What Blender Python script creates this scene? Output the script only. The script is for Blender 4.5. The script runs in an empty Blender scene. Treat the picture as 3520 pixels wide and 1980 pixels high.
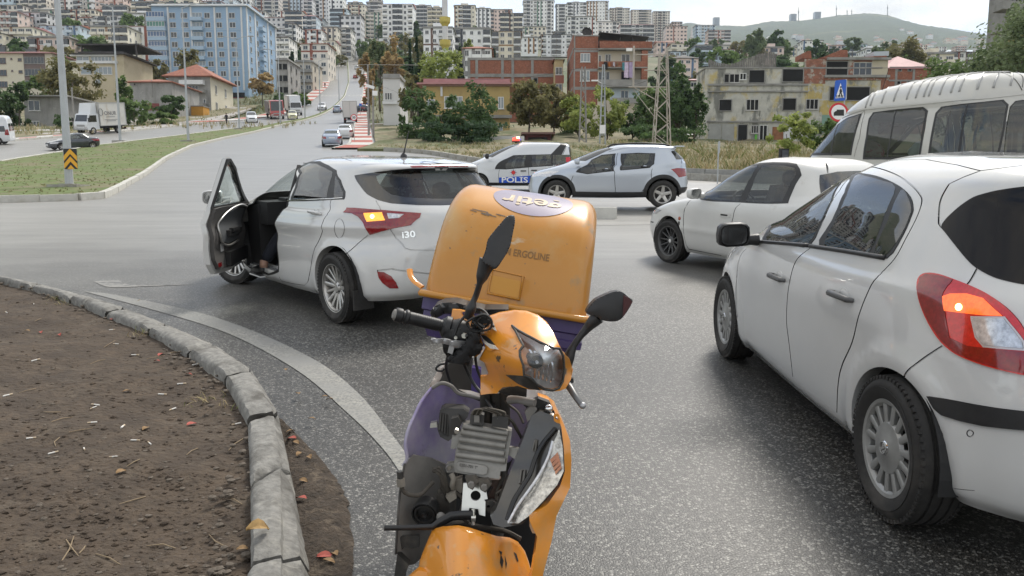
import bpy,bmesh,math,random
import numpy as np
from mathutils import Vector,Matrix,geometry
from mathutils.bvhtree import BVHTree
random.seed(7);RNG=np.random.default_rng(7)
SC=bpy.context.scene
COL=SC.collection
R=math.radians
# --- camera
FPX,CX,CY=2596.0,1760.0,990.0
PITCH=math.atan(299.0/FPX)
CAMZ=1.52
cam_data=bpy.data.cameras.new('camera')
cam_data.sensor_width=36.0
cam_data.lens=36.0*FPX/3520.0
cam_data.clip_start=0.05
cam_data.clip_end=20000
cam=bpy.data.objects.new('camera',cam_data)
COL.objects.link(cam)
cam.location=(0,0,CAMZ)
cam.rotation_euler=(math.pi/2-PITCH,0,0)
SC.camera=cam
# --- sky, sun, exposure
SUN_EL,SUN_AZ=R(50),R(28)
world=bpy.data.worlds.new('World')
SC.world=world
world.use_nodes=True
def build_sky():
 nt=world.node_tree;N=nt.nodes;L=nt.links
 N.clear()
 out=N.new('ShaderNodeOutputWorld');bg=N.new('ShaderNodeBackground')
 bg.inputs['Strength'].default_value=0.12
 sky=N.new('ShaderNodeTexSky');sky.sky_type='NISHITA';sky.sun_disc=False
 sky.sun_elevation=SUN_EL;sky.sun_rotation=SUN_AZ
 sky.air_density=1.0;sky.dust_density=1.5
 tc=N.new('ShaderNodeTexCoord')
 sep=N.new('ShaderNodeSeparateXYZ');L.new(tc.outputs['Generated'],sep.inputs[0])
 add=N.new('ShaderNodeMath');add.operation='ADD';add.inputs[1].default_value=0.16
 ab=N.new('ShaderNodeMath');ab.operation='ABSOLUTE';L.new(sep.outputs['Z'],ab.inputs[0]);L.new(ab.outputs[0],add.inputs[0])
 comb=N.new('ShaderNodeCombineXYZ')
 for k in 'XY':
  dv=N.new('ShaderNodeMath');dv.operation='DIVIDE'
  L.new(sep.outputs[k],dv.inputs[0]);L.new(add.outputs[0],dv.inputs[1]);L.new(dv.outputs[0],comb.inputs[k])
 n1=N.new('ShaderNodeTexNoise');n1 .inputs['Scale'].default_value=0.9;n1 .inputs['Detail'].default_value=9;n1 .inputs['Roughness'].default_value=0.55
 n1 .inputs['Distortion'].default_value=0.4
 mp=N.new('ShaderNodeMapping');mp.inputs['Location'].default_value=(3.1,1.9,0);L.new(comb.outputs[0],mp.inputs[0])
 L.new(mp.outputs[0],n1 .inputs['Vector'])
 r1=N.new('ShaderNodeValToRGB');L.new(n1 .outputs['Fac'],r1 .inputs[0])
 r1 .color_ramp.elements[0].position=0.36;r1 .color_ramp.elements[0].color=(0.18,0.18,0.18,1)
 r1 .color_ramp.elements[1].position=0.54;r1 .color_ramp.elements[1].color=(1,1,1,1)
 n2=N.new('ShaderNodeTexNoise');n2 .inputs['Scale'].default_value=1.7;n2 .inputs['Detail'].default_value=7;n2 .inputs['Roughness'].default_value=0.6
 mp2=N.new('ShaderNodeMapping');mp2 .inputs['Location'].default_value=(7.3,4.2,1);L.new(comb.outputs[0],mp2 .inputs[0]);L.new(mp2 .outputs[0],n2 .inputs['Vector'])
 r2=N.new('ShaderNodeValToRGB');L.new(n2 .outputs['Fac'],r2 .inputs[0])
 e=r2 .color_ramp.elements
 e[0].position=0.34;e[0].color=(3.0,3.25,3.7,1)
 e[1].position=0.62;e[1].color=(6.1,5.8,5.2,1)
 k=e.new(0.5);k.color=(4.8,4.85,4.8,1)
 mix=N.new('ShaderNodeMixRGB');L.new(r1 .outputs[0],mix.inputs['Fac'])
 L.new(sky.outputs[0],mix.inputs[1]);L.new(r2 .outputs[0],mix.inputs[2])
 L.new(mix.outputs[0],bg.inputs['Color']);L.new(bg.outputs[0],out.inputs['Surface'])
build_sky()
sun_data=bpy.data.lights.new('sun','SUN')
sun_data.energy=2.0;sun_data.angle=R(16);sun_data.color=(1.0,0.95,0.87)
sun=bpy.data.objects.new('sun',sun_data);COL.objects.link(sun)
_sd=Vector((math.sin(SUN_AZ)*math.cos(SUN_EL),math.cos(SUN_AZ)*math.cos(SUN_EL),math.sin(SUN_EL)))
sun.rotation_euler=_sd.to_track_quat('Z','Y').to_euler()
SC.view_settings.view_transform='Standard'
SC.view_settings.look='None'
SC.view_settings.gamma=1.0
SC.view_settings.use_curve_mapping=False
SC.view_settings.exposure=0.98
SC.cycles.max_bounces=7;SC.cycles.diffuse_bounces=3;SC.cycles.glossy_bounces=4
SC.cycles.transparent_max_bounces=24;SC.cycles.transmission_bounces=4;SC.cycles.volume_bounces=0
SC.cycles.caustics_reflective=False;SC.cycles.caustics_refractive=False
# --- picture pixel -> world helpers
CP,SP=math.cos(PITCH),math.sin(PITCH)
CAM=Vector((0,0,CAMZ))
def ray(px,py):
 u=(px-CX)/FPX;v=-(py-CY)/FPX
 return Vector((u,CP+v*SP,-SP+v*CP))
def pt(px,py,d):
 "point seen at picture pixel (3520 wide) at depth Y = d"
 r=ray(px,py);return CAM+r*(d/r.y)
def ZO(x0,y0,k):return lambda L:[(x0+k*x,y0+k*y)for x,y in L]
GRADE=0.0655
_D=[0,25,40,66,82,133,175,280,330,380,480,600,900,1250,1700,2600]
_ZF=[0,0.0,.25,1.84,2.84,6.4,10.6,25.9,33.6,43,62,82,130,172,215,260]
_dd=np.arange(0,2601,1.0)
_zz=np.interp(_dd,_D,_ZF)
_zs=_zz.copy()
for _i in range(3):
 _c=np.cumsum(np.insert(_zs,0,0))
 w=np.clip(_dd*0.12,0,40).astype(int)
 lo=np.clip(np.arange(len(_dd))-w,0,None);hi=np.clip(np.arange(len(_dd))+w,0,len(_dd)-1)
 _zs=(_c[hi+1]-_c[lo])/(hi+1-lo)
def sstep(a,b,x):
 t=np.clip((x-a)/(b-a),0,1);return t*t*(3-2*t)
def Zg(x,y):
 "height of the land"
 x=np.asarray(x,float);y=np.asarray(y,float)
 z=np.interp(y,_dd,_zs)+GRADE*np.minimum(y,2600)
 z=z-1.7*sstep(25,100,y)*np.clip((x-4)/22,0,1)*(1-sstep(220,420,y))
 a=x/np.maximum(y,30.0)
 z=z-14*sstep(.0,.15,a)*sstep(420,700,y)
 L=sstep(-0.26,-0.52,a)
 z=z+L*np.interp(y,[0,230,400,500,700,900,1500],[0,0,10,22,46,80,170])
 z=z+sstep(-.1,-.33,a)*np.interp(y,[0,480,700,1000,1500],[0,0,14,30,60])
 return z
def zg(x,y):return float(Zg(x,y))
def gp(px,py,dmax=2500):
 "point of the ground seen at a picture pixel"
 r=ray(px,py);d0=0.5;prev=None
 ds=np.concatenate([np.arange(1.0,30,.1),np.arange(30,200,.5),np.arange(200,dmax,2)])
 zr=CAMZ+r.z/r.y*ds;h=zr-Zg(r.x/r.y*ds,ds)
 i=np.argmax(h<0)
 if h[i]>=0:i=len(ds)-1
 if i==0:d=ds[0]
 else:
  a,b=h[i-1],h[i];d=ds[i-1]+(ds[i]-ds[i-1])*a/(a-b+1e-9)
 return Vector((r.x/r.y*d,d,zg(r.x/r.y*d,d)))
def gnormal(x,y,e=0.8):
 return Vector((-(zg(x+e,y)-zg(x-e,y))/(2*e),-(zg(x,y+e)-zg(x,y-e))/(2*e),1)).normalized()
# --- materials
_mats={}
def nodes_of(m):return m.node_tree.nodes,m.node_tree.links
def M(name,col=(.5,.5,.5),rough=.5,metal=0.,coat=0.,spec=.5,noise=None,bump=None,emit=None,es=1.,mix=None,alpha=None,coords='Object'):
 """principled material; noise=(scale, amount[, colour]) mottles the colour; bump=(scale, strength);
    mix=(colour, scale, lo, hi[, stretch]) overlays patches of another colour"""
 if name in _mats:return _mats[name]
 m=bpy.data.materials.new(name);m.use_nodes=True;_mats[name]=m
 N,L=nodes_of(m);b=N['Principled BSDF']
 b.inputs['Base Color'].default_value=(*col,1);b.inputs['Roughness'].default_value=rough
 b.inputs['Metallic'].default_value=metal;b.inputs['Specular IOR Level'].default_value=spec
 if coat:b.inputs['Coat Weight'].default_value=coat;b.inputs['Coat Roughness'].default_value=.04
 if emit:b.inputs['Emission Color'].default_value=(*emit,1);b.inputs['Emission Strength'].default_value=es
 if alpha is not None:b.inputs['Alpha'].default_value=alpha
 m.diffuse_color=(*col,1)
 if noise or bump or mix:
  tc=N.new('ShaderNodeTexCoord');src=tc.outputs[coords]
  cur=None
  if noise:
   n=N.new('ShaderNodeTexNoise');n.inputs['Scale'].default_value=noise[0];n.inputs['Detail'].default_value=6;n.inputs['Roughness'].default_value=.65
   L.new(src,n.inputs['Vector'])
   r=N.new('ShaderNodeValToRGB');a=noise[1]
   c2=noise[2]if len(noise)>2 else tuple(min(1,c*(1+a))for c in col)
   r.color_ramp.elements[0].position=.3;r.color_ramp.elements[1].position=.7
   r.color_ramp.elements[0].color=(*[c*(1-a)for c in col],1);r.color_ramp.elements[1].color=(*c2,1)
   L.new(n.outputs['Fac'],r.inputs[0]);cur=r.outputs[0]
  mixes=mix if isinstance(mix,list)else([mix]if mix else[])
  for mx in mixes:
   n=N.new('ShaderNodeTexNoise');n.inputs['Scale'].default_value=mx[1];n.inputs['Detail'].default_value=7;n.inputs['Roughness'].default_value=.62
   v=src
   if len(mx)>4:
    mp=N.new('ShaderNodeMapping');mp.inputs['Scale'].default_value=mx[4];L.new(src,mp.inputs[0]);v=mp.outputs[0]
   L.new(v,n.inputs['Vector'])
   r=N.new('ShaderNodeValToRGB');r.color_ramp.elements[0].position=mx[2];r.color_ramp.elements[1].position=mx[3]
   r.color_ramp.elements[0].color=(0,0,0,1);r.color_ramp.elements[1].color=(1,1,1,1)
   L.new(n.outputs['Fac'],r.inputs[0])
   x=N.new('ShaderNodeMixRGB');L.new(r.outputs[0],x.inputs['Fac'])
   if cur:L.new(cur,x.inputs[1])
   else:x.inputs[1].default_value=(*col,1)
   x.inputs[2].default_value=(*mx[0],1);cur=x.outputs[0]
  if cur:L.new(cur,b.inputs['Base Color'])
  if bump:
   n=N.new('ShaderNodeTexNoise');n.inputs['Scale'].default_value=bump[0];n.inputs['Detail'].default_value=5
   L.new(src,n.inputs['Vector'])
   bp=N.new('ShaderNodeBump');bp.inputs['Strength'].default_value=bump[1];bp.inputs['Distance'].default_value=bump[2]if len(bump)>2 else .02
   L.new(n.outputs['Fac'],bp.inputs['Height']);L.new(bp.outputs[0],b.inputs['Normal'])
 return m
def glass(name,tint=(.25,.28,.28),ior=1.5,rough=.0):
 "a pane: partly see-through tint under a fresnel reflection"
 if name in _mats:return _mats[name]
 m=bpy.data.materials.new(name);m.use_nodes=True;_mats[name]=m
 N,L=nodes_of(m);N.remove(N['Principled BSDF'])
 t=N.new('ShaderNodeBsdfTransparent');t.inputs[0].default_value=(*tint,1)
 g=N.new('ShaderNodeBsdfGlossy');g.inputs['Roughness'].default_value=rough;g.inputs['Color'].default_value=(1,1,1,1)
 f=N.new('ShaderNodeFresnel');ge=N.new('ShaderNodeNewGeometry');mr=N.new('ShaderNodeMapRange');mr.inputs[3].default_value=ior;mr.inputs[4].default_value=1/ior;L.new(ge.outputs['Backfacing'],mr.inputs[0]);L.new(mr.outputs[0],f.inputs['IOR'])
 x=N.new('ShaderNodeMixShader');L.new(f.outputs[0],x.inputs[0]);L.new(t.outputs[0],x.inputs[1]);L.new(g.outputs[0],x.inputs[2])
 L.new(x.outputs[0],N['Material Output'].inputs['Surface'])
 return m
# --- mesh helpers
class MB:
 "collects shapes of ONE object"
 def __init__(s):s.v=[];s.f=[];s.m=[];s.nrm=None
 def add(s,vs,fs,mi=0):
  o=len(s.v);s.v+=[tuple(v)for v in vs];s.f+=[tuple(i+o for i in f)for f in fs];s.m+=[mi]*len(fs);return s
 def box(s,c,size,rot=None,mi=0,taper=1.0):
  hx,hy,hz=size[0]/2,size[1]/2,size[2]/2
  vs=[Vector((x*hx*(taper if z>0 else 1),y*hy*(taper if z>0 else 1),z*hz))for z in(-1,1)for y in(-1,1)for x in(-1,1)]
  if rot is not None:vs=[rot@v for v in vs]
  c=Vector(c)
  return s.add([v+c for v in vs],[(0,2,3,1),(4,5,7,6),(0,1,5,4),(2,6,7,3),(0,4,6,2),(1,3,7,5)],mi)
 def b2(s,a,b,mi=0):
  return s.box([(p+q)/2 for p,q in zip(a,b)],[abs(q-p)for p,q in zip(a,b)],None,mi)
 def tube(s,path,rad,n=8,mi=0,caps=True,flat=None):
  path=[Vector(p)for p in path];k=len(path)
  rads=list(rad)if hasattr(rad,'__len__')else[rad]*k
  up=None;rings=[]
  for i,p in enumerate(path):
   t=(path[min(i+1,k-1)]-path[max(i-1,0)]).normalized()
   if up is None:
    up=Vector((0,0,1))if abs(t.z)<.9 else Vector((1,0,0))
   a=t.cross(up)
   if a.length<1e-6:a=t.orthogonal()
   a.normalize();b=a.cross(t).normalized();up=b
   fl=flat if flat else(1,1)
   rings.append([p+(a*math.cos(j*2*math.pi/n)*fl[0]+b*math.sin(j*2*math.pi/n)*fl[1])*rads[i]for j in range(n)])
  vs=[v for r in rings for v in r];fs=[]
  for i in range(k-1):
   for j in range(n):
    j2=(j+1)%n;fs.append((i*n+j,i*n+j2,(i+1)*n+j2,(i+1)*n+j))
  if caps:fs.append(tuple(range(n-1,-1,-1)));fs.append(tuple((k-1)*n+j for j in range(n)))
  return s.add(vs,fs,mi)
 def lathe(s,prof,n=24,org=(0,0,0),ax=(0,0,1),mi=0,a0=0,a1=2*math.pi):
  "prof: (radius, height) along axis ax"
  ax=Vector(ax).normalized();u=ax.orthogonal().normalized();w=ax.cross(u);org=Vector(org)
  full=abs(a1-a0-2*math.pi)<1e-6;m=n if full else n+1
  vs=[]
  for r,h in prof:
   for j in range(m):
    a=a0+(a1-a0)*j/n;vs.append(org+ax*h+(u*math.cos(a)+w*math.sin(a))*r)
  fs=[]
  for i in range(len(prof)-1):
   for j in range(n):
    j2=(j+1)%m;fs.append((i*m+j,i*m+j2,(i+1)*m+j2,(i+1)*m+j))
  return s.add(vs,fs,mi)
 def prism(s,poly,d,mi=0):
  "poly: list of 3D points (planar), d: extrusion vector"
  n=len(poly);d=Vector(d);a=[Vector(p)for p in poly]
  vs=a+[p+d for p in a]
  fs=[tuple(range(n-1,-1,-1)),tuple(range(n,2*n))]+[(i,(i+1)%n,n+(i+1)%n,n+i)for i in range(n)]
  return s.add(vs,fs,mi)
 def quad(s,a,b,c,d,mi=0):return s.add([a,b,c,d],[(0,1,2,3)],mi)
 def ico(s,c,r,sub=1,mi=0,sq=(1,1,1),jit=0,rnd=None):
  bm=bmesh.new();bmesh.ops.create_icosphere(bm,subdivisions=sub,radius=1)
  rnd=rnd or random
  vs=[Vector(((v.co.x*sq[0]),v.co.y*sq[1],v.co.z*sq[2]))*r*(1+(rnd.random()-.5)*jit)+Vector(c)for v in bm.verts]
  fs=[tuple(v.index for v in f.verts)for f in bm.faces];bm.free()
  return s.add(vs,fs,mi)
 def mesh(s,name):
  me=bpy.data.meshes.new(name);me.from_pydata([tuple(v)for v in s.v],[],s.f)
  if any(s.m):me.polygons.foreach_set('material_index',s.m)
  me.update();return me
def link(name,me,mats,parent=None,smooth=False,loc=None,rot=None):
 o=bpy.data.objects.new(name,me)
 if mats is not None and not me.materials:
  for m in(mats if isinstance(mats,(list,tuple))else[mats]):me.materials.append(m)
 COL.objects.link(o)
 if smooth is True:me.polygons.foreach_set('use_smooth',[True]*len(me.polygons))
 elif smooth:smooth_by_angle(me,smooth)
 if parent:o.parent=parent
 if loc is not None:o.location=loc
 if rot is not None:o.rotation_euler=rot
 return o
def smooth_by_angle(me,deg):
 me.polygons.foreach_set('use_smooth',[True]*len(me.polygons))
 bm=bmesh.new();bm.from_mesh(me);lim=R(deg)
 for e in bm.edges:
  e.smooth=not(len(e.link_faces)==2 and e.calc_face_angle(0)>lim)
 bm.to_mesh(me);bm.free()
def obj(name,mb,mats,parent=None,smooth=False,loc=None,rot=None):
 return link(name,mb.mesh(name),mats,parent,smooth,loc,rot)
def tag(o,label=None,cat=None,group=None,kind=None):
 if label:o['label']=label
 if cat:o['category']=cat
 if group:o['group']=group
 if kind:o['kind']=kind
 return o
def thing(name,label,cat,loc=(0,0,0),rotz=0,group=None):
 o=bpy.data.objects.new(name,None);o.empty_display_size=.2;COL.objects.link(o)
 o.location=loc;o.rotation_euler=(0,0,rotz)
 return tag(o,label,cat,group)
def copy_tree(o,parent=None):
 c=o.copy();COL.objects.link(c)
 if parent:c.parent=parent
 for ch in o.children:copy_tree(ch,c)
 return c
def resample(pts,step,closed=False):
 pts=[Vector(p)for p in pts]
 if closed:pts=pts+[pts[0]]
 out=[]
 for a,b in zip(pts[:-1],pts[1:]):
  n=max(1,int(math.ceil((b-a).length/step)))
  for i in range(n):out.append(a+(b-a)*(i/n))
 if not closed:out.append(pts[-1])
 return out
def catmull(pts,n=6,closed=False):
 P=[Vector(p)for p in pts];k=len(P);out=[]
 for i in range(k if closed else k-1):
  p0=P[(i-1)%k]if(closed or i>0)else P[0]*2-P[1]
  p1,p2=P[i],P[(i+1)%k]
  p3=P[(i+2)%k]if(closed or i+2<k)else P[-1]*2-P[-2]
  for j in range(n):
   t=j/n
   out.append(.5*((2*p1)+(p2-p0)*t+(2*p0-5*p1+4*p2-p3)*t*t+(3*p1-p0-3*p2+p3)*t**3))
 if not closed:out.append(P[-1])
 return out
def inside(poly,P):
 "vectorised point in polygon"
 poly=np.asarray(poly,float);x,y=P[:,0],P[:,1];r=np.zeros(len(P),bool)
 x0,y0=poly[-1]
 for x1,y1 in poly:
  c=((y1>y)!=(y0>y))
  with np.errstate(divide='ignore',invalid='ignore'):
   r^=c&(x<(x0-x1)*(y-y1)/(y0-y1+1e-30)+x1)
  x0,y0=x1,y1
 return r
def fill2d(poly,step,holes=(),eps=1e-7):
 "triangulate a 2D polygon with inner grid points; returns points (n,2), triangles, border point count"
 loops=[[Vector((p[0],p[1]))for p in poly]]+[[Vector((p[0],p[1]))for p in h]for h in holes]
 loops=[resample(l,step,True)for l in loops]
 pts=[];edges=[]
 for l in loops:
  o=len(pts);pts+=l;edges+=[(o+i,o+(i+1)%len(l))for i in range(len(l))]
 B=np.array([(p.x,p.y)for p in pts])
 lo,hi=B.min(0),B.max(0)
 gx,gy=np.meshgrid(np.arange(lo[0]+step*.5,hi[0],step),np.arange(lo[1]+step*.5,hi[1],step))
 G=np.stack([gx.ravel(),gy.ravel()],1)
 if len(G):
  k=inside([(p.x,p.y)for p in loops[0]],G)
  for h in loops[1:]:k&=~inside([(p.x,p.y)for p in h],G)
  G=G[k]
  if len(G):
   dm=np.min(((G[:,None,:]-B[None])**2).sum(2),1);G=G[dm>(step*.45)**2]
  pts=pts+[Vector(g)for g in G]
 r=geometry.delaunay_2d_cdt(pts,edges,[],0,eps)
 V=np.array([(p.x,p.y)for p in r[0]]);T=np.array([f for f in r[2]])
 c=V[T].mean(1);k=inside([(p.x,p.y)for p in loops[0]],c)
 for h in loops[1:]:k&=~inside([(p.x,p.y)for p in h],c)
 T=T[k]
 a=V[T];ar=(a[:,1,0]-a[:,0,0])*(a[:,2,1]-a[:,0,1])-(a[:,2,0]-a[:,0,0])*(a[:,1,1]-a[:,0,1])
 T[ar<0]=T[ar<0][:,::-1]
 return V,T
def border_edges(T):
 d={}
 for a,b,c in T:
  for e in((a,b),(b,c),(c,a)):d[e]=1
 return[e for e in d if(e[1],e[0])not in d]
def solid_sheet(P,T,thick):
 "P (n,3) front points, T ccw triangles seen from front, thick: (n,3) or vector offset to the back; returns MB"
 P=np.asarray(P,float);n=len(P);Q=P+thick
 mb=MB();mb.add(list(P)+list(Q),[tuple(t)for t in T]+[tuple(t[::-1]+n)for t in T]+[(b,a,a+n,b+n)for a,b in border_edges(T)])
 return mb
# --- vehicle shells
def pchip(xk,yk,x):
 xk=np.asarray(xk,float);yk=np.asarray(yk,float);h=np.diff(xk);d=np.diff(yk)/h
 m=np.zeros(len(xk));m[0]=d[0];m[-1]=d[-1]
 for i in range(1,len(xk)-1):
  if d[i-1]*d[i]>0:
   w1=2*h[i]+h[i-1];w2=h[i]+2*h[i-1];m[i]=(w1+w2)/(w1/d[i-1]+w2/d[i])
 i=np.clip(np.searchsorted(xk,x)-1,0,len(h)-1);t=(x-xk[i])/h[i]
 return(yk[i]*(1+2*t)*(1-t)**2+m[i]*h[i]*t*(1-t)**2+yk[i+1]*t*t*(3-2*t)+m[i+1]*h[i]*t*t*(t-1))
class Shell:
 """half of a vehicle body as one smooth sheet: a stack of plan outlines.
    level = (z front, z side, z rear, x front, x rear, half width, front squareness, rear squareness)"""
 def __init__(s,levels,mtx,Ns=150,Nt=110,arches=(),crease=None,ribs=None):
  A=np.array(levels,float);s.mtx=mtx;s.inv=mtx.inverted()
  dc=.55*np.hypot(np.diff(A[:,1]),np.diff(A[:,5]))+.22*(np.abs(np.diff(A[:,3]))+np.abs(np.diff(A[:,4])))+.015
  tk=np.insert(np.cumsum(dc),0,0);s.Lt=1.5;tk=tk/tk[-1]
  t=np.linspace(0,1,Nt);P=[pchip(tk,A[:,j],t)for j in range(8)]
  s.Ns,s.Nt=Ns,Nt;G=np.zeros((Nt,Ns,3));nf=Ns//2+1
  th=np.linspace(0,math.pi/2,260)
  for k in range(Nt):
   zf,zs,zr,xf,xr,w,ef,er=[p[k]for p in P];xm=(xf+xr)/2;h=[]
   for(xe,e,n)in((xf,ef,nf),(xr,er,Ns-nf+1)):
    c=np.cos(th)**(2/e);sn=np.sin(th)**(2/e)
    xx=xm+(xe-xm)*c;yy=w*sn
    L=np.insert(np.cumsum(np.hypot(np.diff(xx),np.diff(yy))),0,0)
    q=np.linspace(0,L[-1],n);h.append((np.interp(q,L,xx),np.interp(q,L,yy)))
   x=np.concatenate([h[0][0],h[1][0][::-1][1:]]);y=np.concatenate([h[0][1],h[1][1][::-1][1:]])
   f=np.clip((x-xm)/(xf-xm+1e-9),0,1);r=np.clip((x-xm)/(xr-xm-1e-9),0,1)
   G[k,:,0]=x;G[k,:,1]=y;G[k,:,2]=zs+(zf-zs)*f**2+(zr-zs)*r**2
  for(ax,az,ar,amt)in arches:
   d=np.hypot(G[...,0]-ax,G[...,2]-az)
   G[...,1]+=np.where(G[...,1]>.5,amt*np.exp(-((d-ar)/.055)**2),0)
  if crease is not None:G=crease(G)
  s.G=G
  ds=np.gradient(G,axis=1);dt=np.gradient(G,axis=0)
  N=np.cross(ds,dt);N/=np.linalg.norm(N,axis=2,keepdims=True)+1e-12
  c=G.mean((0,1));c[1]=0
  if((G-c)*N).sum(2).mean()<0:N=-N
  N[:,0,1]=0;N[:,-1,1]=0;N[-1,:,1]=0
  s.N=N/(np.linalg.norm(N,axis=2,keepdims=True)+1e-12)
  V=G.reshape(-1,3);ii,jj=np.meshgrid(np.arange(Nt-1),np.arange(Ns-1),indexing='ij');a=(ii*Ns+jj).ravel()
  T=np.concatenate([np.stack([a,a+1,a+Ns+1],1),np.stack([a,a+Ns+1,a+Ns],1)])
  W=V*np.array([1,-1,1]);nq=len(a);s.nq=nq
  s.bvh=BVHTree.FromPolygons([tuple(v)for v in np.concatenate([V,W])],[tuple(int(i)for i in f)for f in np.concatenate([T,T+len(V)])])
  s.V=V;s.T=T
  s.Ls=float(np.linalg.norm(np.diff(G[Nt//3],axis=0),axis=1).sum());s.Lt=float(np.linalg.norm(np.diff(G[:,Ns//2],axis=0),axis=1).sum())
  s.regs=[];s.lines=[]
 def _st(s,loc,fi):
  nT=len(s.T);mir=fi>=nT;fi=fi%nT
  p=np.array(loc);
  if mir:p=p*np.array([1,-1,1])
  a,b,c=s.V[s.T[fi]];v0,v1,v2=b-a,c-a,p-a
  d00,d01,d11,d20,d21=v0@v0,v0@v1,v1@v1,v2@v0,v2@v1;den=d00*d11-d01*d01+1e-18
  v=(d11*d20-d01*d21)/den;w=(d00*d21-d01*d20)/den
  q=s.T[fi];ss=q%s.Ns;tt=q//s.Ns
  S=ss[0]+v*(ss[1]-ss[0])+w*(ss[2]-ss[0]);Tt=tt[0]+v*(tt[1]-tt[0])+w*(tt[2]-tt[0])
  S/=(s.Ns-1);Tt/=(s.Nt-1)
  if mir:
   if S>.93:S=2-S
   elif S<.07:S=-S
   else:Tt=2-Tt
  return S*s.Ls,Tt*s.Lt
 def cast1(s,mode,p):
  if mode=='px':
   o=s.inv@CAM;d=(s.inv.to_3x3()@ray(*p)).normalized()
  elif mode=='side':o=Vector((p[0],4,p[1]));d=Vector((0,-1,0))
  elif mode=='rear':o=Vector((-6,p[0],p[1]));d=Vector((1,0,0))
  elif mode=='front':o=Vector((6,p[0],p[1]));d=Vector((-1,0,0))
  elif mode=='top':o=Vector((p[0],p[1],5));d=Vector((0,0,-1))
  l,n,fi,di=s.bvh.ray_cast(o,d)
  if l is None:
   best=None
   t0=-o.dot(d)
   for k in np.linspace(t0-3,t0+3,40):
    r=s.bvh.find_nearest(o+d*k)
    if r[0]is not None and(best is None or r[3]<best[3]):best=r
   l,n,fi=best[0],best[1],best[2]
  return s._st(l,fi)
 def loop(s,mode,pts,closed=True,smooth=0,step=.03):
  P=[Vector((p[0],p[1],0))for p in pts]
  if smooth:P=catmull(P,smooth,closed)
  k=.35 if mode!='px' else 1
  U=[s.cast1(mode,(p.x,p.y))for p in P]
  U=[Vector((u[0],u[1],0))for u in U]
  return[(p.x,p.y)for p in resample(U,step,closed)]
 def region(s,name,mode,pts,mat,off=0.,smooth=0,merge=False,side='LR',parent=None,hole=False,raw=None):
  lp=raw if raw else s.loop(mode,pts,True,smooth);s.regs.append(dict(name=name,loop=lp,mat=mat,off=off,merge=merge,side=side,parent=parent,hole=hole));return lp
 def line(s,mode,pts,w=.006,closed=False,smooth=0,name='gap',raw=None,mat=None,off=-.006,side='LR',over=False):
  lp=raw if raw else s.loop(mode,pts,closed,smooth,.025)
  s.lines.append(dict(loop=lp,w=w,closed=closed,name=name,mat=mat,off=off,side=side,over=over));return lp
 def arch(s,ax,az,r,zmin):
  a0=math.asin(max(-1,min(1,(zmin-az)/r)));U=[]
  for a in np.linspace(a0,math.pi-a0,40):
   U.append(s.cast1('side',(ax+r*math.cos(a),max(az+r*math.sin(a),zmin))))
  U=[(U[0][0],-.06)]+U+[(U[-1][0],-.06)]
  s.regs.append(dict(name='wheel_hole',loop=U,mat=None,off=0,merge=True,side='LR',parent=None,hole=True))
 def S(s,U):
  "points and normals at sheet coordinates (n,2)"
  a=np.clip(U[:,0]/s.Ls,0,1)*(s.Ns-1);b=np.clip(U[:,1]/s.Lt,0,1)*(s.Nt-1)
  i=np.minimum(a.astype(int),s.Ns-2);j=np.minimum(b.astype(int),s.Nt-2);u=(a-i)[:,None];v=(b-j)[:,None]
  def bil(G):return G[j,i]*(1-u)*(1-v)+G[j,i+1]*u*(1-v)+G[j+1,i]*(1-u)*v+G[j+1,i+1]*u*v
  n=bil(s.N);return bil(s.G),n/(np.linalg.norm(n,axis=1,keepdims=True)+1e-12)
 def build(s,root,body_mat,gap_mat,res=(70,44),flange=.05,flange_mat=None,names=None):
  pts=[];edges=[]
  def addloop(lp,closed=True):
   o=len(pts);pts.extend([Vector((p[0],p[1]))for p in lp]);n=len(lp)
   edges.extend([(o+i,o+(i+1)%n)for i in range(n if closed else n-1)])
  addloop([(0,0),(s.Ls,0),(s.Ls,s.Lt),(0,s.Lt)])
  for r in s.regs:addloop(r['loop'])
  for l in s.lines:
   P=np.array(l['loop']);n=len(P)
   tg=(np.roll(P,-1,0)-np.roll(P,1,0))if l['closed']else np.gradient(P,axis=0)
   tg/=np.linalg.norm(tg,axis=1,keepdims=True)+1e-9;nr=np.stack([-tg[:,1],tg[:,0]],1)*l['w']/2
   if l['closed']:addloop(P+nr);addloop(P-nr)
   else:addloop(list(P+nr)+list((P-nr)[::-1]))
  B=np.array([(p.x,p.y)for p in pts])
  gx,gy=np.meshgrid(np.linspace(0,s.Ls,res[0]),np.linspace(0,s.Lt,res[1]));G=np.stack([gx.ravel(),gy.ravel()],1)
  cell=min(s.Ls/res[0],s.Lt/res[1])*.35
  keep=np.ones(len(G),bool)
  for k in range(0,len(B),400):keep&=(((G[:,None]-B[None,k:k+400])**2).sum(2).min(1)>cell*cell)
  keep|=(np.abs(G[:,0])<1e-9)&keep
  pts=pts+[Vector(g)for g in G[keep]]
  r=geometry.delaunay_2d_cdt(pts,edges,[],0,1e-5)
  U=np.array([(p.x,p.y)for p in r[0]]);T=np.array([f for f in r[2]])
  C=U[T].mean(1)
  ok=(C[:,0]>0)&(C[:,0]<s.Ls)&(C[:,1]>0)&(C[:,1]<s.Lt);T=T[ok];C=C[ok]
  a=U[T];ar=(a[:,1,0]-a[:,0,0])*(a[:,2,1]-a[:,0,1])-(a[:,2,0]-a[:,0,0])*(a[:,1,1]-a[:,0,1])
  k=np.abs(ar)>1e-9;T=T[k];C=C[k]
  P,Nn=s.S(U)
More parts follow.
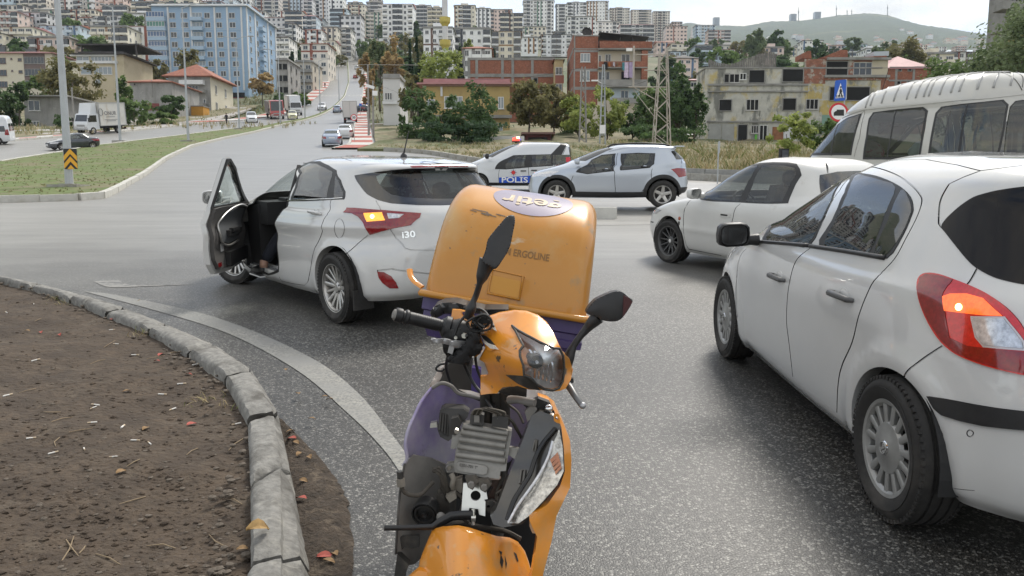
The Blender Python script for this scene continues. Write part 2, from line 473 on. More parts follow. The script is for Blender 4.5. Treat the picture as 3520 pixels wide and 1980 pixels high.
  fn=np.cross(P[T[:,1]]-P[T[:,0]],P[T[:,2]]-P[T[:,0]]);fl=(fn*Nn[T[:,0]]).sum(1)<0;T[fl]=T[fl][:,::-1]
  out={}
  merged={}
  for side in('L','R'):
   cls=np.zeros(len(T),int)
   def dolines(over):
    for li,l in enumerate(s.lines):
     if side not in l['side']or l['over']!=over:continue
     Q=np.array(l['loop']);A=Q;Bq=np.roll(Q,-1,0)
     if not l['closed']:A,Bq=A[:-1],Bq[:-1]
     lo=Q.min(0)-l['w'];hi=Q.max(0)+l['w'];sel=np.where(((C>lo)&(C<hi)).all(1))[0]
     if not len(sel):continue
     dv=Bq-A;tt=np.clip(((C[sel][:,None]-A[None])*dv[None]).sum(2)/((dv**2).sum(1)[None]+1e-12),0,1)
     dd=np.linalg.norm(C[sel][:,None]-(A[None]+tt[...,None]*dv[None]),axis=2).min(1)
     cls[sel[dd<l['w']*.52]]=-(li+1)
   dolines(False)
   for ri,rg in enumerate(s.regs):
    if side in rg['side']:
     m=inside(rg['loop'],C)
     if rg.get('keepgap',True)and not rg['hole']and rg['name'].endswith('door'):m&=cls>=0
     cls[m]=ri+1
   dolines(True)
   sg=np.array([1,1 if side=='L' else-1,1])
   for c in np.unique(cls):
    if c>0 and s.regs[c-1]['hole']:continue
    tri=T[cls==c]
    if c==0:nm,mat,off,mg,par='body',body_mat,0,True,None
    elif c<0:
     l=s.lines[-c-1];nm,mat,off,mg,par=l['name'],l['mat']or gap_mat,l['off'],l['name']=='gap',None
    else:
     rg=s.regs[c-1];nm,mat,off,mg,par=rg['name'],rg['mat'],rg['off'],rg['merge'],rg['parent']
    used,inv=np.unique(tri,return_inverse=True);tri2=inv.reshape(-1,3)
    pp=(P[used]+Nn[used]*off)*sg;nn=Nn[used]*sg
    if side=='R':tri2=tri2[:,::-1]
    vs=[tuple(v)for v in pp];ns=[tuple(v)for v in nn];fs=[tuple(int(i)for i in t)for t in tri2];mi=[0]*len(fs)
    if flange and(c==0 or nm.endswith('door')):
     holes=[i+1 for i,rg in enumerate(s.regs)if rg['hole']and side in rg['side']]
     ht=T[np.isin(cls,holes)];he=set()
     for t in ht:
      for e in((t[0],t[1]),(t[1],t[2]),(t[2],t[0])):he.add((min(e),max(e)))
     um={int(g):i for i,g in enumerate(used)}
     for t in tri:
      for e in((t[0],t[1]),(t[1],t[2]),(t[2],t[0])):
       if(min(e),max(e))in he:
        o=len(vs);a_,b_=um[int(e[0])],um[int(e[1])]
        ia=np.array(pp[a_])-nn[a_]*flange*.6-np.array([0,sg[1]*flange*.7,0]);ib=np.array(pp[b_])-nn[b_]*flange*.6-np.array([0,sg[1]*flange*.7,0])
        ed=np.cross(np.array(pp[b_])-np.array(pp[a_]),ia-np.array(pp[a_]));ed=ed/(np.linalg.norm(ed)+1e-12)
        vs+=[tuple(pp[a_]),tuple(pp[b_]),tuple(ib),tuple(ia)];ns+=[tuple(ed)]*4;fs.append((o,o+1,o+2,o+3));mi.append(1)
    key=nm if mg else nm+side
    m=merged.setdefault(key,dict(name=nm,v=[],n=[],f=[],m=[],mat=mat,par=par,side=side,base=[]))
    o=len(m['v']);m['v']+=vs;m['n']+=ns;m['f']+=[tuple(i+o for i in f)for f in fs];m['m']+=mi
  objs={}
  order=sorted(merged.items(),key=lambda kv:kv[1]['par']is not None)
  for key,m in order:
   me=bpy.data.meshes.new(m['name']);me.from_pydata(m['v'],[],m['f'])
   me.materials.append(m['mat'])
   if any(m['m']):me.materials.append(flange_mat or gap_mat);me.polygons.foreach_set('material_index',m['m'])
   me.polygons.foreach_set('use_smooth',[True]*len(m['f']))
   me.normals_split_custom_set_from_vertices([Vector(n)for n in m['n']])
   me.update()
   par=root
   if m['par']:
    par=objs.get(m['par']+m['side'])or objs.get(m['par'])or root
   objs[key]=link({'gap':'panel_seam'}.get(m['name'],m['name']),me,None,par)
  s.objs=objs
  return objs
 def at(s,mode,p,off=0.):
  "point and normal (local) under a side / rear / pixel position"
  u=s.cast1(mode,p);P,N=s.S(np.array([u]));return Vector(P[0])+Vector(N[0])*off,Vector(N[0])
def pose(rear,heading,wb,half_track,scale=1.0,z=None):
 "matrix of a vehicle whose rear-left tyre touches the ground at 'rear' and which points along 'heading' (xy)"
 h=Vector((heading[0],heading[1],0)).normalized();l=Vector((-h.y,h.x,0))
 c=Vector((rear[0],rear[1],0))+h*(wb/2*scale)-l*(half_track*scale)
 n=gnormal(c.x,c.y);z0=zg(c.x,c.y)if z is None else z
 hh=(h-n*h.dot(n)).normalized();ll=n.cross(hh)
 return Matrix(((hh.x,ll.x,n.x,c.x),(hh.y,ll.y,n.y,c.y),(hh.z,ll.z,n.z,z0),(0,0,0,1)))@Matrix.Scale(scale,4)
def car_root(name,label,cat,mtx,group=None):
 o=thing(name,label,cat,group=group);o.matrix_world=mtx;return o
m_white=M('white_car_paint',(.61,.61,.60),.2,coat=1.,noise=(1.2,.03),mix=((.36,.33,.28),3.0,.66,.85))
m_white2=M('old_white_paint',(.60,.595,.57),.38,coat=.5,noise=(2.2,.05),mix=((.30,.26,.20),2.4,.62,.85))
m_silver=M('silver_car_paint',(.44,.48,.54),.30,metal=.55,coat=1.)
m_black=M('black_plastic',(.018,.018,.019),.45,noise=(30,.2))
m_gloss=M('gloss_black',(.01,.01,.011),.12)
m_rub=M('rubber',(.022,.021,.020),.75,noise=(40,.25),mix=((.075,.068,.06),6,.5,.8))
m_gap=M('seam_rubber',(.012,.012,.012),.8)
m_alloy=M('alloy',(.50,.49,.47),.35,metal=.8,noise=(8,.15))
m_alloyd=M('dark_alloy',(.10,.10,.10),.4,metal=.5)
m_hubcap=M('wheel_cover_silver',(.33,.33,.32),.4,metal=.4,noise=(12,.15))
m_disc=M('brake_disc',(.10,.09,.085),.6,metal=.3)
m_chrome=M('chrome',(.8,.8,.8),.12,metal=1.)
m_red=M('red_lens',(.24,.005,.010),.12,coat=1.,noise=(60,.35))
m_redlit=M('lit_red_lens',(.34,.008,.010),.15,coat=1.,noise=(50,.4),emit=(1,.02,.012),es=.09)
m_amber=M('lit_amber_lens',(.8,.30,.03),.15,coat=1.,noise=(40,.5),emit=(1,.36,.03),es=.75)
m_clear=M('clear_lens',(.62,.62,.64),.08,metal=.35,coat=1.,noise=(50,.4))
m_glassd=glass('tinted_pane',(.12,.135,.135),2.0)
m_glassm=glass('light_tinted_pane',(.42,.45,.44),1.7)
m_glassb=M('black_glass',(.006,.006,.007),.03,coat=1.)
m_int=M('cabin_dark',(.022,.022,.023),.8)
m_seat=M('seat_fabric',(.055,.055,.058),.9,noise=(30,.2))
m_plate=M('plate_white',(.7,.7,.7),.4)
def wheel(root,x,y,r,rr,width,style,side=1,steer=0,detail=1):
 "a wheel is an Empty's mesh pair: tyre + rim; side=1 left"
 n=48 if detail else 24
 tb=MB();w=width
 prof=[(rr,-w*.42),(rr+.012,-w*.48),(rr+(r-rr)*.5,-w*.54),(r-.03,-w*.5),(r-.008,-w*.42)]
 if detail:
  g=.008
  for a in(-.22,0,.22):prof+=[(r,w*(a-.035)),(r-g,w*(a-.03)),(r-g,w*(a+.03)),(r,w*(a+.035))]
 prof+=[(r-.008,w*.42),(r-.03,w*.5),(r-.045,w*.535),(r-.052,w*.528),(rr+(r-rr)*.5,w*.55),(rr+.014,w*.50),(rr+.004,w*.46),(rr-.012,w*.44)]
 tb.lathe(prof,n,ax=(0,1,0))
 if detail:
  for k in range(64):
   a=k*2*math.pi/64
   for sy in(-1,1):
    tb.box((math.cos(a)*(r-.012),sy*w*.445,math.sin(a)*(r-.012)),(.016,w*.07,.018),Matrix.Rotation(-a,3,'Y'))
 ty=obj('tyre',tb,m_rub,None,40)
 rb=MB();f=w*.40
 rb.lathe([(rr,-w*.4),(rr-.02,-w*.3),(rr-.03,f-.07),(rr-.012,f-.01),(rr+.006,f+.006),(rr+.002,f+.012),(rr-.012,f+.008),(rr-.022,f-.012)],n,ax=(0,1,0),mi=0)
 rb.lathe([(rr-.03,f-.09),(.06,f-.10),(0,f-.10)],n,ax=(0,1,0),mi=1)
 def spoke(a,r0,r1,w0,w1,y0,y1,th,mi=0):
  ca,sa=math.cos(a),math.sin(a);u=Vector((ca,0,sa));v=Vector((-sa,0,ca));Y=Vector((0,1,0))
  A=[u*r0-v*w0+Y*(y0-.004),u*r0-v*w0*.55+Y*y0,u*r0+v*w0*.55+Y*y0,u*r0+v*w0+Y*(y0-.004),u*r0+v*w0+Y*(y0-th),u*r0-v*w0+Y*(y0-th)]
  B=[u*r1-v*w1+Y*(y1-.004),u*r1-v*w1*.55+Y*y1,u*r1+v*w1*.55+Y*y1,u*r1+v*w1+Y*(y1-.004),u*r1+v*w1+Y*(y1-th),u*r1-v*w1+Y*(y1-th)]
  rb.add(A+B,[(i,(i+1)%6,6+(i+1)%6,6+i)for i in range(6)]+[tuple(range(5,-1,-1)),tuple(range(6,12))],mi)
 if style=='cover':
  rb.lathe([(0,f+.012),(rr*.20,f+.012),(rr*.26,f+.006),(rr*.52,f+.002),(rr*.57,f-.012),(rr*.5,f-.03)],n,ax=(0,1,0))
  rb.lathe([(rr*.88,f-.004),(rr*.93,f+.006),(rr*.985,f+.004),(rr*.99,f-.01)],n,ax=(0,1,0))
  for k in range(15):
   a=k*2*math.pi/15;spoke(a,rr*.5,rr*.93,rr*.065,rr*.09,f+.001,f+.003,.02)
  rb.lathe([(0,f+.016),(rr*.13,f+.016),(rr*.15,f+.012)],20,ax=(0,1,0),mi=2)
  rb.lathe([(rr*.115,f+.017),(rr*.125,f+.021),(rr*.14,f+.017)],20,ax=(0,1,0),mi=0)
  rb.box((0,f+.019,0),(rr*.2,.004,rr*.05),Matrix.Rotation(.6,3,'Y'),0)
 elif style=='twin5':
  for k in range(5):
   a=k*2*math.pi/5+.3
   for q in(-1,1):spoke(a+q*.20,rr*.18,rr*.97,rr*.085,rr*.075,f-.035,f+.0,.03)
   spoke(a+.628,rr*.18,rr*.97,rr*.07,rr*.05,f-.038,f-.006,.03)
  rb.lathe([(0,f-.018),(rr*.15,f-.018),(rr*.24,f-.03),(rr*.26,f-.06)],24,ax=(0,1,0))
  for k in range(5):
   a=k*2*math.pi/5;rb.lathe([(0,f-.022),(.011,f-.024),(.012,f-.034)],8,org=(math.cos(a)*rr*.19,0,math.sin(a)*rr*.19),ax=(0,1,0),mi=1)
 elif style=='spoke12':
  for k in range(12):spoke(k*2*math.pi/12+.1,rr*.2,rr*.96,rr*.06,rr*.035,f-.045,f-.008,.025)
  rb.lathe([(0,f-.03),(rr*.14,f-.03),(rr*.3,f-.04),(rr*.33,f-.06)],24,ax=(0,1,0))
  rb.lathe([(0,f-.024),(rr*.12,f-.026),(rr*.13,f-.034)],16,ax=(0,1,0),mi=2)
 else:
  for k in range(5):spoke(k*2*math.pi/5+.4,rr*.15,rr*.97,rr*.2,rr*.15,f-.03,f-.004,.03)
  rb.lathe([(0,f-.012),(rr*.17,f-.015),(rr*.25,f-.03),(rr*.26,f-.06)],20,ax=(0,1,0))
 col={'cover':m_hubcap,'spoke12':m_alloyd}.get(style,m_alloy)
 wl=thing('wheel',None,None);wl.parent=root
 wl.location=(x,y,r);wl.rotation_euler=(0,0,(0 if side>0 else math.pi)+steer)
 ty.parent=wl
 rm=obj('rim',rb,[col,m_gloss,m_chrome],wl,30)
 return wl
def wheels4(root,wb,track_y,r,rr,width,style,steer=0,detail=1,fx=None,rx=None):
 fx=wb/2 if fx is None else fx;rx=-wb/2 if rx is None else rx
 w0=wheel(root,rx,track_y,r,rr,width,style,1,0,detail)
 for(x,sy,st)in((rx,-1,0),(fx,1,steer),(fx,-1,steer)):
  c=copy_tree(w0);c.parent=root;c.location=(x,sy*track_y,r);c.rotation_euler=(0,0,(0 if sy>0 else math.pi)+st)
def underbody(root,wb,W,r,zb,xf,xr,arch_r,fx=None,rx=None):
 fx=wb/2 if fx is None else fx;rx=-wb/2 if rx is None else rx
 mb=MB();h=.10
 mb.b2((rx+arch_r,-W/2+.09,zb+.005),(fx-arch_r,W/2-.09,zb+h))
 mb.b2((rx-arch_r,-W/2+.34,zb+.05),(rx+arch_r,W/2-.34,zb+h+.05))
 mb.b2((fx-arch_r,-W/2+.34,zb+.05),(fx+arch_r,W/2-.34,zb+h+.05))
 mb.b2((xr+.25,-W/2+.2,zb+.06),(rx-arch_r,W/2-.2,zb+.2))
 mb.b2((fx+arch_r,-W/2+.2,zb+.06),(xf-.25,W/2-.2,zb+.2))
 for x in(fx,rx):
  for sy in(-1,1):
   aa=np.linspace(-.15,math.pi+.15,19);R0=arch_r+.015
   y0,y1=sy*(W/2-.045),sy*(W/2-.5)
   for a,b in zip(aa[:-1],aa[1:]):
    p=[(x+R0*math.cos(t),y,r+R0*math.sin(t))for t,y in((a,y0),(b,y0),(b,y1),(a,y1))]
    mb.add(p,[(0,1,2,3)])
   mb.add([(x+R0*math.cos(t),y1,r+R0*math.sin(t))for t in aa],[tuple(range(len(aa)))])
 return obj('underbody',mb,m_int,root)
def cabin(root,W,xd,xs,xr,zf,zb,wheel_y=.36,detail=1):
 "floor, dashboard, two front seats, bench, steering wheel"
 mb=MB();mb.b2((xr-.45,-W/2+.1,zf),(xd+.35,W/2-.1,zf+.03));mb.b2((xr-.5,-W/2+.12,zf),(xr-.38,W/2-.12,zb+.0))
 mb.b2((xd+.02,-W/2+.08,zf),(xd+.35,W/2-.08,zb-.06))
 mb.box((xd,0,zb-.14),(.36,W-.2,.24));mb.box((xd-.05,wheel_y,zb-.04),(.2,.34,.1))
 mb.b2((xr+.1,-.1,zf),(xd-.1,.1,zf+.3))
 obj('dashboard',mb,m_int,root)
 for y in(wheel_y,-wheel_y):
  b=MB()
  b.box((xs+.22,y,zf+.22),(.52,.48,.16));b.box((xs-.08,y,zf+.58),(.14,.46,.62),Matrix.Rotation(-.25,3,'Y'),0,.85)
  b.ico((xs-.22,y,zf+.98),.13,2,0,(.45,1,.75));b.tube([(xs-.17,y-.06,zf+.8),(xs-.21,y-.06,zf+.95)],.008,6);b.tube([(xs-.17,y+.06,zf+.8),(xs-.21,y+.06,zf+.95)],.008,6)
  obj('front_seat',b,m_seat,root,40)
 b=MB();b.box((xr+.2,0,zf+.2),(.5,W-.4,.18));b.box((xr-.12,0,zf+.55),(.14,W-.4,.6),Matrix.Rotation(-.3,3,'Y'))
 for y in(-.38,.38):b.ico((xr-.22,y,zf+.9),.11,2,0,(.45,1,.7))
 obj('rear_seat',b,m_seat,root,40)
 b=MB();c=Vector((xd-.26,wheel_y,zb-.08));ang=.45
 ring=[c+Vector((math.sin(ang)*math.cos(a)*.18,math.sin(a)*.18,math.cos(ang)*math.cos(a)*.18))for a in np.linspace(0,2*math.pi,25)]
 b.tube(ring,.015,8,caps=False);b.box(c,(.03,.12,.1));b.tube([c,c+Vector((0,.17,.0))],.014,6);b.tube([c,c+Vector((0,-.17,0))],.014,6);b.tube([c,c+Vector((.2,0,-.08))],.03,8)
 obj('steering_wheel',b,m_black,root,40)
def side_mirror(root,p,w,h,d,mats,out=1,arm=True,glass_m=None):
 "door mirror standing out from the point p (local) to the left (out=1); glass faces backwards"
 mb=MB();P=Vector(p);c=P+Vector((0,out*(w*.5+.07),h*.25))
 n=14
 rings=[]
 for(xx,k)in((-.5,.86),(-.45,.97),(-.1,1.0),(.25,.86),(.45,.55),(.5,.25)):
  ring=[]
  for j in range(n):
   a=j*2*math.pi/n;e=.55
   ca=math.copysign(abs(math.cos(a))**e,math.cos(a));sa=math.copysign(abs(math.sin(a))**e,math.sin(a))
   ring.append(c+Vector((xx*d,out*ca*w/2*k*(1 if ca>0 else 1),sa*h/2*k-(.02*w if ca>0 else 0))))
  rings.append(ring)
 vs=[v for r in rings for v in r];fs=[(i*n+j,i*n+(j+1)%n,(i+1)*n+(j+1)%n,(i+1)*n+j)for i in range(len(rings)-1)for j in range(n)]
 fs.append(tuple((len(rings)-1)*n+j for j in range(n)))
 mb.add(vs,fs)
 mb.add([c+(v-c)*.94 for v in rings[0]],[tuple(range(n))],0)
 if arm:mb.tube([P,P+Vector((0,out*.05,.0)),c+Vector((.0,-out*w*.3,-h*.35))],[.04,.035,.03],8)
 o=obj('door_mirror',mb,mats,root,50)
 g=MB();g.add([c+Vector((-.47*d,0,0))+(v-c-Vector((-.5*d,0,0)))*.9 for v in rings[0]],[tuple(range(n))[::-1]]if out>0 else[tuple(range(n))])
 obj('mirror_glass',g,glass_m or M('mirror_silver',(.10,.11,.12),.03,metal=.0,coat=1.),o)
 return o
def handle(root,p,n,mat,L=.2,mat2=None):
 mb=MB();P=Vector(p);N=Vector(n).normalized();X=Vector((1,0,0));X=(X-N*X.dot(N)).normalized();Z=N.cross(X)
 rot=Matrix((X,N,Z)).transposed()
 mb.tube([P-X*L*.5,P-X*L*.45+N*.025,P+X*L*.4+N*.032,P+X*L*.5],[.010,.014,.017,.012],8,flat=(1,1.0))
 mb.ico(P+X*L*.0-N*.002,.055,2,1 if mat2 else 0,(1,.12,.8))
 return obj('door_handle',mb,[mat]+([mat2]if mat2 else[]),root,50)
_tc={}
def text2d(s,size=1.,bold=0.0):
 cu=bpy.data.curves.new('txt','FONT');cu.body=s;cu.size=size;cu.align_x='CENTER';cu.align_y='CENTER';cu.offset=bold;cu.resolution_u=3;cu.fill_mode='FRONT'
 o=bpy.data.objects.new('txt',cu);COL.objects.link(o)
 dg=bpy.context.evaluated_depsgraph_get();me=o.evaluated_get(dg).to_mesh()
 V=[(v.co.x,v.co.y)for v in me.vertices];F=[tuple(p.vertices)for p in me.polygons]
 o.evaluated_get(dg).to_mesh_clear();bpy.data.objects.remove(o);bpy.data.curves.remove(cu)
 return V,F
def text_mesh(name,s,size,o,ux,uy,mat,parent,bold=0.,depth=.0,fit=None):
 "lettering built as flat raised shapes; o origin, ux/uy axes"
 V,F=text2d(s,size,bold);o,ux,uy=Vector(o),Vector(ux).normalized(),Vector(uy).normalized()
 if fit:
  xs=[v[0]for v in V];k=fit/(max(xs)-min(xs));V=[(x*k,y)for x,y in V]
 mb=MB();mb.add([o+ux*x+uy*y for x,y in V],F)
 return obj(name,mb,mat,parent)
# --- land, roads, kerbs
def asphalt():
 m=bpy.data.materials.new('asphalt');m.use_nodes=True;N,L=nodes_of(m);b=N['Principled BSDF']
 tc=N.new('ShaderNodeTexCoord')
 vo=N.new('ShaderNodeTexVoronoi');vo.inputs['Scale'].default_value=88;L.new(tc.outputs['Object'],vo.inputs['Vector'])
 vd=N.new('ShaderNodeTexVoronoi');vd.feature='DISTANCE_TO_EDGE';vd.inputs['Scale'].default_value=88;L.new(tc.outputs['Object'],vd.inputs['Vector'])
 sep=N.new('ShaderNodeSeparateColor');L.new(vo.outputs['Color'],sep.inputs[0])
 r=N.new('ShaderNodeValToRGB');L.new(sep.outputs[0],r.inputs[0])
 e=r.color_ramp.elements;e[0].position=0;e[0].color=(.036,.035,.033,1);e[1].position=1;e[1].color=(.26,.255,.235,1);k=e.new(.68);k.color=(.078,.076,.071,1)
 ed=N.new('ShaderNodeMapRange');ed.inputs[1].default_value=0.02;ed.inputs[2].default_value=.16;ed.inputs[3].default_value=.2;ed.inputs[4].default_value=1;L.new(vd.outputs['Distance'],ed.inputs[0])
 mu=N.new('ShaderNodeMixRGB');mu.blend_type='MULTIPLY';mu.inputs[0].default_value=1;L.new(r.outputs[0],mu.inputs[1]);L.new(ed.outputs[0],mu.inputs[2])
 n=N.new('ShaderNodeTexNoise');n.inputs['Scale'].default_value=.35;n.inputs['Detail'].default_value=5
 mp=N.new('ShaderNodeMapping');mp.inputs['Scale'].default_value=(.35,1.3,1);mp.inputs['Rotation'].default_value=(0,0,.25);L.new(tc.outputs['Object'],mp.inputs[0]);L.new(mp.outputs[0],n.inputs['Vector'])
 r2=N.new('ShaderNodeValToRGB');r2 .color_ramp.elements[0].position=.33;r2 .color_ramp.elements[0].color=(.66,.66,.67,1);r2 .color_ramp.elements[1].position=.7;r2 .color_ramp.elements[1].color=(1.45,1.44,1.41,1);L.new(n.outputs['Fac'],r2 .inputs[0])
 m2=N.new('ShaderNodeMixRGB');m2 .blend_type='MULTIPLY';m2 .inputs[0].default_value=1;L.new(mu.outputs[0],m2 .inputs[1]);L.new(r2 .outputs[0],m2 .inputs[2])
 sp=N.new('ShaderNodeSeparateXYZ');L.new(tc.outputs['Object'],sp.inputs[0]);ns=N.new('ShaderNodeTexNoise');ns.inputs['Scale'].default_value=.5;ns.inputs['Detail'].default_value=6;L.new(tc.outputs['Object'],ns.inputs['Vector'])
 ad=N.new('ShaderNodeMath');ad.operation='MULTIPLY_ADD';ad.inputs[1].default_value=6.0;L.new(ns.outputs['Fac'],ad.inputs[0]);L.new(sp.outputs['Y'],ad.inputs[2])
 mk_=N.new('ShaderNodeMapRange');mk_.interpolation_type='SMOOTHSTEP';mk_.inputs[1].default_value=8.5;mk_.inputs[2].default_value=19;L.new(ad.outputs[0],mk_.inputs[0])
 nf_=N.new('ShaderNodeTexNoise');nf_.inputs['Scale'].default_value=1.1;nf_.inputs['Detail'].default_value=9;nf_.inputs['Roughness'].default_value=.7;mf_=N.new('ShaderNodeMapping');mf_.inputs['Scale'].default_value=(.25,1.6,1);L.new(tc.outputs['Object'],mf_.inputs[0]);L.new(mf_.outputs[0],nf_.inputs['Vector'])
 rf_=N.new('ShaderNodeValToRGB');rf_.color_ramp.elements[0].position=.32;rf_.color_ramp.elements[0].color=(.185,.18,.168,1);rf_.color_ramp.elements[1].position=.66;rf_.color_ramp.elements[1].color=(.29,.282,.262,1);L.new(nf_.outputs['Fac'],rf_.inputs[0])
 m3=N.new('ShaderNodeMixRGB');L.new(mk_.outputs[0],m3 .inputs[0]);L.new(m2 .outputs[0],m3 .inputs[1]);L.new(rf_.outputs[0],m3 .inputs[2])  # near coarse, far smooth; foreground shade and far sheen also painted into the colour
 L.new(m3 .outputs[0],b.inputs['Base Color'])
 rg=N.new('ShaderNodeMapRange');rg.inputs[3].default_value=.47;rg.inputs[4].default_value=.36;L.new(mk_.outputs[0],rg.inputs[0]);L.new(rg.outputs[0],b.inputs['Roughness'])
 b.inputs['Specular IOR Level'].default_value=.6
 bp=N.new('ShaderNodeBump');bp.inputs['Strength'].default_value=.4;bp.inputs['Distance'].default_value=.006;L.new(vd.outputs['Distance'],bp.inputs['Height']);L.new(bp.outputs[0],b.inputs['Normal'])
 return m
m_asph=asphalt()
m_land=M('hill_soil',(.13,.13,.075),.9,noise=(.05,.3),mix=[((.07,.095,.04),.03,.42,.6),((.22,.19,.13),.02,.58,.7)])
def axis(segs):
 out=[]
 for a,b,st in segs:out+=list(np.arange(a,b,st))
 out.append(segs[-1][1]);return np.array(out,float)
def sheet(name,xs,ys,dz,mat,cond=None):
 X,Y=np.meshgrid(xs,ys);Z=Zg(X,Y)+(dz(X,Y)if callable(dz)else dz)
 nx,ny=len(xs),len(ys);i,j=np.meshgrid(np.arange(ny-1),np.arange(nx-1),indexing='ij');a=(i*nx+j).ravel()
 F=np.stack([a,a+1,a+nx+1,a+nx],1)
 if cond is not None:
  cx=(X[:-1,:-1]+X[1:,1:])/2;cy=(Y[:-1,:-1]+Y[1:,1:])/2;F=F[cond(cx,cy).ravel()]
 mb=MB();mb.add(np.stack([X.ravel(),Y.ravel(),Z.ravel()],1).tolist(),F.tolist());return obj(name,mb,mat,None,True)
gx_=axis([(-1700,-400,40),(-400,-160,12),(-160,80,4),(80,300,12),(300,1700,50)])
gy_=axis([(-40,140,4),(140,420,8),(420,900,20),(900,2600,60)])
tag(sheet('ground',gx_,gy_,lambda x,y:-.20-.0022*np.clip(y,0,900),m_land),kind='structure')
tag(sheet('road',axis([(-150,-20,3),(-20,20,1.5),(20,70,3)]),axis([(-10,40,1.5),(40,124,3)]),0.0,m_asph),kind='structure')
def edge(px):
 P=[gp(*p)for p in px];P.sort(key=lambda p:p.y);ys=np.array([p.y for p in P]);xs=np.array([p.x for p in P])
 return lambda y:np.interp(y,ys,xs)
ER=edge([(1203,499),(1215,450),(1225,414),(1230,385),(1247,331),(1251,293),(1247,241),(1243,214),(1240,196)])
PR=edge([(1285,499),(1275,450),(1263,414),(1261,385),(1268,331),(1266,293),(1259,241),(1254,214),(1250,196)])
MR=edge([(655,507),(760,480),(880,455),(966,431),(1052,414),(1104,397),(1142,376),(1186,331),(1200,285),(1199,241),(1196,207),(1192,192)])
ML=edge([(490,485),(642,466),(818,443),(880,440),(966,422),(1046,408),(1101,390),(1138,372),(1181,331),(1196,285),(1195,241),(1192,207),(1189,192)])
EL=edge([(440,452),(600,436),(720,421),(850,413),(940,400),(1018,380),(1066,355),(1128,300),(1146,248),(1149,214),(1150,193)])
def strip(name,fa,fb,ys,dz,mat,h=.0,kind=None,n=1,parent=None):
 mb=MB()
 for a,b in zip(ys[:-1],ys[1:]):
  P=[]
  for y in(a,b):
   for k in range(n+1):
    x=fa(y)+(fb(y)-fa(y))*k/n;P.append((x,y,zg(x,y)+dz))
  m_=n+1
  mb.add(P,[(k,k+1,m_+k+1,m_+k)for k in range(n)])
  if h:mb.add([P[0],P[m_],(P[m_][0],P[m_][1],P[m_][2]-h),(P[0][0],P[0][1],P[0][2]-h)],[(0,1,2,3)]);mb.add([P[n],P[m_+n],(P[m_+n][0],P[m_+n][1],P[m_+n][2]-h),(P[n][0],P[n][1],P[n][2]-h)],[(0,3,2,1)])
 o=obj(name,mb,mat,parent);
 if kind:tag(o,kind=kind)
 return o
ysf=np.concatenate([np.arange(122,200,3),np.arange(200,500,6)])
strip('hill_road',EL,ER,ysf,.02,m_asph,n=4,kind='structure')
m_kerb=M('kerb_concrete',(.33,.32,.29),.85,noise=(7,.2),bump=(40,.4,.01),mix=((.20,.18,.14),2.5,.5,.75))
m_kerb_w=M('kerb_pale',(.48,.47,.43),.85,noise=(6,.15),bump=(30,.3,.01),mix=((.28,.25,.19),1.5,.52,.72))
m_red_band=M('paving_red',(.36,.10,.075),.8,noise=(3,.2),mix=((.40,.33,.29),2.2,.58,.75));m_white_band=M('paving_white',(.50,.49,.46),.8,noise=(3,.12),mix=((.33,.31,.28),2,.55,.75))
m_pave=M('paving_grey',(.34,.32,.30),.85,noise=(1.2,.15))
m_grass=M('median_turf',(.10,.135,.035),.95,noise=(3.0,.35),mix=[((.17,.14,.085),.7,.47,.60),((.11,.145,.04),1.4,.5,.65)])
m_field=M('rough_field',(.19,.165,.10),.95,noise=(1.2,.3),mix=[((.09,.105,.04),.25,.45,.6),((.27,.22,.14),.6,.55,.7)])
def slab(name,poly,h,mat,step,kind='structure',amp=0.0,skirt=.35):
 V,T=fill2d([(p[0],p[1])for p in poly],step)
 z=Zg(V[:,0],V[:,1])+h
 if amp:
  rr=np.random.default_rng(5);B=set(i for e in border_edges(T)for i in e)
  z=z+np.array([0 if i in B else(rr.random()-.5)*amp for i in range(len(V))])
 P=np.column_stack([V,z]);mb=MB();mb.add(P.tolist(),T.tolist())
 for a,b in border_edges(T):mb.add([P[b],P[a],P[a]-[0,0,skirt],P[b]-[0,0,skirt]],[(0,1,2,3)])
 return tag(obj(name,mb,mat,None,False),kind=kind)
def W2(px):return[(p.x,p.y)for p in(gp(*q)for q in px)]
_stone={}
def stones(name,line,L,w,h,mat,kindtag='structure',jit=.01,z0=0.,hgt=None,rnd=random.Random(4),lean=0.):
 "a run of kerb stones: a kerb object carrying one child per stone"
 P=resample([Vector((p[0],p[1],0))for p in line],.1);run=[P[0]];acc=0
 for a,b in zip(P[:-1],P[1:]):
  acc+=(b-a).length
  if acc>=L:run.append(b);acc=0
 base=MB();base.tube([(p.x,p.y,zg(p.x,p.y)-.04)for p in run],.05,4);root=tag(obj(name,base,mat),kind=kindtag)
 key=(round(L,2),w,h,mat.name)
 if key not in _stone:
  m_=MB();b=.012;l=L-.012
  prof=[(-w/2,-.15),(w/2,-.15),(w/2,h-b),(w/2-b*1.6,h),(-w/2+b,h),(-w/2,h-b)]
  m_.prism([(-l/2,y,z)for y,z in prof],(l,0,0));me=m_.mesh('kerb_stone');me.materials.append(mat);_stone[key]=me
 for a,b in zip(run[:-1],run[1:]):
  c=(a+b)/2;d=b-a;o=link('kerb_stone',_stone[key],None,root)
  za,zb_=zg(a.x,a.y),zg(b.x,b.y)
  o.location=(c.x+rnd.uniform(-jit,jit),c.y+rnd.uniform(-jit,jit),(za+zb_)/2+z0+rnd.uniform(-jit,jit))
  o.rotation_euler=(lean,-math.atan2(zb_-za,d.length)+rnd.uniform(-jit,jit),math.atan2(d.y,d.x)+rnd.uniform(-jit,jit)*2);o.scale=(d.length/L,1,1)
 return root
near_r=[(-160,697),(0,697),(138,693),(293,688),(345,683),(380,670),(466,621),(566,552),(655,507)]
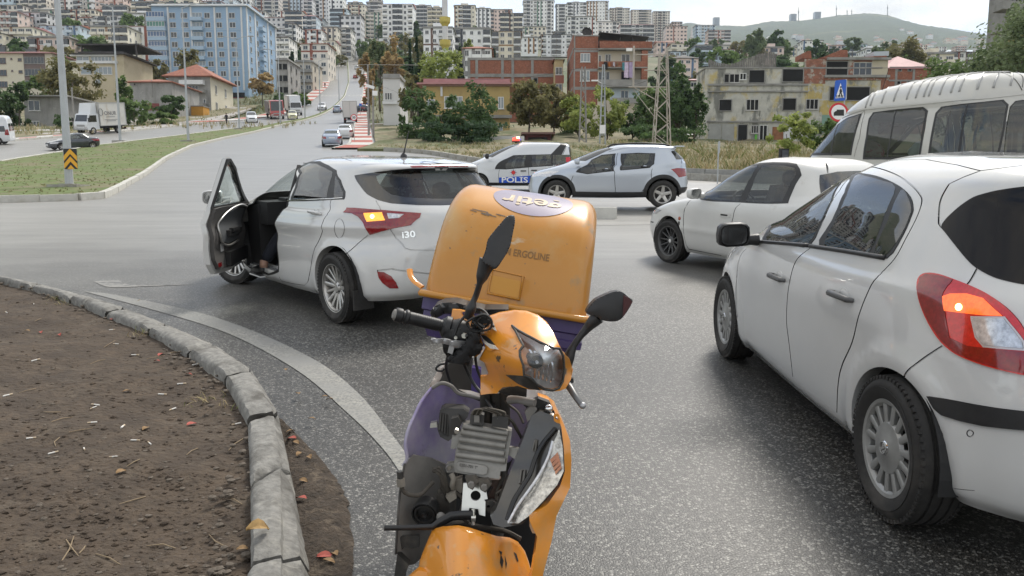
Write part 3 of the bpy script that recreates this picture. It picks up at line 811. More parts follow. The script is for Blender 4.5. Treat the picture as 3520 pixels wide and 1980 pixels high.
near_l=[(-160,592),(0,562),(103,545),(214,528),(304,507),(390,498),(490,485)]
ylong=np.arange(75,128,4.0)
mr_far=[(float(MR(y)),y)for y in np.arange(gp(655,507).y+4,172,5)];ml_far=[(float(ML(y)),y)for y in np.arange(gp(490,485).y+4,172,5)]
MEDIAN=W2(near_r)+mr_far+ml_far[::-1]+W2(near_l)[::-1]
slab('grass_median',MEDIAN,.15,m_grass,1.3,amp=.05)
c_near=[(p.x,p.y)for p in catmull([Vector((*p,0))for p in W2(near_r)],8)]
stones('median_kerb',c_near[2:]+mr_far[:12],1.0,.2,.21,m_kerb_w)
stones('far_median_kerb',W2(near_l)[1:]+ml_far[:8],1.6,.2,.20,m_kerb_w)
strip('narrow_median',ML,MR,ysf[ysf>168],.14,m_grass,h=.2,kind='structure')
strip('upper_median_kerb',lambda y:MR(y)-.12,lambda y:MR(y)+.12,np.arange(110,480,5),.20,m_kerb_w,h=.2,kind='structure')
def bands(name,fa,fb,y0,y1,L,h=.14):
 root=strip(name,fa,fb,np.arange(y0,y1+3,3.0),h-.03,m_pave,h=.2,kind='structure');k=0;y=y0
 while y<y1-L:
  strip('paving_band',lambda t:fa(t)+.08,lambda t:fb(t)-.08,[y+.05,y+L*.5,y+L-.05],h+.012-(k%3)*.004,m_red_band if k%2==0 else m_white_band,h=.05,parent=root);y+=L;k+=1
  if y>140:L=6.0
 strip('kerb_edge',lambda t:fa(t)-.16,lambda t:fa(t)+.05,np.arange(y0,y1+3,3.0),h+.02,m_kerb_w,h=.2,parent=root)
 return root
bands('striped_pavement',ER,PR,62,330,4.2)
bands('left_pavement',lambda y:EL(y)-3.4,lambda y:EL(y)-.05,125,330,6.0)
strip('crest_pavement',ER,PR,np.arange(330,480,8.0),.1,m_pave,h=.2,kind='structure')
el_line=[(float(EL(y)),y)for y in np.arange(gp(440,452).y+1,128,4)]
near_e=W2([(-250,512),(0,489),(60,484),(180,474),(300,463),(440,452)])
slab('left_verge',near_e+el_line+[(-60,180),(-260,180),(-260,near_e[0][1])],.14,m_pave,5.0)
stones('left_kerb',near_e[1:]+el_line,2.0,.22,.19,m_kerb_w)
inn=[(x-2.6,y+4.6)for x,y in near_e]+[(x-4.5,y+1.5)for x,y in el_line]
slab('left_lot',inn+[(-60,184),(-264,184)],.17,m_field,4.0,amp=.2)
root=tag(obj('red_pavement',MB().quad(*[(x-1.0,y+1.8+dy,zg(x-1.0,y+1.8)+.15)for(x,y),dy in((near_e[1],0),(near_e[2],0),(near_e[2],1.8),(near_e[1],1.8))]),m_red_band),kind='structure')
prev=None
for i in range(1,len(near_e)-1):
 (xa,ya),(xb,yb_)=near_e[i],near_e[i+1]
 for k in range(4):
  f0,f1=k/4,(k+.96)/4;q=[(xa+(xb-xa)*f-1.0*g,ya+(yb_-ya)*f+1.9*g)for f,g in((f0,.25),(f1,.25),(f1,1.25),(f0,1.25))]
  obj('paving_band',MB().quad(*[(x,y,zg(x,y)+.172)for x,y in q]),[m_red_band,m_white_band][(i*4+k)//2%2],root)
fl=[(float(PR(y))+.2,y)for y in np.arange(60,118,5)]
BAR=[(1322,520),(1400,524),(1480,531),(1600,551),(1760,574),(1950,592),(2180,607),(2480,624),(2900,640),(3600,660)]
bar=[(p.x,p.y)for p in catmull([Vector((*p,0))for p in W2(BAR)],5)]
slab('rough_field',bar+[(75,60),(75,122)]+fl[::-1],.20,m_field,2.2,amp=.5)
stones('field_kerb',bar,1.5,.25,.30,m_kerb)
m_wallc=M('barrier_concrete',(.27,.27,.26),.85,noise=(2,.2),mix=((.42,.41,.38),1.2,.5,.6,(.2,.2,3)))
wl=[(x+.1,y+.55)for x,y in bar if x>-2]
stones('low_wall',wl,2.4,.3,.52,m_wallc)
dv=[(p.x,p.y)for p in(pt(1780,722,17.5),pt(2000,727,17.4),pt(2240,733,17.3),pt(2420,737,17.2))]
stones('concrete_divider',dv,2.2,.5,.20,M('divider_concrete',(.55,.54,.50),.8,noise=(3,.12),bump=(12,.4,.02)),z0=.05)
m_line=M('road_paint',(.26,.255,.23),.7,noise=(14,.2),mix=[((.16,.16,.155),55,.47,.56),((.21,.21,.20),3.0,.42,.66)])
zk=ZO(0,930,.7246)
def ribbon(name,A,B,mat,dz=.005,n=6):
 a=catmull([Vector((*p,0))for p in W2(A)],n);b=catmull([Vector((*p,0))for p in W2(B)],n);mb=MB()
 for i in range(len(a)-1):mb.quad(*[(p.x,p.y,zg(p.x,p.y)+dz)for p in(a[i],b[i],b[i+1],a[i+1])])
 return tag(obj(name,mb,mat),kind='structure')
ribbon('painted_line',zk([(395,100),(750,195),(1080,300),(1400,470),(1650,680),(1800,830),(1890,950),(1990,1120),(2060,1300),(2100,1480)]),zk([(500,108),(900,190),(1200,288),(1500,430),(1700,585),(1850,770),(1960,920),(2050,1080),(2130,1280),(2180,1480)]),m_line)
m_faint=M('worn_road_paint',(.24,.235,.22),.7,mix=((.12,.12,.118),9,.45,.6))
ribbon('worn_line',zk([(440,52),(520,80),(700,76)]),zk([(560,48),(640,70),(960,66)]),m_faint)
def flatstrip(name,px,mat,dz):
 P=[gp(*q)for q in px];return tag(obj(name,MB().quad(*[(p.x,p.y,p.z+dz)for p in P]),mat),kind='structure')
flatstrip('lane_line',[(2040,772),(2240,769),(2240,773),(2040,776)],m_line,.004)
for k,y in enumerate((214.0,143.0)):
 cw=tag(obj('crosswalk',MB().quad(*[(x,yy,zg(x,yy)+.015)for x,yy in((EL(y)+.2,y),(EL(y)+.4,y),(EL(y)+.4,y+.2),(EL(y)+.2,y+.2))]),m_white_band),kind='structure')
 for a,b in((EL,ML),(MR,ER)):
  n=int(abs(b(y)-a(y))/1.1)
  for i in range(n):
   x=a(y)+.4+i*1.1;ya=y+(0 if a is EL else 2)*(1 if k else .5)
   if k==1 and a is MR:continue
   obj('crosswalk_bar',MB().quad(*[(xx,yy,zg(xx,yy)+.05)for xx,yy in((x,ya),(x+.55,ya),(x+.55,ya+3.5),(x,ya+3.5))]),m_white_band,cw)
# --- the near island of bare soil
m_stone=M('kerb_stone_rough',(.20,.195,.18),.9,noise=(24,.35),bump=(70,.6,.008),mix=[((.09,.085,.075),5,.5,.68),((.30,.29,.26),9,.56,.7)])
def dirt_mat():
 m=M('bare_soil',(.068,.049,.033),.95,noise=(9,.35),bump=(28,1.0,.03),mix=[((.05,.036,.025),2.6,.48,.62),((.10,.078,.056),5.5,.56,.72),((.05,.036,.026),40,.56,.66)])
 return m
m_soil=dirt_mat()
inner=zk([(-60,22),(0,37),(150,72),(330,124),(500,194),(700,270),(890,378),(1065,500),(1172,690),(1186,990),(1186,1370),(1130,1460),(1100,1700)])
outer_top=zk([(-60,12),(0,22),(160,60),(360,113),(570,178),(775,257),(1008,355),(1185,475),(1305,665),(1335,920),(1345,1345),(1350,1460),(1350,1700)])
KH=.15
def gph(px,py,h):
 "ground point for something h above the ground"
 r=ray(px,py);lo,hi=.5,60.0
 for _ in range(50):
  m_=(lo+hi)/2;p=CAM+r*(m_/r.y)
  if p.z>zg(p.x,p.y)+h:lo=m_
  else:hi=m_
 return CAM+r*(lo/r.y)
inn_w=[gph(*p,KH)for p in inner];out_w=[gph(*p,KH)for p in outer_top]
inn_c=catmull(inn_w,10);
rs=np.random.default_rng(11)
def fbm(x,y,s,seed):
 v=0;a=1;r_=np.random.default_rng(seed)
 for o in range(5):
  ph=r_.random((4,2))*6.28;dr=r_.normal(size=(4,2));dr/=np.linalg.norm(dr,axis=1,keepdims=True)
  for k in range(4):v=v+a*np.sin((x*dr[k,0]+y*dr[k,1])*s*(1+.35*k)+ph[k,0])/4
  s*=2.1;a*=.55
 return v
poly=[(p.x,p.y)for p in inn_c]+[(-1.4,.2),(-9,.2),(-14,6),(-15,10.5)]
V,T=fill2d(poly,.075)
edge_pts=np.array([(p.x,p.y)for p in inn_c]);dist=np.sqrt(((V[:,None]-edge_pts[None])**2).sum(2).min(1))
zz=Zg(V[:,0],V[:,1])+KH-.06+.10*sstep(.1,1.6,dist)+.028*fbm(V[:,0],V[:,1]*1.7,2.2,3)*sstep(0,.3,dist)+.009*fbm(V[:,0],V[:,1],17,8)
mb=MB();mb.add(np.column_stack([V,zz]).tolist(),T.tolist());SOIL=tag(obj('bare_soil',mb,m_soil,None,True),kind='structure')
soil_bvh=BVHTree.FromPolygons(np.column_stack([V,zz]).tolist(),T.tolist())
def soil_at(px,py):
 l,n,f,d=soil_bvh.ray_cast(CAM,ray(px,py).normalized());return(l,n)if l else(gp(px,py),Vector((0,0,1)))
kb=MB();kb.tube([(p.x,p.y,p.z-.2)for p in inn_w],.03,4);KERB=tag(obj('island_kerb',kb,m_stone),kind='structure')
cuts_i=zk([(-60,22),(150,70),(330,122),(500,192),(700,268),(890,376),(1068,498),(1174,690),(1188,990),(1188,1372),(1110,1700)])
cuts_o=zk([(-60,12),(160,60),(365,114),(572,178),(775,256),(1008,354),(1185,474),(1302,664),(1338,900),(1343,1330),(1350,1700)])
base_o=zk([(-60,22),(200,78),(395,130),(600,194),(800,274),(1015,375),(1196,498),(1335,720),(1412,1060),(1510,1450),(1560,1800)])
rk=random.Random(9)
for i in range(len(cuts_i)-1):
 A,B=gph(*cuts_i[i],KH),gph(*cuts_i[i+1],KH);C,D=gph(*cuts_o[i],KH),gph(*cuts_o[i+1],KH);E_,F_=gp(*base_o[i]),gp(*base_o[i+1])
 g=.022;dA=(B-A).normalized()*g;dz=Vector((0,0,rk.uniform(-.012,.014)))
 nu=max(6,int((B-A).length/.05));nv=5;rows=[]
 for a in range(nu+1):
  f=a/nu;e0=.02 if a in(0,nu)else 0
  pi_=(A+dA).lerp(B-dA,f)+dz;po=(C+dA).lerp(D-dA,f)+dz;pb=(E_+dA).lerp(F_-dA,f)
  bulge=(pi_-po);sag=math.sin(f*math.pi)*.012
  row=[pi_-Vector((0,0,.16)),pi_-Vector((0,0,.02+e0)),pi_+(po-pi_)*.1+Vector((0,0,-e0))]
  for b in range(1,nv):row.append(pi_.lerp(po,.1+.8*b/nv)+Vector((0,0,sag-e0)))
  row+=[po-(po-pi_)*.06+Vector((0,0,-.002-e0)),po+Vector((0,0,-.022-e0)),po.lerp(pb,.5)+Vector((0,0,.02)),pb-Vector((0,0,.05))]
  rows.append([p+Vector((rk.gauss(0,.0014),rk.gauss(0,.0014),rk.gauss(0,.0018)))for p in row])
 m_=MB();w_=len(rows[0]);m_.add([p for r_ in rows for p in r_],[(a*w_+b,a*w_+b+1,(a+1)*w_+b+1,(a+1)*w_+b)for a in range(nu)for b in range(w_-1)]+[tuple(range(w_-1,-1,-1)),tuple(nu*w_+b for b in range(w_))])
 obj('kerb_stone',m_,m_stone,KERB,38)
ga=zk([(1330,715),(1365,800),(1412,1060),(1500,1420),(1560,1800)]);gb_=zk([(1352,728),(1520,900),(1622,1040),(1668,1220),(1700,1800)])
a=catmull([Vector((*p,0))for p in W2(ga)],10);b=catmull([Vector((*p,0))for p in W2(gb_)],10);mb=MB();P=[]
for i in range(min(len(a),len(b))):
 for k in range(9):
  f=k/8;p=(a[i]+Vector((-.04,0,0))).lerp(b[i],f);j=rs.normal()*.006*(0 if k==8 else 1)
  P.append((p.x+(rs.normal()*.008 if k==8 else 0),p.y,zg(p.x,p.y)+.006+.018*math.sin(f*math.pi)+j+.012*(1-f)))
n_=len(P)//9;mb.add(P,[(i*9+k,i*9+k+1,(i+1)*9+k+1,(i+1)*9+k)for i in range(n_-1)for k in range(8)]);tag(obj('gutter_soil',mb,M('gutter_dark_soil',(.05,.037,.026),.95,noise=(22,.5),bump=(60,1,.02),mix=((.11,.085,.06),14,.55,.65)),None,True),kind='structure')
# --- the cars in front
zi=ZO(700,480,.4623);zb=ZO(2400,880,.704);z5=ZO(2400,480,.4348);z6=ZO(2200,500,.3106);z3=ZO(1600,440,.3494);zv=ZO(2640,0,.3451)
def mixloop(s,items,step=.03,closed=True):
 U=[s.cast1(m,p)for m,p in items]
 return[(p.x,p.y)for p in resample([Vector((u[0],u[1],0))for u in U],step,closed)]
def hatch_with_open_door():
 wb,r,tr=2.62,.318,.80
 mt=pose(gp(1147,1112),(-.631,.776),wb,.885)
 root=car_root('hatchback_car','white five-door hatchback with its driver door open and an amber rear lamp lit','car',mt)
 lv=[(.19,.17,.27,2.10,-1.96,.80,6,6),(.28,.24,.34,2.17,-2.05,.85,5,5.4),(.45,.42,.48,2.20,-2.085,.875,4.5,4.8),(.60,.60,.66,2.19,-2.085,.884,4,4.3),(.70,.75,.84,2.13,-2.06,.886,4,3.6),(.78,.86,.96,1.98,-2.04,.872,4,3.6),(.88,.935,1.03,1.55,-2.00,.845,5,3.7),(.99,.985,1.08,1.12,-1.955,.815,5,3.7),(1.07,1.06,1.13,.98,-1.90,.79,3.6,3.6),(1.20,1.18,1.22,.72,-1.80,.735,3.4,3.6),(1.32,1.30,1.315,.42,-1.72,.675,3.2,3.6),(1.405,1.385,1.37,.12,-1.75,.61,3.2,3.8),(1.44,1.43,1.392,-.02,-1.72,.54,3.2,3.6),(1.462,1.455,1.40,-.10,-1.60,.36,3,3),(1.47,1.462,1.405,-.14,-1.55,0,3,3)]
 def crease(G):
  x,y,z=G[...,0],G[...,1],G[...,2]
  ln=.80+.04*np.clip(-x,-2,2)
  G[...,1]+=np.where(y>.5,.014*np.exp(-((z-ln)/.035)**2)-.016*np.exp(-((z-ln+.12)/.07)**2),0)
  return G
 ar=.375
 s=Shell(lv,mt,160,120,arches=[(-wb/2,r,ar+.03,.014),(wb/2,r,ar+.03,.014)],crease=crease)
 s.arch(-wb/2,r,ar,.19);s.arch(wb/2,r,ar,.19)
 rw=zi([(768,172),(840,180),(905,212),(960,240),(958,275),(915,430),(668,440),(700,350),(735,245)])
 s.line('px',zi([(762,160),(850,168),(915,200),(975,238),(1012,310),(1045,395),(1043,432),(940,436),(655,446),(690,350),(728,245)]),.05,True,name='window_trim',mat=m_black,off=.003)
 s.region('window_trim','px',zi([(765,166),(850,172),(910,204),(975,240),(1012,312),(1042,395),(1040,430),(940,434),(662,444),(694,350),(730,245)]),m_black,.002)
 s.region('window','px',rw,m_glassd,.003)
 s.region('quarter_window','px',zi([(985,268),(1010,315),(1040,395),(1036,426),(972,430),(976,345)]),m_glassd,.003)
 op=mixloop(s,[('px',p)for p in zi([(742,158),(690,160),(640,172),(560,215),(475,290),(410,375),(372,470)])]+[('side',q)for q in[(.99,.86),(1.02,.70),(1.00,.50),(.92,.33),(.80,.26)]]+[('px',p)for p in zi([(470,998),(552,965),(553,900),(545,700),(557,560),(628,440),(690,300)])])
 s.region('door_opening',None,None,m_gap,raw=op,hole=True,side='L')
 s.line(None,None,.05,True,raw=op,name='door_seal',mat=m_rub,off=-.002,side='L')
 s.line(None,None,.008,True,raw=op,side='R')
 fw=s.loop('side',[(.80,.99),(.55,1.15),(.2,1.31),(-.02,1.345),(-.10,.99)])
 s.region('window',None,None,m_glassd,.003,raw=fw,side='R')
 fwin=s.loop('front',[(.0,1.06),(.55,1.06),(.70,1.05),(.56,1.35),(.3,1.385),(0,1.395),(-.1,1.39),(-.1,1.06)])
 s.region('windscreen',None,None,glass('windscreen_glass',(.72,.78,.76)),.002,raw=fwin,merge=True)
 s.region('rear_window_border','px',zi([(1122,266),(1250,246),(1400,226),(1550,214),(1700,212),(1800,215),(2000,240),(2000,480),(1760,488),(1600,487),(1500,481),(1400,474),(1300,450),(1215,405),(1165,345)]),m_glassb,.002,merge=True)
 s.region('rear_window','px',zi([(1285,275),(1330,252),(1500,232),(1800,228),(2000,250),(2000,440),(1700,440),(1500,430),(1400,410),(1330,360),(1295,310)]),glass('rear_pane',(.42,.46,.44)),.001,merge=True)
 tl=zi([(1037,541),(1066,506),(1130,508),(1200,514),(1330,524),(1500,539),(1617,547),(1608,578),(1540,637),(1400,662),(1330,680),(1238,707),(1213,672),(1188,620),(1150,572),(1100,547)])
 s.region('tail_light','px',tl,m_red,.006,side='LR')
 s.region('turn_signal','px',zi([(1192,547),(1328,541),(1352,600),(1216,611)]),m_amber,.008,side='L',parent='tail_light')
 s.region('turn_signal','px',zi([(1192,547),(1328,541),(1352,600),(1216,611)]),M('amber_lens_off',(.5,.25,.08),.15,coat=1),.008,side='R',parent='tail_light')
 bc=zi([(1258,572)])[0];s.region('bulb','px',[(bc[0]+7*math.cos(a),bc[1]+7*math.sin(a))for a in np.linspace(0,6.28,12,endpoint=False)],M('lit_bulb',(1,.8,.4),.2,emit=(1,.75,.25),es=5),.010,side='L',parent='tail_light')
 s.region('reversing_light','px',zi([(1365,547),(1490,556),(1455,582),(1378,588)]),m_clear,.008,parent='tail_light')
 s.region('reflector','px',zi([(1292,981),(1340,985),(1395,1015),(1430,1060),(1450,1105),(1385,1105),(1330,1065),(1302,1025)]),m_red,.004)
 s.region('brake_light','px',zi([(1535,199),(1700,190),(1880,191),(1890,201),(1700,204),(1550,209)]),m_red,.004,merge=True)
 G=.009
 s.line('px',zi([(1282,455),(1302,490),(1340,560),(1385,640),(1430,730),(1500,810),(1540,823),(1700,824),(2000,826)]),G)
 s.line('px',zi([(1225,712),(1150,772),(1080,835),(1010,890)]),G)
 s.line('px',zi([(950,440),(940,480),(918,560),(885,680),(830,800),(800,930),(775,1060),(750,1082),(650,1068),(580,1050),(556,1000)]),G)
 s.line('px',zi([(1100,160),(1020,130),(880,112),(700,118)]),.008);s.line('px',zi([(1170,188),(1400,180),(1545,180)]),.007)
 cen=zi([(1010,660)])[0]
 s.line('px',[(cen[0]+17*math.cos(a),cen[1]+33*math.sin(a))for a in np.linspace(0,2*math.pi,24,endpoint=False)],.006,True)
 s.line('px',zi([(1290,975),(1400,962),(1560,985),(1700,1000)]),.01,mat=m_white,off=-.012)
 s.build(root,m_white,m_gap,(84,56),flange=.07,flange_mat=m_white)
 mb=MB();pth=[s.at('px',p,.004)[0]for p in zi([(625,455),(800,447),(940,441),(1035,434)])]
 mb.tube(pth,.006,6);obj('window_trim_strip',mb,m_chrome,root,True)
 p,n=s.at('px',zi([(835,548)])[0]);handle(root,p,n,m_white,.21,m_white)
 mb=MB();mb.b2((-.1,.70,.24),(.85,.82,.285));mb.b2((-.1,.66,.20),(.85,.70,.30));obj('door_sill',mb,m_white,root)
 underbody(root,wb,1.76,r,.17,2.1,-2.0,ar)
 wheels4(root,wb,tr-.015,r,.215,.205,'twin5',steer=.42)
 for y in(.78,-.78):mb=MB();mb.box((-wb/2-.37,y,.26),(.02,.19,.17));obj('mud_flap',mb,m_rub,root)
 cabin(root,1.70,.62,-.20,-.95,.24,1.0)
 mb=MB();mb.b2((-1.45,-.52,1.385),(.0,.52,1.395));obj('headliner',mb,M('headliner_grey',(.30,.30,.29),.9),root)
 mb=MB();mb.tube([(-.05,.57,1.36),(-.12,.72,.98),(-.15,.76,.5)],[.04,.05,.06],8);obj('pillar_trim',mb,m_int,root,True)
 p,n=s.at('px',zi([(1545,132)])[0])
 mb=MB();mb.lathe([(.035,0),(.03,.02),(.012,.04)],12,org=p,ax=(0,0,1));mb.tube([p+Vector((0,0,.03)),p+Vector((-.10,0,.24))],[.008,.005],6);obj('roof_antenna',mb,m_black,root,True)
 p,n=s.at('px',zi([(1525,708)])[0],.004)
 V,F=text2d('i30',.075,.002);ux=Vector((0,-1,0));ux=(ux-n*ux.dot(n)).normalized();uy=n.cross(ux)*1
 if uy.z<0:uy=-uy
 bd=MB();q=[p+ux*x*1.25+uy*y for x,y in V];bd.add(q,F);obj('badge',bd,m_chrome,root)
 hinge=Vector((1.0,.80,0));ang=-R(36)
 dr=Matrix.Translation(hinge)@Matrix.Rotation(ang,4,'Z')@Matrix.Translation(-hinge)
 ow=[(.98,.88),(.96,.95),(.62,1.16),(.30,1.36),(.06,1.45),(-.03,1.445),(-.10,.98),(-.135,.70),(-.12,.42),(-.02,.31),(.4,.285),(.82,.30),(.93,.36),(1.0,.52),(1.02,.7)]
 wn=[(.84,.975),(.61,1.125),(.31,1.315),(.08,1.41),(.00,1.41),(-.062,.98)]
 V2,T2=fill2d(ow,.06,[wn])
 def yb(x,z):
  u=s.cast1('side',(x,min(z,.95)));q=s.S(np.array([u]))[0][0].copy();q[1]-=.34*max(0,z-.95);return q
 Pd=np.array([yb(x,z)for x,z in V2])
 Pd[:,0],Pd[:,2]=V2[:,0],V2[:,1]
 if np.cross(Pd[T2[0][1]]-Pd[T2[0][0]],Pd[T2[0][2]]-Pd[T2[0][0]])[1]<0:T2=T2[:,::-1]
 th=np.zeros_like(Pd);th[:,1]=-np.where(V2[:,1]>.965,.035,.05)
 mb=solid_sheet(Pd,T2,th)
 mb.v=[dr@Vector(v)for v in mb.v]
 door=obj('front_door',mb,m_white,root,35)
 def dpart(nm,poly,y0,y1,mat,par=door,holes=(),hole_step=.05):
  Va,Ta=fill2d(poly,hole_step,holes)
  Pa=np.stack([Va[:,0],np.full(len(Va),0.),Va[:,1]],1)
  Pa[:,1]=[yb(x,min(z,.95))[1]for x,z in Va];
  up=np.array([yb(x,z)[1]for x,z in Va]);Pa[:,1]=np.where(Va[:,1]>.95,up,Pa[:,1])+y0
  if np.cross(Pa[Ta[0][1]]-Pa[Ta[0][0]],Pa[Ta[0][2]]-Pa[Ta[0][0]])[1]>0:Ta=Ta[:,::-1]
  m_=solid_sheet(Pa,Ta,np.array([0,y1-y0,0]));m_.v=[dr@Vector(v)for v in m_.v]
  return obj(nm,m_,mat,par,35)
 frame=[(.94,.95),(.62,1.15),(.30,1.35),(.06,1.44),(-.025,1.435),(-.095,.96)]
 dpart('window_frame',frame,-.055,.004,m_black,holes=[wn])
 dpart('door_lining',[(.90,.95),(.1,.965),(-.08,.96),(-.10,.72),(-.08,.46),(.0,.36),(.42,.33),(.80,.35),(.92,.55),(.95,.75)],-.09,-.05,M('door_lining_dark',(.085,.08,.077),.8))
 dpart('speaker_panel',[(.80,.90),(.55,.93),(.25,.88),(.05,.78),(.08,.62),(.3,.58),(.6,.60),(.78,.72)],-.115,-.09,M('lining_grey',(.10,.105,.11),.5))
 rim=[(.82,.92),(.55,.955),(.24,.905),(.03,.80),(.05,.63),(.3,.56),(.6,.58)]
 mb=MB();mb.tube([dr@Vector((x,yb(x,z)[1]-.118,z))for x,z in catmull2(rim)],.012,8);obj('lining_trim',mb,m_alloy,door,True)
 mb=MB();mb.b2((.22,yb(.4,.7)[1]-.15,.66),(.62,yb(.4,.7)[1]-.10,.72));mb.b2((.3,yb(.4,.7)[1]-.165,.70),(.5,yb(.4,.7)[1]-.12,.735));mb.v=[dr@Vector(v)for v in mb.v];obj('armrest',mb,m_black,door)
 mb=MB();mb.b2((.22,yb(.4,.5)[1]-.15,.36),(.82,yb(.4,.5)[1]-.09,.50));mb.v=[dr@Vector(v)for v in mb.v];obj('door_pocket',mb,m_black,door)
 mb=MB();mb.b2((-.02,yb(0,.4)[1]-.10,.38),(.06,yb(0,.4)[1]-.092,.42));mb.v=[dr@Vector(v)for v in mb.v];obj('door_reflector',mb,m_red,door)
 mb=MB();mb.b2((.09,yb(.1,.5)[1]-.10,.52),(.17,yb(.1,.5)[1]-.094,.60));mb.v=[dr@Vector(v)for v in mb.v];obj('door_sticker',mb,M('pale_paper',(.5,.5,.5),.5),door)
 gl=MB();gl.prism([dr@Vector((x,yb(x,z)[1]-.028,z))for x,z in wn],dr.to_3x3()@Vector((0,.004,0)));obj('window',gl,glass('clear_pane',(.90,.94,.92),1.3),door)
 mi=side_mirror(door,(.80,.87,.99),.22,.15,.14,[m_white,m_black]);mi.matrix_local=dr
 mb=MB();mb.box((.86,1.155,1.03),(.03,.03,.04));o=obj('mirror_lamp',mb,m_amber,mi)
 side_mirror(root,(.80,-.86,.99),.22,.15,.14,[m_white,m_black],out=-1)
 return root,s,mt
def catmull2(L,n=6):return[(p.x,p.y)for p in catmull([(x,y,0)for x,y in L],n)]
def near_hatch():
 wb,r,tr=2.511,.305,.765
 mt=pose(gp(3012,1776),(.012,1),wb,.85,1.0)
 root=car_root('parked_hatchback','nearest white hatchback at the right edge with round-shouldered rear and lit tail lamp','car',mt)
 lv=[(.19,.17,.25,1.98,-1.86,.77,6,5.5),(.28,.24,.32,2.04,-1.95,.815,5,5.0),(.42,.40,.47,2.07,-1.985,.84,4.5,4.6),(.58,.58,.64,2.06,-1.975,.852,4,4.3),(.68,.72,.80,2.00,-1.945,.856,4,4.0),(.77,.84,.93,1.84,-1.91,.848,4,3.7),(.88,.93,1.02,1.45,-1.875,.83,5,3.5),(1.0,.985,1.07,1.08,-1.85,.805,5,3.3),(1.09,1.06,1.13,.95,-1.815,.78,3.4,3.2),(1.22,1.18,1.24,.66,-1.75,.735,3.2,3.2),(1.345,1.31,1.34,.34,-1.69,.685,3,3.2),(1.43,1.405,1.415,.06,-1.68,.63,3,3.3),(1.475,1.46,1.455,-.08,-1.60,.55,3,3.2),(1.505,1.495,1.48,-.16,-1.45,.34,3,3),(1.515,1.505,1.485,-.2,-1.4,0,3,3)]
 ar=.334
 s=Shell(lv,mt,170,130,arches=[(-wb/2,r,ar+.035,.018),(wb/2,r,ar+.035,.018)])
 s.arch(-wb/2,r,ar,.19);s.arch(wb/2,r,ar,.19)
 fwl=z5([(512,806),(560,700),(615,610),(680,525),(745,460),(850,375),(980,300),(1150,268),(1010,590),(885,838),(700,824)])
 s.region('window_trim','px',fwl,m_black,.003,smooth=3)
 s.region('window','px',z5([(545,798),(585,690),(650,575),(745,478),(850,392),(980,318),(1135,288),(1000,590),(872,828),(700,816)]),m_glassd,.004,smooth=3)
 s.region('window_trim','px',z5([(960,848),(1060,640),(1200,330),(1228,268),(1330,272),(1450,300),(1590,365),(1680,450),(1703,540),(1690,600),(1620,760),(1495,940),(1300,898)]),m_black,.003,smooth=3)
 s.region('window','px',z5([(1000,845),(1090,640),(1180,440),(1245,290),(1330,292),(1450,325),(1565,380),(1480,590),(1360,895),(1200,870)]),m_glassd,.004,smooth=3)
 s.region('quarter_window','px',z5([(1608,400),(1665,460),(1690,545),(1675,610),(1610,755),(1490,915),(1395,900),(1500,650)]),m_glassd,.004,smooth=3)
 s.region('windscreen','front',[(-.1,1.08),(.55,1.08),(.70,1.07),(.56,1.37),(.3,1.41),(0,1.42),(-.1,1.42)],m_glassd,.002,merge=True)
 s.region('rear_window','px',z5([(1925,688),(1960,630),(2010,580),(2080,520),(2180,455),(2290,420),(2400,396),(2576,372)])+z5([(2800,350),(3100,345),(3500,345),(3500,1210),(3100,1200),(2800,1180)])+z5([(2576,1145),(2450,1120),(2330,1085),(2200,1015),(2120,940),(2030,830),(1960,740)]),M('dark_tailgate_glass',(.008,.007,.008),.03,spec=.25),.003,smooth=3)
 tl=zb([(1073,150),(1084,105),(1118,85),(1180,90),(1260,118),(1340,150),(1420,190),(1500,245),(1560,305),(1600,370),(1625,450),(1635,560),(1600,582),(1500,562),(1400,535),(1330,510),(1260,478),(1190,420),(1130,330),(1088,230)])
 s.region('tail_light','px',tl,m_redlit,.008,smooth=3)
 s.region('tail_light_red','px',zb([(1078,150),(1088,108),(1118,90),(1180,96),(1250,118),(1225,150),(1200,200),(1215,280),(1235,400),(1320,440),(1610,470),(1628,560),(1600,576),(1500,556),(1400,529),(1330,504),(1260,472),(1195,415),(1135,325),(1092,228)]),m_red,.010,parent='tail_light')
 s.region('turn_signal','px',zb([(1203,200),(1240,188),(1320,188),(1400,210),(1495,296),(1400,292),(1212,270)]),M('lit_amber_bulb',(.75,.12,.02),.15,coat=1.,noise=(45,.5),emit=(1,.12,.015),es=.6),.012,parent='tail_light')
 s.region('bulb','px',[(zb([(1285,252)])[0][0]+12*math.cos(a),zb([(1285,252)])[0][1]+12*math.sin(a))for a in np.linspace(0,6.28,12,endpoint=False)],M('lit_bulb',(1,.8,.4),.2,emit=(1,.75,.25),es=6),.014,parent='tail_light',side='L')
 s.region('lamp_frame','px',zb([(1338,296),(1505,298),(1600,420),(1610,466),(1400,448),(1360,400)]),M('lamp_chrome_grey',(.55,.5,.5),.25,metal=.6),.011,parent='tail_light')
 s.region('reversing_light','px',zb([(1350,306),(1500,308),(1588,424),(1594,454),(1405,436),(1372,395)]),m_clear,.013,parent='tail_light')
 G=.008
 s.line('px',z5([(470,690),(560,560),(680,420),(860,278),(1040,215),(1230,206),(1400,220),(1560,275),(1680,355),(1750,430),(1768,490),(1730,610),(1640,785),(1550,945),(1400,1105),(1340,1210),(1270,1390)])+zb([(752,420),(700,540),(682,640),(677,765)]),G,smooth=5)
 s.line('px',z5([(1225,210),(1120,400),(1000,620),(888,838)]),G)
 s.line('px',z5([(885,858),(800,925),(755,1000),(718,1150),(702,1300)])+zb([(432,330),(444,430),(462,590)]),G,smooth=5)
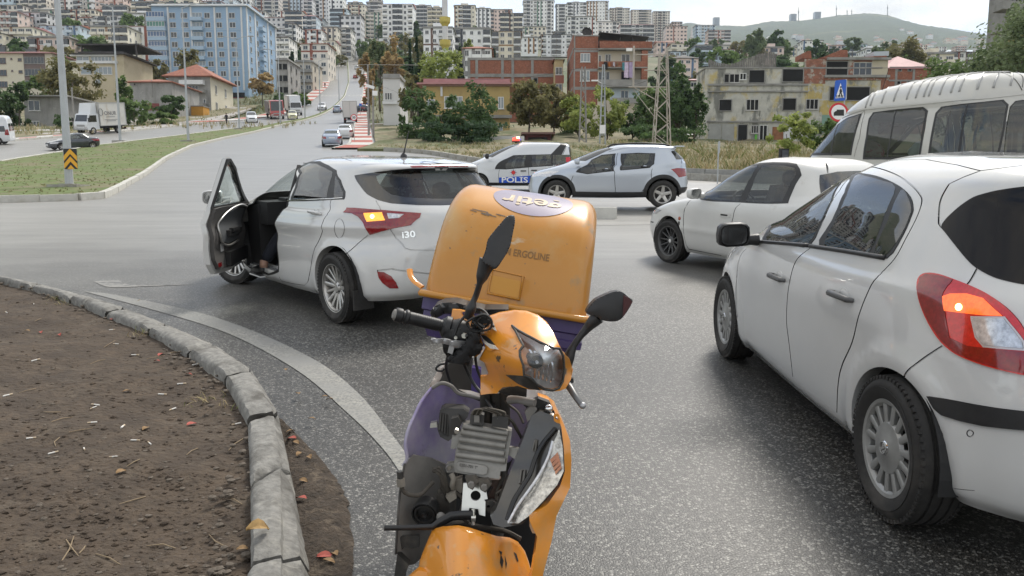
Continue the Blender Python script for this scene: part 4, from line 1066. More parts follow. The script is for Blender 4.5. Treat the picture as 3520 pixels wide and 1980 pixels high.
 s.line('px',z5([(385,862),(345,900),(312,1000),(300,1150),(312,1400)])+zb([(190,330),(210,400)]),G)
 s.line('px',z5([(2232,246),(2100,295),(1985,350),(1925,455),(1905,570),(1902,660),(1925,692)]),.012)
 s.line('px',z5([(2200,1030),(2130,1142)]),.012)
 s.line('px',z5([(1500,145),(1800,155),(2050,200),(2232,246),(2400,225),(2560,205)]),.008)
 s.line('px',zb([(1192,440),(1100,500),(1000,600),(935,668)]),G)
 s.region('bumper_strip','px',zb([(1125,684),(1200,695),(1300,714),(1450,740),(1600,758),(1800,775),(1800,870),(1600,851),(1400,830),(1280,805),(1195,778),(1160,745)]),m_black,.010)
 cen=zb([(1328,866)])[0]
 s.line('px',[(cen[0]+11*math.cos(a),cen[1]+11*math.sin(a))for a in np.linspace(0,6.28,16,endpoint=False)],.004,True)
 s.line('px',zb([(935,668),(1000,900),(1040,1040),(1100,1090),(1200,1120),(1350,1145)]),.003,mat=m_white,off=-.004)
 s.build(root,m_white,m_gap,(100,70),flange=.06,flange_mat=m_white)
 for seg in(z5([(460,806),(700,822),(885,838)]),z5([(890,842),(1150,880),(1300,905),(1480,936)])):
  mb=MB();pth=[s.at('px',(p.x,p.y),.004)[0]for p in resample([Vector((*q,0))for q in seg],25)]
  mb.tube(pth,.011,8);obj('window_sill_strip',mb,m_black,root,True)
 for q in((640,1092),(1148,1240)):
  p,n=s.at('px',z5([q])[0]);handle(root,p,n,M('grey_plastic',(.09,.09,.09),.4),.2,m_white)
 underbody(root,wb,1.70,r,.17,1.95,-1.9,ar)
 wheels4(root,wb,tr-.01,r,.200,.185,'cover')
 cabin(root,1.60,.62,-.15,-.9,.22,1.0)
 side_mirror(root,(.60,.83,.955),.205,.155,.15,[m_black,m_black]);side_mirror(root,(.60,-.83,.955),.205,.155,.15,[m_black,m_black],out=-1)
 return root,s,mt
def old_sedan():
 wb,r,tr=2.465,.30,.73
 hd=Vector((-math.sin(R(27)),math.cos(R(27)),0));fr=gp(2290,903)
 rear=fr-hd*wb
 mt=pose(rear,hd,wb,.83)
 root=car_root('old_sedan','older white sedan with dark twelve-spoke wheels and dusty doors ahead of the nearest hatchback','car',mt)
 lv=[(.20,.18,.25,1.95,-1.95,.74,5,5),(.30,.25,.33,2.05,-2.05,.80,4,4),(.45,.42,.48,2.09,-2.09,.835,3.8,3.8),(.56,.56,.62,2.085,-2.10,.845,3.6,3.8),(.66,.68,.76,2.02,-2.07,.845,3.6,4),(.72,.80,.90,1.85,-2.0,.835,4,4),(.83,.875,.96,1.45,-1.75,.81,5,5),(.93,.915,1.0,1.02,-1.35,.78,5,5),(1.0,.98,1.05,.86,-1.26,.755,3.6,4),(1.18,1.17,1.18,.55,-1.12,.69,3.4,4),(1.32,1.31,1.30,.25,-1.02,.635,3.2,4),(1.39,1.38,1.37,.05,-.92,.57,3.2,3.6),(1.425,1.42,1.40,-.05,-.82,.42,3,3),(1.44,1.435,1.415,-.1,-.78,0,3,3)]
 def crease(G):
  x,y,z=G[...,0],G[...,1],G[...,2]
  G[...,1]+=np.where(y>.5,.012*np.exp(-((z-.50)/.03)**2),0);return G
 ar=.345
 s=Shell(lv,mt,150,110,arches=[(-wb/2,r,ar+.03,.014),(wb/2,r,ar+.03,.014)],crease=crease)
 s.arch(-wb/2,r,ar,.20);s.arch(wb/2,r,ar,.20)
 s.region('window_trim','px',z6([(672,600),(700,540),(760,455),(870,345),(980,270),(1050,240),(1200,212),(1330,195),(1480,186),(1640,190),(1735,205),(1770,260),(1790,330),(1720,440),(1640,640),(1400,645),(1120,632),(800,620)]),m_black,.003)
 s.region('window','px',z6([(705,596),(735,535),(790,460),(880,372),(980,302),(1060,266),(1200,238),(1310,222),(1240,340),(1165,470),(1100,620),(900,612)]),m_glassm,.004)
 s.region('window','px',z6([(1370,220),(1500,216),(1600,224),(1710,248),(1728,330),(1660,440),(1580,620),(1400,634),(1175,620),(1250,440)]),m_glassm,.004)
 s.region('windscreen','front',[(-.1,.98),(.55,.98),(.67,.97),(.53,1.27),(.3,1.305),(0,1.31),(-.1,1.31)],m_glassm,.002,merge=True)
 s.region('rear_window','rear',[(-.1,1.03),(.45,1.03),(.62,1.03),(.52,1.25),(.3,1.285),(0,1.29),(-.1,1.29)],m_glassd,.002,merge=True)
 G=.009
 s.line('px',z6([(560,605),(520,660),(485,760),(478,920),(500,1060),(545,1150)]),G)
 s.line('px',z6([(1110,640),(1060,690),(1030,800),(1015,860)]),G)
 s.line('side',[(-.09,.42),(-.1,.25)],G)
 s.line('px',z6([(545,1150),(700,1180),(900,1218)]),.012)
 s.line('px',z6([(150,850),(90,835)]),.012)
 s.region('head_light','front',[(.42,.62),(.72,.64),(.75,.70),(.45,.71)],m_clear,.004)
 s.region('front_grille','front',[(-.1,.60),(.38,.60),(.38,.69),(-.1,.70)],m_black,-.01,merge=True)
 s.region('tail_light','rear',[(.42,.66),(.78,.68),(.76,.82),(.42,.80)],m_red,.004)
 s.build(root,m_white2,m_gap,(80,54),flange=.06,flange_mat=m_white2)
 mb=MB();p,n=s.at('px',z6([(436,808)])[0]);mb.ico(p,.028,2,0,(1,.35,1));obj('side_repeater',mb,M('amber_repeater',(.35,.07,.02),.2,coat=1),root,True)
 p,n=s.at('px',z6([(945,770)])[0]);mb=MB();mb.box(p+Vector((0,.006,0)),(.17,.012,.05));obj('door_handle',mb,m_white2,root);mb=MB();mb.box(p+Vector((.01,.011,0)),(.12,.008,.018));obj('handle_slot',mb,m_gap,root)
 p,n=s.at('px',z6([(432,862)])[0]);mb=MB();mb.box(p,(.03,.006,.05));obj('fender_badge',mb,m_black,root)
 underbody(root,wb,1.66,r,.18,1.95,-1.95,ar)
 wheels4(root,wb,tr,r,.205,.195,'spoke12',steer=.03)
 cabin(root,1.56,.55,-.2,-.85,.22,.93)
 mi=side_mirror(root,(.58,.80,.95),.19,.135,.12,[m_white2,m_black]);side_mirror(root,(.58,-.80,.95),.19,.135,.12,[m_white2,m_black],out=-1)
 return root,s,mt
CAR_A=hatch_with_open_door()
CAR_B=near_hatch()
CAR_C=old_sedan()
# --- other vehicles
KIND={'sedan':dict(wb=2.62,r=.31,rr=.205,W=1.76,tr=.76,win=[[(.78,.93),(.55,1.08),(.2,1.27),(-.05,1.33),(-.10,.935)],[(-.17,.935),(-.12,1.33),(-.55,1.31),(-.92,1.10),(-1.05,.95)]],lv=[(.20,.18,.25,2.05,-2.05,.78,5,5),(.30,.25,.33,2.15,-2.15,.84,4,4),(.45,.42,.48,2.19,-2.2,.865,3.8,3.8),(.56,.56,.62,2.185,-2.21,.875,3.6,3.8),(.66,.68,.76,2.12,-2.19,.875,3.6,4),(.74,.80,.92,1.95,-2.13,.865,4,4),(.85,.885,1.02,1.50,-1.90,.845,5,5),(.95,.93,1.05,1.05,-1.5,.81,5,5),(1.03,1.0,1.1,.88,-1.36,.78,3.6,4),(1.19,1.18,1.20,.56,-1.14,.69,3.4,4),(1.33,1.32,1.31,.25,-.95,.625,3.2,4),(1.40,1.39,1.37,.05,-.80,.56,3.2,3.6),(1.435,1.43,1.40,-.05,-.7,.42,3,3),(1.45,1.445,1.41,-.1,-.66,0,3,3)],ws=[(-.1,1.0),(.55,1.0),(.68,.99),(.54,1.33),(.3,1.37),(0,1.38),(-.1,1.38)],rw=[(-.1,1.1),(.45,1.1),(.64,1.1),(.54,1.31),(.3,1.345),(0,1.35),(-.1,1.35)],tail=[(.45,.70),(.84,.72),(.84,.90),(.48,.88)],head=[(.42,.60),(.78,.62),(.80,.72),(.45,.69)],grille=[(-.1,.50),(.40,.50),(.42,.66),(-.1,.66)],plate=(.80,'boot')),'hatch':dict(wb=2.55,r=.305,rr=.205,W=1.74,tr=.765,win=[[(.82,.98),(.55,1.15),(.2,1.31),(-.04,1.36),(-.09,.985)],[(-.16,.985),(-.11,1.36),(-.6,1.35),(-1.1,1.25),(-1.25,1.03)]],lv=[(.19,.17,.25,1.98,-1.86,.77,6,5.5),(.28,.24,.32,2.04,-1.93,.815,5,5.0),(.42,.40,.47,2.07,-1.965,.84,4.5,4.6),(.58,.58,.64,2.06,-1.955,.855,4,4.3),(.68,.72,.80,2.00,-1.935,.86,4,4.0),(.77,.84,.93,1.84,-1.91,.85,4,3.9),(.88,.93,1.02,1.45,-1.885,.83,5,3.8),(1.0,.985,1.07,1.08,-1.86,.805,5,3.7),(1.09,1.06,1.13,.95,-1.82,.78,3.4,3.6),(1.22,1.18,1.24,.66,-1.72,.735,3.2,3.6),(1.345,1.31,1.34,.34,-1.62,.685,3,3.6),(1.43,1.405,1.40,.06,-1.58,.63,3,3.6),(1.47,1.455,1.44,-.08,-1.5,.55,3,3.4),(1.495,1.485,1.46,-.16,-1.35,.34,3,3),(1.50,1.49,1.465,-.2,-1.3,0,3,3)],ws=[(-.1,1.08),(.55,1.08),(.70,1.07),(.56,1.37),(.3,1.41),(0,1.42),(-.1,1.42)],rw=[(-.1,1.1),(.5,1.1),(.68,1.1),(.58,1.33),(.3,1.37),(0,1.38),(-.1,1.38)],tail=[(.58,.72),(.84,.74),(.82,1.02),(.66,1.0)],head=[(.46,.66),(.78,.68),(.80,.82),(.52,.77)],grille=[(-.1,.42),(.42,.42),(.40,.62),(-.1,.62)]),'suv':dict(wb=2.59,r=.34,rr=.215,W=1.76,tr=.77,win=[],lv=[(.26,.24,.32,1.93,-1.80,.80,6,5.5),(.34,.30,.38,2.00,-1.90,.83,5,5.0),(.48,.46,.52,2.03,-1.95,.855,4.2,4.6),(.66,.66,.72,2.02,-1.95,.866,3.8,4.3),(.78,.80,.90,1.98,-1.93,.868,3.8,4.2),(.88,.92,1.02,1.82,-1.91,.855,4,4.0),(.98,1.01,1.10,1.45,-1.89,.835,5,4),(1.08,1.06,1.14,1.10,-1.86,.815,5,4),(1.15,1.12,1.2,.96,-1.83,.79,3.6,4),(1.28,1.24,1.30,.64,-1.73,.745,3.4,4),(1.41,1.37,1.40,.30,-1.63,.70,3.2,4),(1.49,1.465,1.47,.0,-1.66,.645,3.2,4),(1.525,1.51,1.50,-.15,-1.58,.56,3,3.6),(1.55,1.54,1.52,-.25,-1.45,.34,3,3),(1.555,1.545,1.525,-.3,-1.4,0,3,3)],ws=[(-.1,1.15),(.55,1.15),(.70,1.14),(.58,1.44),(.3,1.475),(0,1.48),(-.1,1.48)],rw=[(-.1,1.18),(.5,1.18),(.66,1.18),(.58,1.38),(.3,1.42),(0,1.43),(-.1,1.43)],tail=[(.60,.84),(.845,.86),(.84,1.10),(.66,1.08)],head=[(.46,.74),(.80,.76),(.81,.90),(.52,.85)],grille=[(-.1,.60),(.42,.60),(.42,.78),(-.1,.78)]),'mpv':dict(wb=2.66,r=.31,rr=.2,W=1.77,tr=.77,win=[],lv=[(.22,.20,.25,2.08,-1.92,.80,6,8),(.32,.27,.33,2.15,-1.97,.84,5,8),(.48,.46,.5,2.18,-1.99,.865,4.2,8),(.68,.66,.70,2.16,-1.99,.875,3.8,8),(.82,.84,.90,2.08,-1.985,.875,3.8,8),(.94,.98,1.02,1.90,-1.98,.865,4,8),(1.06,1.10,1.14,1.58,-1.97,.85,5,8),(1.15,1.16,1.2,1.36,-1.965,.83,5,8),(1.24,1.24,1.26,1.2,-1.96,.81,3.8,8),(1.42,1.42,1.42,.82,-1.94,.76,3.6,8),(1.58,1.58,1.57,.44,-1.91,.715,3.4,7),(1.68,1.68,1.66,.12,-1.88,.66,3.4,6),(1.73,1.725,1.70,-.06,-1.82,.57,3.2,5),(1.755,1.75,1.72,-.15,-1.75,.34,3,4),(1.76,1.755,1.725,-.2,-1.7,0,3,4)],ws=[(-.1,1.24),(.58,1.24),(.73,1.22),(.60,1.62),(.3,1.665),(0,1.67),(-.1,1.67)],rw=[(-.1,1.2),(.55,1.2),(.62,1.2),(.58,1.58),(.3,1.61),(0,1.61),(-.1,1.61)],tail=[(.72,.85),(.86,.86),(.80,1.3),(.72,1.3)],head=[(.46,.78),(.80,.80),(.80,1.0),(.55,.93)],grille=[(-.1,.62),(.45,.62),(.45,.80),(-.1,.80)]),'van':dict(wb=3.3,r=.34,rr=.2,W=1.97,tr=.86,win=[],fx=1.72,rx=-1.58,lv=[(.28,.26,.30,2.38,-2.50,.90,6,12),(.38,.32,.38,2.46,-2.55,.94,5,12),(.55,.55,.55,2.50,-2.57,.97,4.5,12),(.80,.80,.8,2.48,-2.57,.985,4,12),(.98,1.0,1.0,2.40,-2.57,.985,4,12),(1.10,1.14,1.15,2.18,-2.565,.978,4,12),(1.20,1.24,1.25,1.92,-2.56,.965,5,12),(1.30,1.32,1.33,1.74,-2.555,.955,5,12),(1.45,1.45,1.45,1.60,-2.55,.94,4.4,12),(1.75,1.75,1.75,1.28,-2.53,.895,4,12),(2.0,2.0,2.0,.98,-2.50,.85,4,12),(2.10,2.10,2.10,.84,-2.49,.83,4,12),(2.13,2.14,2.14,.80,-2.48,.835,4,12),(2.30,2.32,2.32,.50,-2.44,.79,4,10),(2.44,2.47,2.47,.10,-2.36,.68,4,9),(2.51,2.55,2.54,-.25,-2.25,.50,4,8),(2.55,2.59,2.57,-.5,-2.15,.25,3,5),(2.555,2.60,2.575,-.6,-2.1,0,3,5)],ws=[(-.1,1.33),(.68,1.33),(.86,1.31),(.74,1.93),(.4,1.99),(0,2.0),(-.1,2.0)],rw=[(.05,1.2),(.75,1.2),(.70,1.85),(.05,1.88)],tail=[(.84,.85),(.97,.85),(.93,1.35),(.84,1.35)],head=[(.55,.85),(.90,.87),(.90,1.08),(.62,1.02)],grille=[(-.1,.72),(.5,.72),(.5,.92),(-.1,.92)]),}
def vehicle(name,label,cat,kind,mt,paint,res=(44,28),NsNt=(90,70),group=None,wheel_style='five',lights=None,custom=None,windows=True,plate=True,glassm=None,hires=False,seams=True,trim=None):
 K=KIND[kind];wb=K['wb'];r=K['r'];fx=K.get('fx',wb/2);rx=K.get('rx',-wb/2);ar=r+.05
 root=car_root(name,label,cat,mt,group)
 s=Shell(K['lv'],mt,NsNt[0],NsNt[1],arches=[(rx,r,ar+.03,.012),(fx,r,ar+.03,.012)])
 z0=K['lv'][0][1]+.015
 s.arch(rx,r,ar,z0);s.arch(fx,r,ar,z0)
 gm=glassm or m_glassd
 if windows:
  for w in K['win']:
   s.region('window','side',w,gm,.002)
 s.region('windscreen','front',K['ws'],gm,.002,merge=True)
 s.region('rear_window','rear',K['rw'],gm,.002,merge=kind!='van')
 if name!='crossover_car':s.region('tail_light','rear',K['tail'],lights or m_red,.004)
 s.region('head_light','front',K['head'],m_clear,.004)
 s.region('front_grille','front',K['grille'],m_black,.002,merge=True)
 if seams and kind in('sedan','hatch'):
  s.line('side',[(.95,.9),(1.0,.7),(.95,.35),(.8,.26)],.012);s.line('side',[(-.11,.93),(-.13,.26)],.012);s.line('side',[(-1.2,1.0),(-1.0,.75),(-.85,.5),(-.8,.26)],.012)
 if custom:custom(s,root)
 s.build(root,paint,m_gap,res,flange=.06,flange_mat=trim or paint)
 underbody(root,wb,K['W'],r,z0+.01,K['lv'][2][3]-.05,K['lv'][2][4]+.05,ar,fx,rx)
 wheels4(root,wb,K['tr'],r,K['rr'],.2,wheel_style,detail=1 if hires else 0,fx=fx,rx=rx)
 if plate:
  zp=.80 if kind=='sedan' else .62
  for mode in('rear','front'):
   p,n=s.at(mode,(0.001,zp if mode=='rear' else .48),.01);mb=MB();mb.box(p,(.012,.5,.11));obj('number_plate',mb,m_plate,root)
 return root,s
def hd(deg):return Vector((-math.sin(R(deg)),math.cos(R(deg)),0))
def mtx(c,deg,z=None,scale=1.):
 "vehicle matrix: centre on the ground, heading 'deg' to the left of straight ahead"
 c=Vector(c);n=gnormal(c.x,c.y,2.0);h=hd(deg);h=(h-n*h.dot(n)).normalized();l=n.cross(h)
 return Matrix(((h.x,l.x,n.x,c.x),(h.y,l.y,n.y,c.y),(h.z,l.z,n.z,zg(c.x,c.y)if z is None else z),(0,0,0,1)))@Matrix.Scale(scale,4)
def silver_suv():
 d=19.2;p=pt(2276,707,d);h=hd(84);l=Vector((-h.y,h.x,0));sc=1.03
 c=p+h*(1.295*sc)-l*.87
 mt=mtx(c,84,p.z,sc)
 def cus(s,root):
  s.region('window_trim','px',z3([(1085,435),(1150,385),(1240,312),(1340,264),(1480,250),(1462,425),(1200,455)]),m_black,.003)
  s.region('window','px',z3([(1130,425),(1240,325),(1340,275),(1465,262),(1440,418),(1200,445)]),m_glassm,.004)
  s.region('window_trim','px',z3([(1530,252),(1700,243),(1868,248),(1858,335),(1815,392),(1525,418)]),m_black,.003)
  s.region('window','px',z3([(1548,260),(1700,253),(1855,258),(1845,330),(1805,382),(1538,408)]),m_glassd,.004)
  s.line('px',z3([(1500,245),(1470,440),(1475,600),(1460,715)]),.012);s.line('px',z3([(1060,470),(1030,560),(1060,710)]),.012);s.line('px',z3([(1840,400),(1830,500),(1740,620),(1690,700)]),.012)
  for x in(-1.295,1.295):
   U=[s.cast1('side',(x+.43*math.cos(a),.34+.43*math.sin(a)))for a in np.linspace(.0,math.pi,24)]
   s.line(None,None,.085,False,raw=[tuple(u)for u in U],name='arch_cladding',mat=m_black,off=.006)
  s.region('tail_light','px',z3([(2022,405),(2080,394),(2160,400),(2172,470),(2100,486),(2045,425)]),m_red,.006)
  s.region('sill_cladding','side',[(-.9,.27),(.9,.27),(.9,.40),(-.9,.40)],m_black,.004,merge=True)
  s.region('rear_cladding','rear',[(-.1,.35),(.8,.36),(.8,.50),(-.1,.50)],m_black,.004,merge=True)
 root,s=vehicle('crossover_car','silver crossover with black wheel arches and roof bars crossing the junction','car','suv',mt,m_silver,res=(64,44),NsNt=(120,90),custom=cus,hires=True,plate=True)
 for sy in(1,-1):
  mb=MB();mb.tube([(.05,sy*.62,1.475),(-.05,sy*.62,1.54),(-.7,sy*.60,1.575),(-1.3,sy*.60,1.55),(-1.45,sy*.60,1.50)],[.02,.022,.022,.022,.02],8);obj('roof_rail',mb,[m_black],root,True)
 for x,z in((-.02,.93),(-.95,1.0)):
  p,n=s.at('side',(x+.1,z));handle(root,p,n,m_gloss,.19,m_silver)
 cabin(root,1.6,.62,-.15,-.9,.3,1.05)
 for o in(1,-1):side_mirror(root,(.80,o*.84,1.10),.2,.15,.12,[m_silver,m_black],out=o)
 p,n=s.at('rear',(.5,1.535));mb=MB();mb.box((-1.70,0,1.50),(.22,1.15,.03));obj('spoiler',mb,m_silver,root)
silver_suv()
m_police=M('police_white',(.62,.64,.66),.3,coat=1.)
m_blue=M('police_blue',(.015,.09,.55),.35)
def police_van():
 d=27.5;p=pt(1730,666,d);p=Vector((p.x,p.y,zg(p.x,p.y)));c=p+Vector((.55,.9,0))
 mt=mtx(c,83)
 def cus(s,root):
  s.region('window_trim','px',z3([(290,405),(380,310),(470,268),(640,262),(840,258),(1050,255),(1065,300),(1055,330),(860,372),(660,385),(400,408)]),m_black,.003)
  s.region('window','px',z3([(395,400),(430,320),(490,275),(595,268),(585,380)]),m_glassm,.005)
  s.region('window','px',z3([(655,270),(838,265),(845,360),(660,378)]),m_glassd,.005)
  s.region('window','px',z3([(862,265),(1030,262),(1050,325),(862,368)]),m_glassd,.005)
  s.region('police_stripe','px',z3([(330,487),(620,470),(760,462),(640,545),(338,558)]),m_blue,.004,side='L')
  s.line('px',z3([(335,410),(325,470),(345,590)]),.014);s.line('px',z3([(620,390),(625,470),(610,600)]),.014);s.line('px',z3([(858,380),(860,430)]),.014);s.line('px',z3([(862,405),(1060,395)]),.02)
  s.region('sill_cladding','side',[(-2.1,.22),(2.1,.22),(2.1,.36),(-2.1,.36)],m_black,.004,merge=True)
  s.region('red_sticker','px',z3([(985,290),(1028,285),(1032,330),(990,336)]),M('sticker_red',(.6,.03,.05),.4),.008,side='L')
 root,s=vehicle('police_van','white and blue police van with a glowing red roof beacon','police van','mpv',mt,m_police,res=(64,44),NsNt=(120,90),custom=cus,hires=False,plate=False)
 a,n=s.at('px',z3([(484,512)])[0],.012);X=mt.to_3x3()@Vector((0,0,1))
 text_mesh('lettering','POLİS',.27,a,(-1,0,.0),(0,0,1),M('sign_white',(.8,.8,.8),.5),root,.006,fit=.95)
 a,n=s.at('px',z3([(472,438)])[0],.012);mb=MB()
 for k in range(8):
  t=k*math.pi/4;mb.add([a+Vector((math.cos(t+q)*rr,.0,math.sin(t+q)*rr))for q,rr in((-.25,.07),(0,.13),(.25,.07))]+[a],[(0,1,2,3)],k%2)
 mb.add([a+Vector((math.cos(t)*.07,.006,math.sin(t)*.07))for t in np.linspace(0,6.28,14,endpoint=False)],[tuple(range(14))],2)
 obj('star_badge',mb,[M('badge_dark',(.1,.1,.25),.4),M('badge_grey',(.4,.42,.5),.4),M('badge_red',(.6,.03,.03),.4)],root)
 for q in((570,422),(675,416)):
  p2,n2=s.at('px',z3([q])[0]);mb=MB();mb.box(p2+Vector((0,.012,0)),(.2,.025,.035));obj('door_handle',mb,m_gloss,root)
 mb=MB();mb.box((.05,0,1.79),(.26,1.0,.05));mb.box((.05,.25,1.755),(.12,.1,.04));mb.box((.05,-.25,1.755),(.12,.1,.04));b=obj('beacon_bar',mb,m_black,root)
 mb=MB();mb.lathe([(.0,.13),(.11,.10),(.13,.04),(.13,0)],16,org=(.05,.34,1.81));obj('red_beacon',mb,M('beacon_red',(.8,.02,.02),.2,emit=(1,.02,.01),es=5),b,True)
 mb=MB();mb.lathe([(.0,.05),(.05,.045),(.06,0)],12,org=(-.03,.40,1.93-.03));obj('beacon_bulb',mb,M('beacon_hot',(1,.6,.3),.2,emit=(1,.4,.15),es=12),b,True)
 mb=MB();mb.lathe([(.0,.10),(.10,.08),(.12,0)],16,org=(.05,-.36,1.81));obj('blue_beacon',mb,M('beacon_blue',(.02,.05,.5),.2,coat=1),b,True)
 for o in(1,-1):side_mirror(root,(1.02,o*.84,1.22),.22,.2,.13,[m_black,m_black],out=o)
 cabin(root,1.6,.85,.1,-.75,.3,1.1)
 return root
police_van()
m_van=M('van_paint',(.52,.51,.47),.34,coat=.7,noise=(1.5,.05),mix=((.34,.31,.26),2.2,.64,.9))
def minibus():
 mt=mtx((6.90,13.75,0),10,None,1.03)
 zq=ZO(2400,200,.4832)
 def cus(s,root):
  def win(lp,gl,inner=.86):
   s.region('window_trim','px',zq(lp),m_black,.005)
   c=np.mean(zq(lp),axis=0);s.region('window','px',[tuple(c+(np.array(q)-c)*inner)for q in zq(lp)],gl,.008)
  gl=m_glassd
  win([(800,690),(880,600),(985,480),(1060,425),(1165,392),(1150,440),(1090,690)],m_glassm,.90)
  win([(1172,720),(1195,560),(1215,430),(1245,385),(1420,362),(1600,346),(1636,375),(1615,500),(1580,720)],gl,.93)
  win([(1632,720),(1660,530),(1690,390),(1730,345),(1950,318),(2170,294),(2207,330),(2180,500),(2130,720)],gl,.93)
  win([(2168,720),(2190,500),(2218,345),(2255,305),(2330,292),(2330,720)],gl,.95)
  for L in([(1412,375),(1375,560),(1345,720)],[(1915,340),(1880,520),(1850,720)],[(1000,470),(950,690)]):
   s.line('px',zq(L),.03,name='window_divider',mat=m_black,off=.010,over=True)
  s.line('px',zq([(1165,392),(1180,370),(1150,560),(1110,700)]),.012);s.line('px',zq([(990,405),(1180,365),(1500,335),(2000,290),(2318,255),(2700,215)]),.02,mat=m_van,off=.012,name='rain_gutter')
 root,s=vehicle('minibus','pale grey high-roof minibus with ribbed roof behind the nearest white hatchback','minibus','van',mt,m_van,res=(64,54),NsNt=(120,120),custom=cus,plate=False)
 rb=MB()
 zz=[(1040,915),(1090,895),(1200,870),(1320,850),(1450,830),(1540,818),(1620,806),(1670,800),(1780,785),(1890,765),(1975,752),(2150,730),(2310,715),(2480,690)]
 for(x,y)in zz:
  q=[(zv([(x,y)])[0]),(zv([(x-25,y+45)])[0]),(zv([(x-50,y+100)])[0]),(zv([(x-68,y+160)])[0])]
  P=[s.at('px',k,.004)[0]for k in q]
  a=P[0].copy()
  for yy in(.35,.0,-.35):P.insert(0,s.at('top',(a.x-(0 if yy else 0),yy),.006)[0])
  rb.tube(P,.016,6)
 tag(obj('roof_ribs',rb,M('roof_rib',(.40,.40,.39),.5),root,True),kind='stuff')
 for o in(1,):
  mb=MB();mb.box((1.80,1.14,1.34),(.10,.16,.34));mb.tube([(1.72,.95,1.2),(1.80,1.1,1.2)],.02,6);m_=obj('door_mirror',mb,m_black,root)
  mb=MB();mb.box((1.745,1.14,1.34),(.01,.13,.29));obj('mirror_glass',mb,M('mirror_silver',(.10,.11,.12),.03,coat=1.),m_)
 p,n=s.at('px',(3030,300));mb=MB();mb.tube([p,p+Vector((-.12,0,.32))],[.006,.004],6);obj('roof_antenna',mb,m_black,root)
 for y in(.45,-.45):
  for x in(-1.7,-.8,.1,.9):
   b=MB();b.box((x,y,.95),(.12,.75 if x<.8 else .45,.75),Matrix.Rotation(-.12,3,'Y'));b.box((x+.2,y,.62),(.45,.75 if x<.8 else .45,.12));obj('seat',b,m_seat,root)
 b=MB();b.b2((-2.4,-.9,.45),(1.7,.9,.5));b.box((1.45,0,1.15),(.5,1.7,.25));obj('floor_panel',b,m_int,root)
 return root
MINIBUS=minibus()
rv=random.Random(3)
bag=MB();bag.ico((0,0,.12),.26,3,0,(.8,1,.75),.12,rv);MI=MINIBUS.matrix_world
for(x,lab,mat)in((-.05,'pink and white flowered bag behind the first minibus side window',M('flower_cloth',(.55,.45,.46),.8,noise=(14,.1),mix=((.5,.12,.18),9,.55,.62))),(-1.45,'pale translucent sack behind the second minibus side window',M('pale_sack',(.35,.40,.38),.6,noise=(6,.2)))):
 o=obj('bag',bag,mat,None,True);o.matrix_world=MI@Matrix.Translation((x,.62,1.32));tag(o,lab,'bag')
m_dark=M('dark_grey_paint',(.045,.05,.06),.25,metal=.3,coat=1.);m_bluegrey=M('blue_grey_paint',(.30,.36,.46),.3,metal=.4,coat=1.);m_redp=M('red_paint',(.40,.03,.03),.35,coat=1.);m_yell=M('pale_yellow_paint',(.62,.60,.36),.35,coat=1.)
def on_road(px,py):return gp(px,py)
p=gp(238,516);vehicle('dark_sedan','dark grey sedan driving past behind the first lamp post','car','sedan',mtx(p+Vector((-.2,1.0,0)),143,None,.9),m_dark,hires=False,glassm=m_glassm)
p=gp(1140,506);vehicle('silver_sedan','blue-grey sedan driving uphill beside the striped pavement','car','sedan',mtx(p+Vector((-.4,2.1,0)),12),m_bluegrey,glassm=m_glassm)
p=gp(1186,478);vehicle('white_sedan','white sedan driving uphill just ahead of the blue-grey sedan','car','sedan',mtx(p+Vector((-.4,2.1,0)),11),m_police,glassm=m_glassm)
p=gp(1160,386);vehicle('grey_hatchback','grey hatchback with lit brake lamps left of the lorry on the hill road','car','hatch',mtx(p,10),m_bluegrey,res=(30,20),NsNt=(60,50),lights=m_redlit,seams=False)
p=gp(1240,384);vehicle('dark_estate','dark blue car stopped beside the pavement on the hill road','car','hatch',mtx(p,60),m_dark,res=(30,20),NsNt=(60,50),seams=False)
p=gp(1108,378);vehicle('white_crossover','white car coming downhill past the lower crosswalk','car','suv',mtx(p,188),m_police,res=(30,20),NsNt=(60,50),seams=False)
p=gp(1006,410);vehicle('taxi','pale yellow car coming downhill near the grass median','car','suv',mtx(p,196),m_yell,res=(30,20),NsNt=(60,50),seams=False)
p=gp(1222,269);vehicle('red_hatchback','small red car climbing the steep upper road','car','hatch',mtx(p,8),m_redp,res=(24,16),NsNt=(50,44),seams=False)
p=gp(1226,237);vehicle('white_delivery_van','white van climbing the steep upper road near the crest','van','mpv',mtx(p,8),m_police,res=(24,16),NsNt=(50,44),seams=False)
p=gp(866,421);vehicle('white_minivan','small white minivan facing us on the left carriageway','van','mpv',mtx(p,200),m_police,res=(36,24),NsNt=(70,60),glassm=m_glassd)
p=gp(-34,500);vehicle('tall_white_van','tall white van cut off by the left edge of the picture','van','van',mtx(p+Vector((-1.6,1.2,0)),108),m_police,custom=lambda s,r:s.region('window','side',[(-2.3,1.15),(-1.2,1.15),(-1.2,1.65),(-2.25,1.65)],m_glassb,.003))
m_tarp=M('lorry_box_white',(.60,.59,.55),.5,noise=(1.2,.06),mix=((.45,.38,.28),1.5,.55,.8,(1,1,.3)))
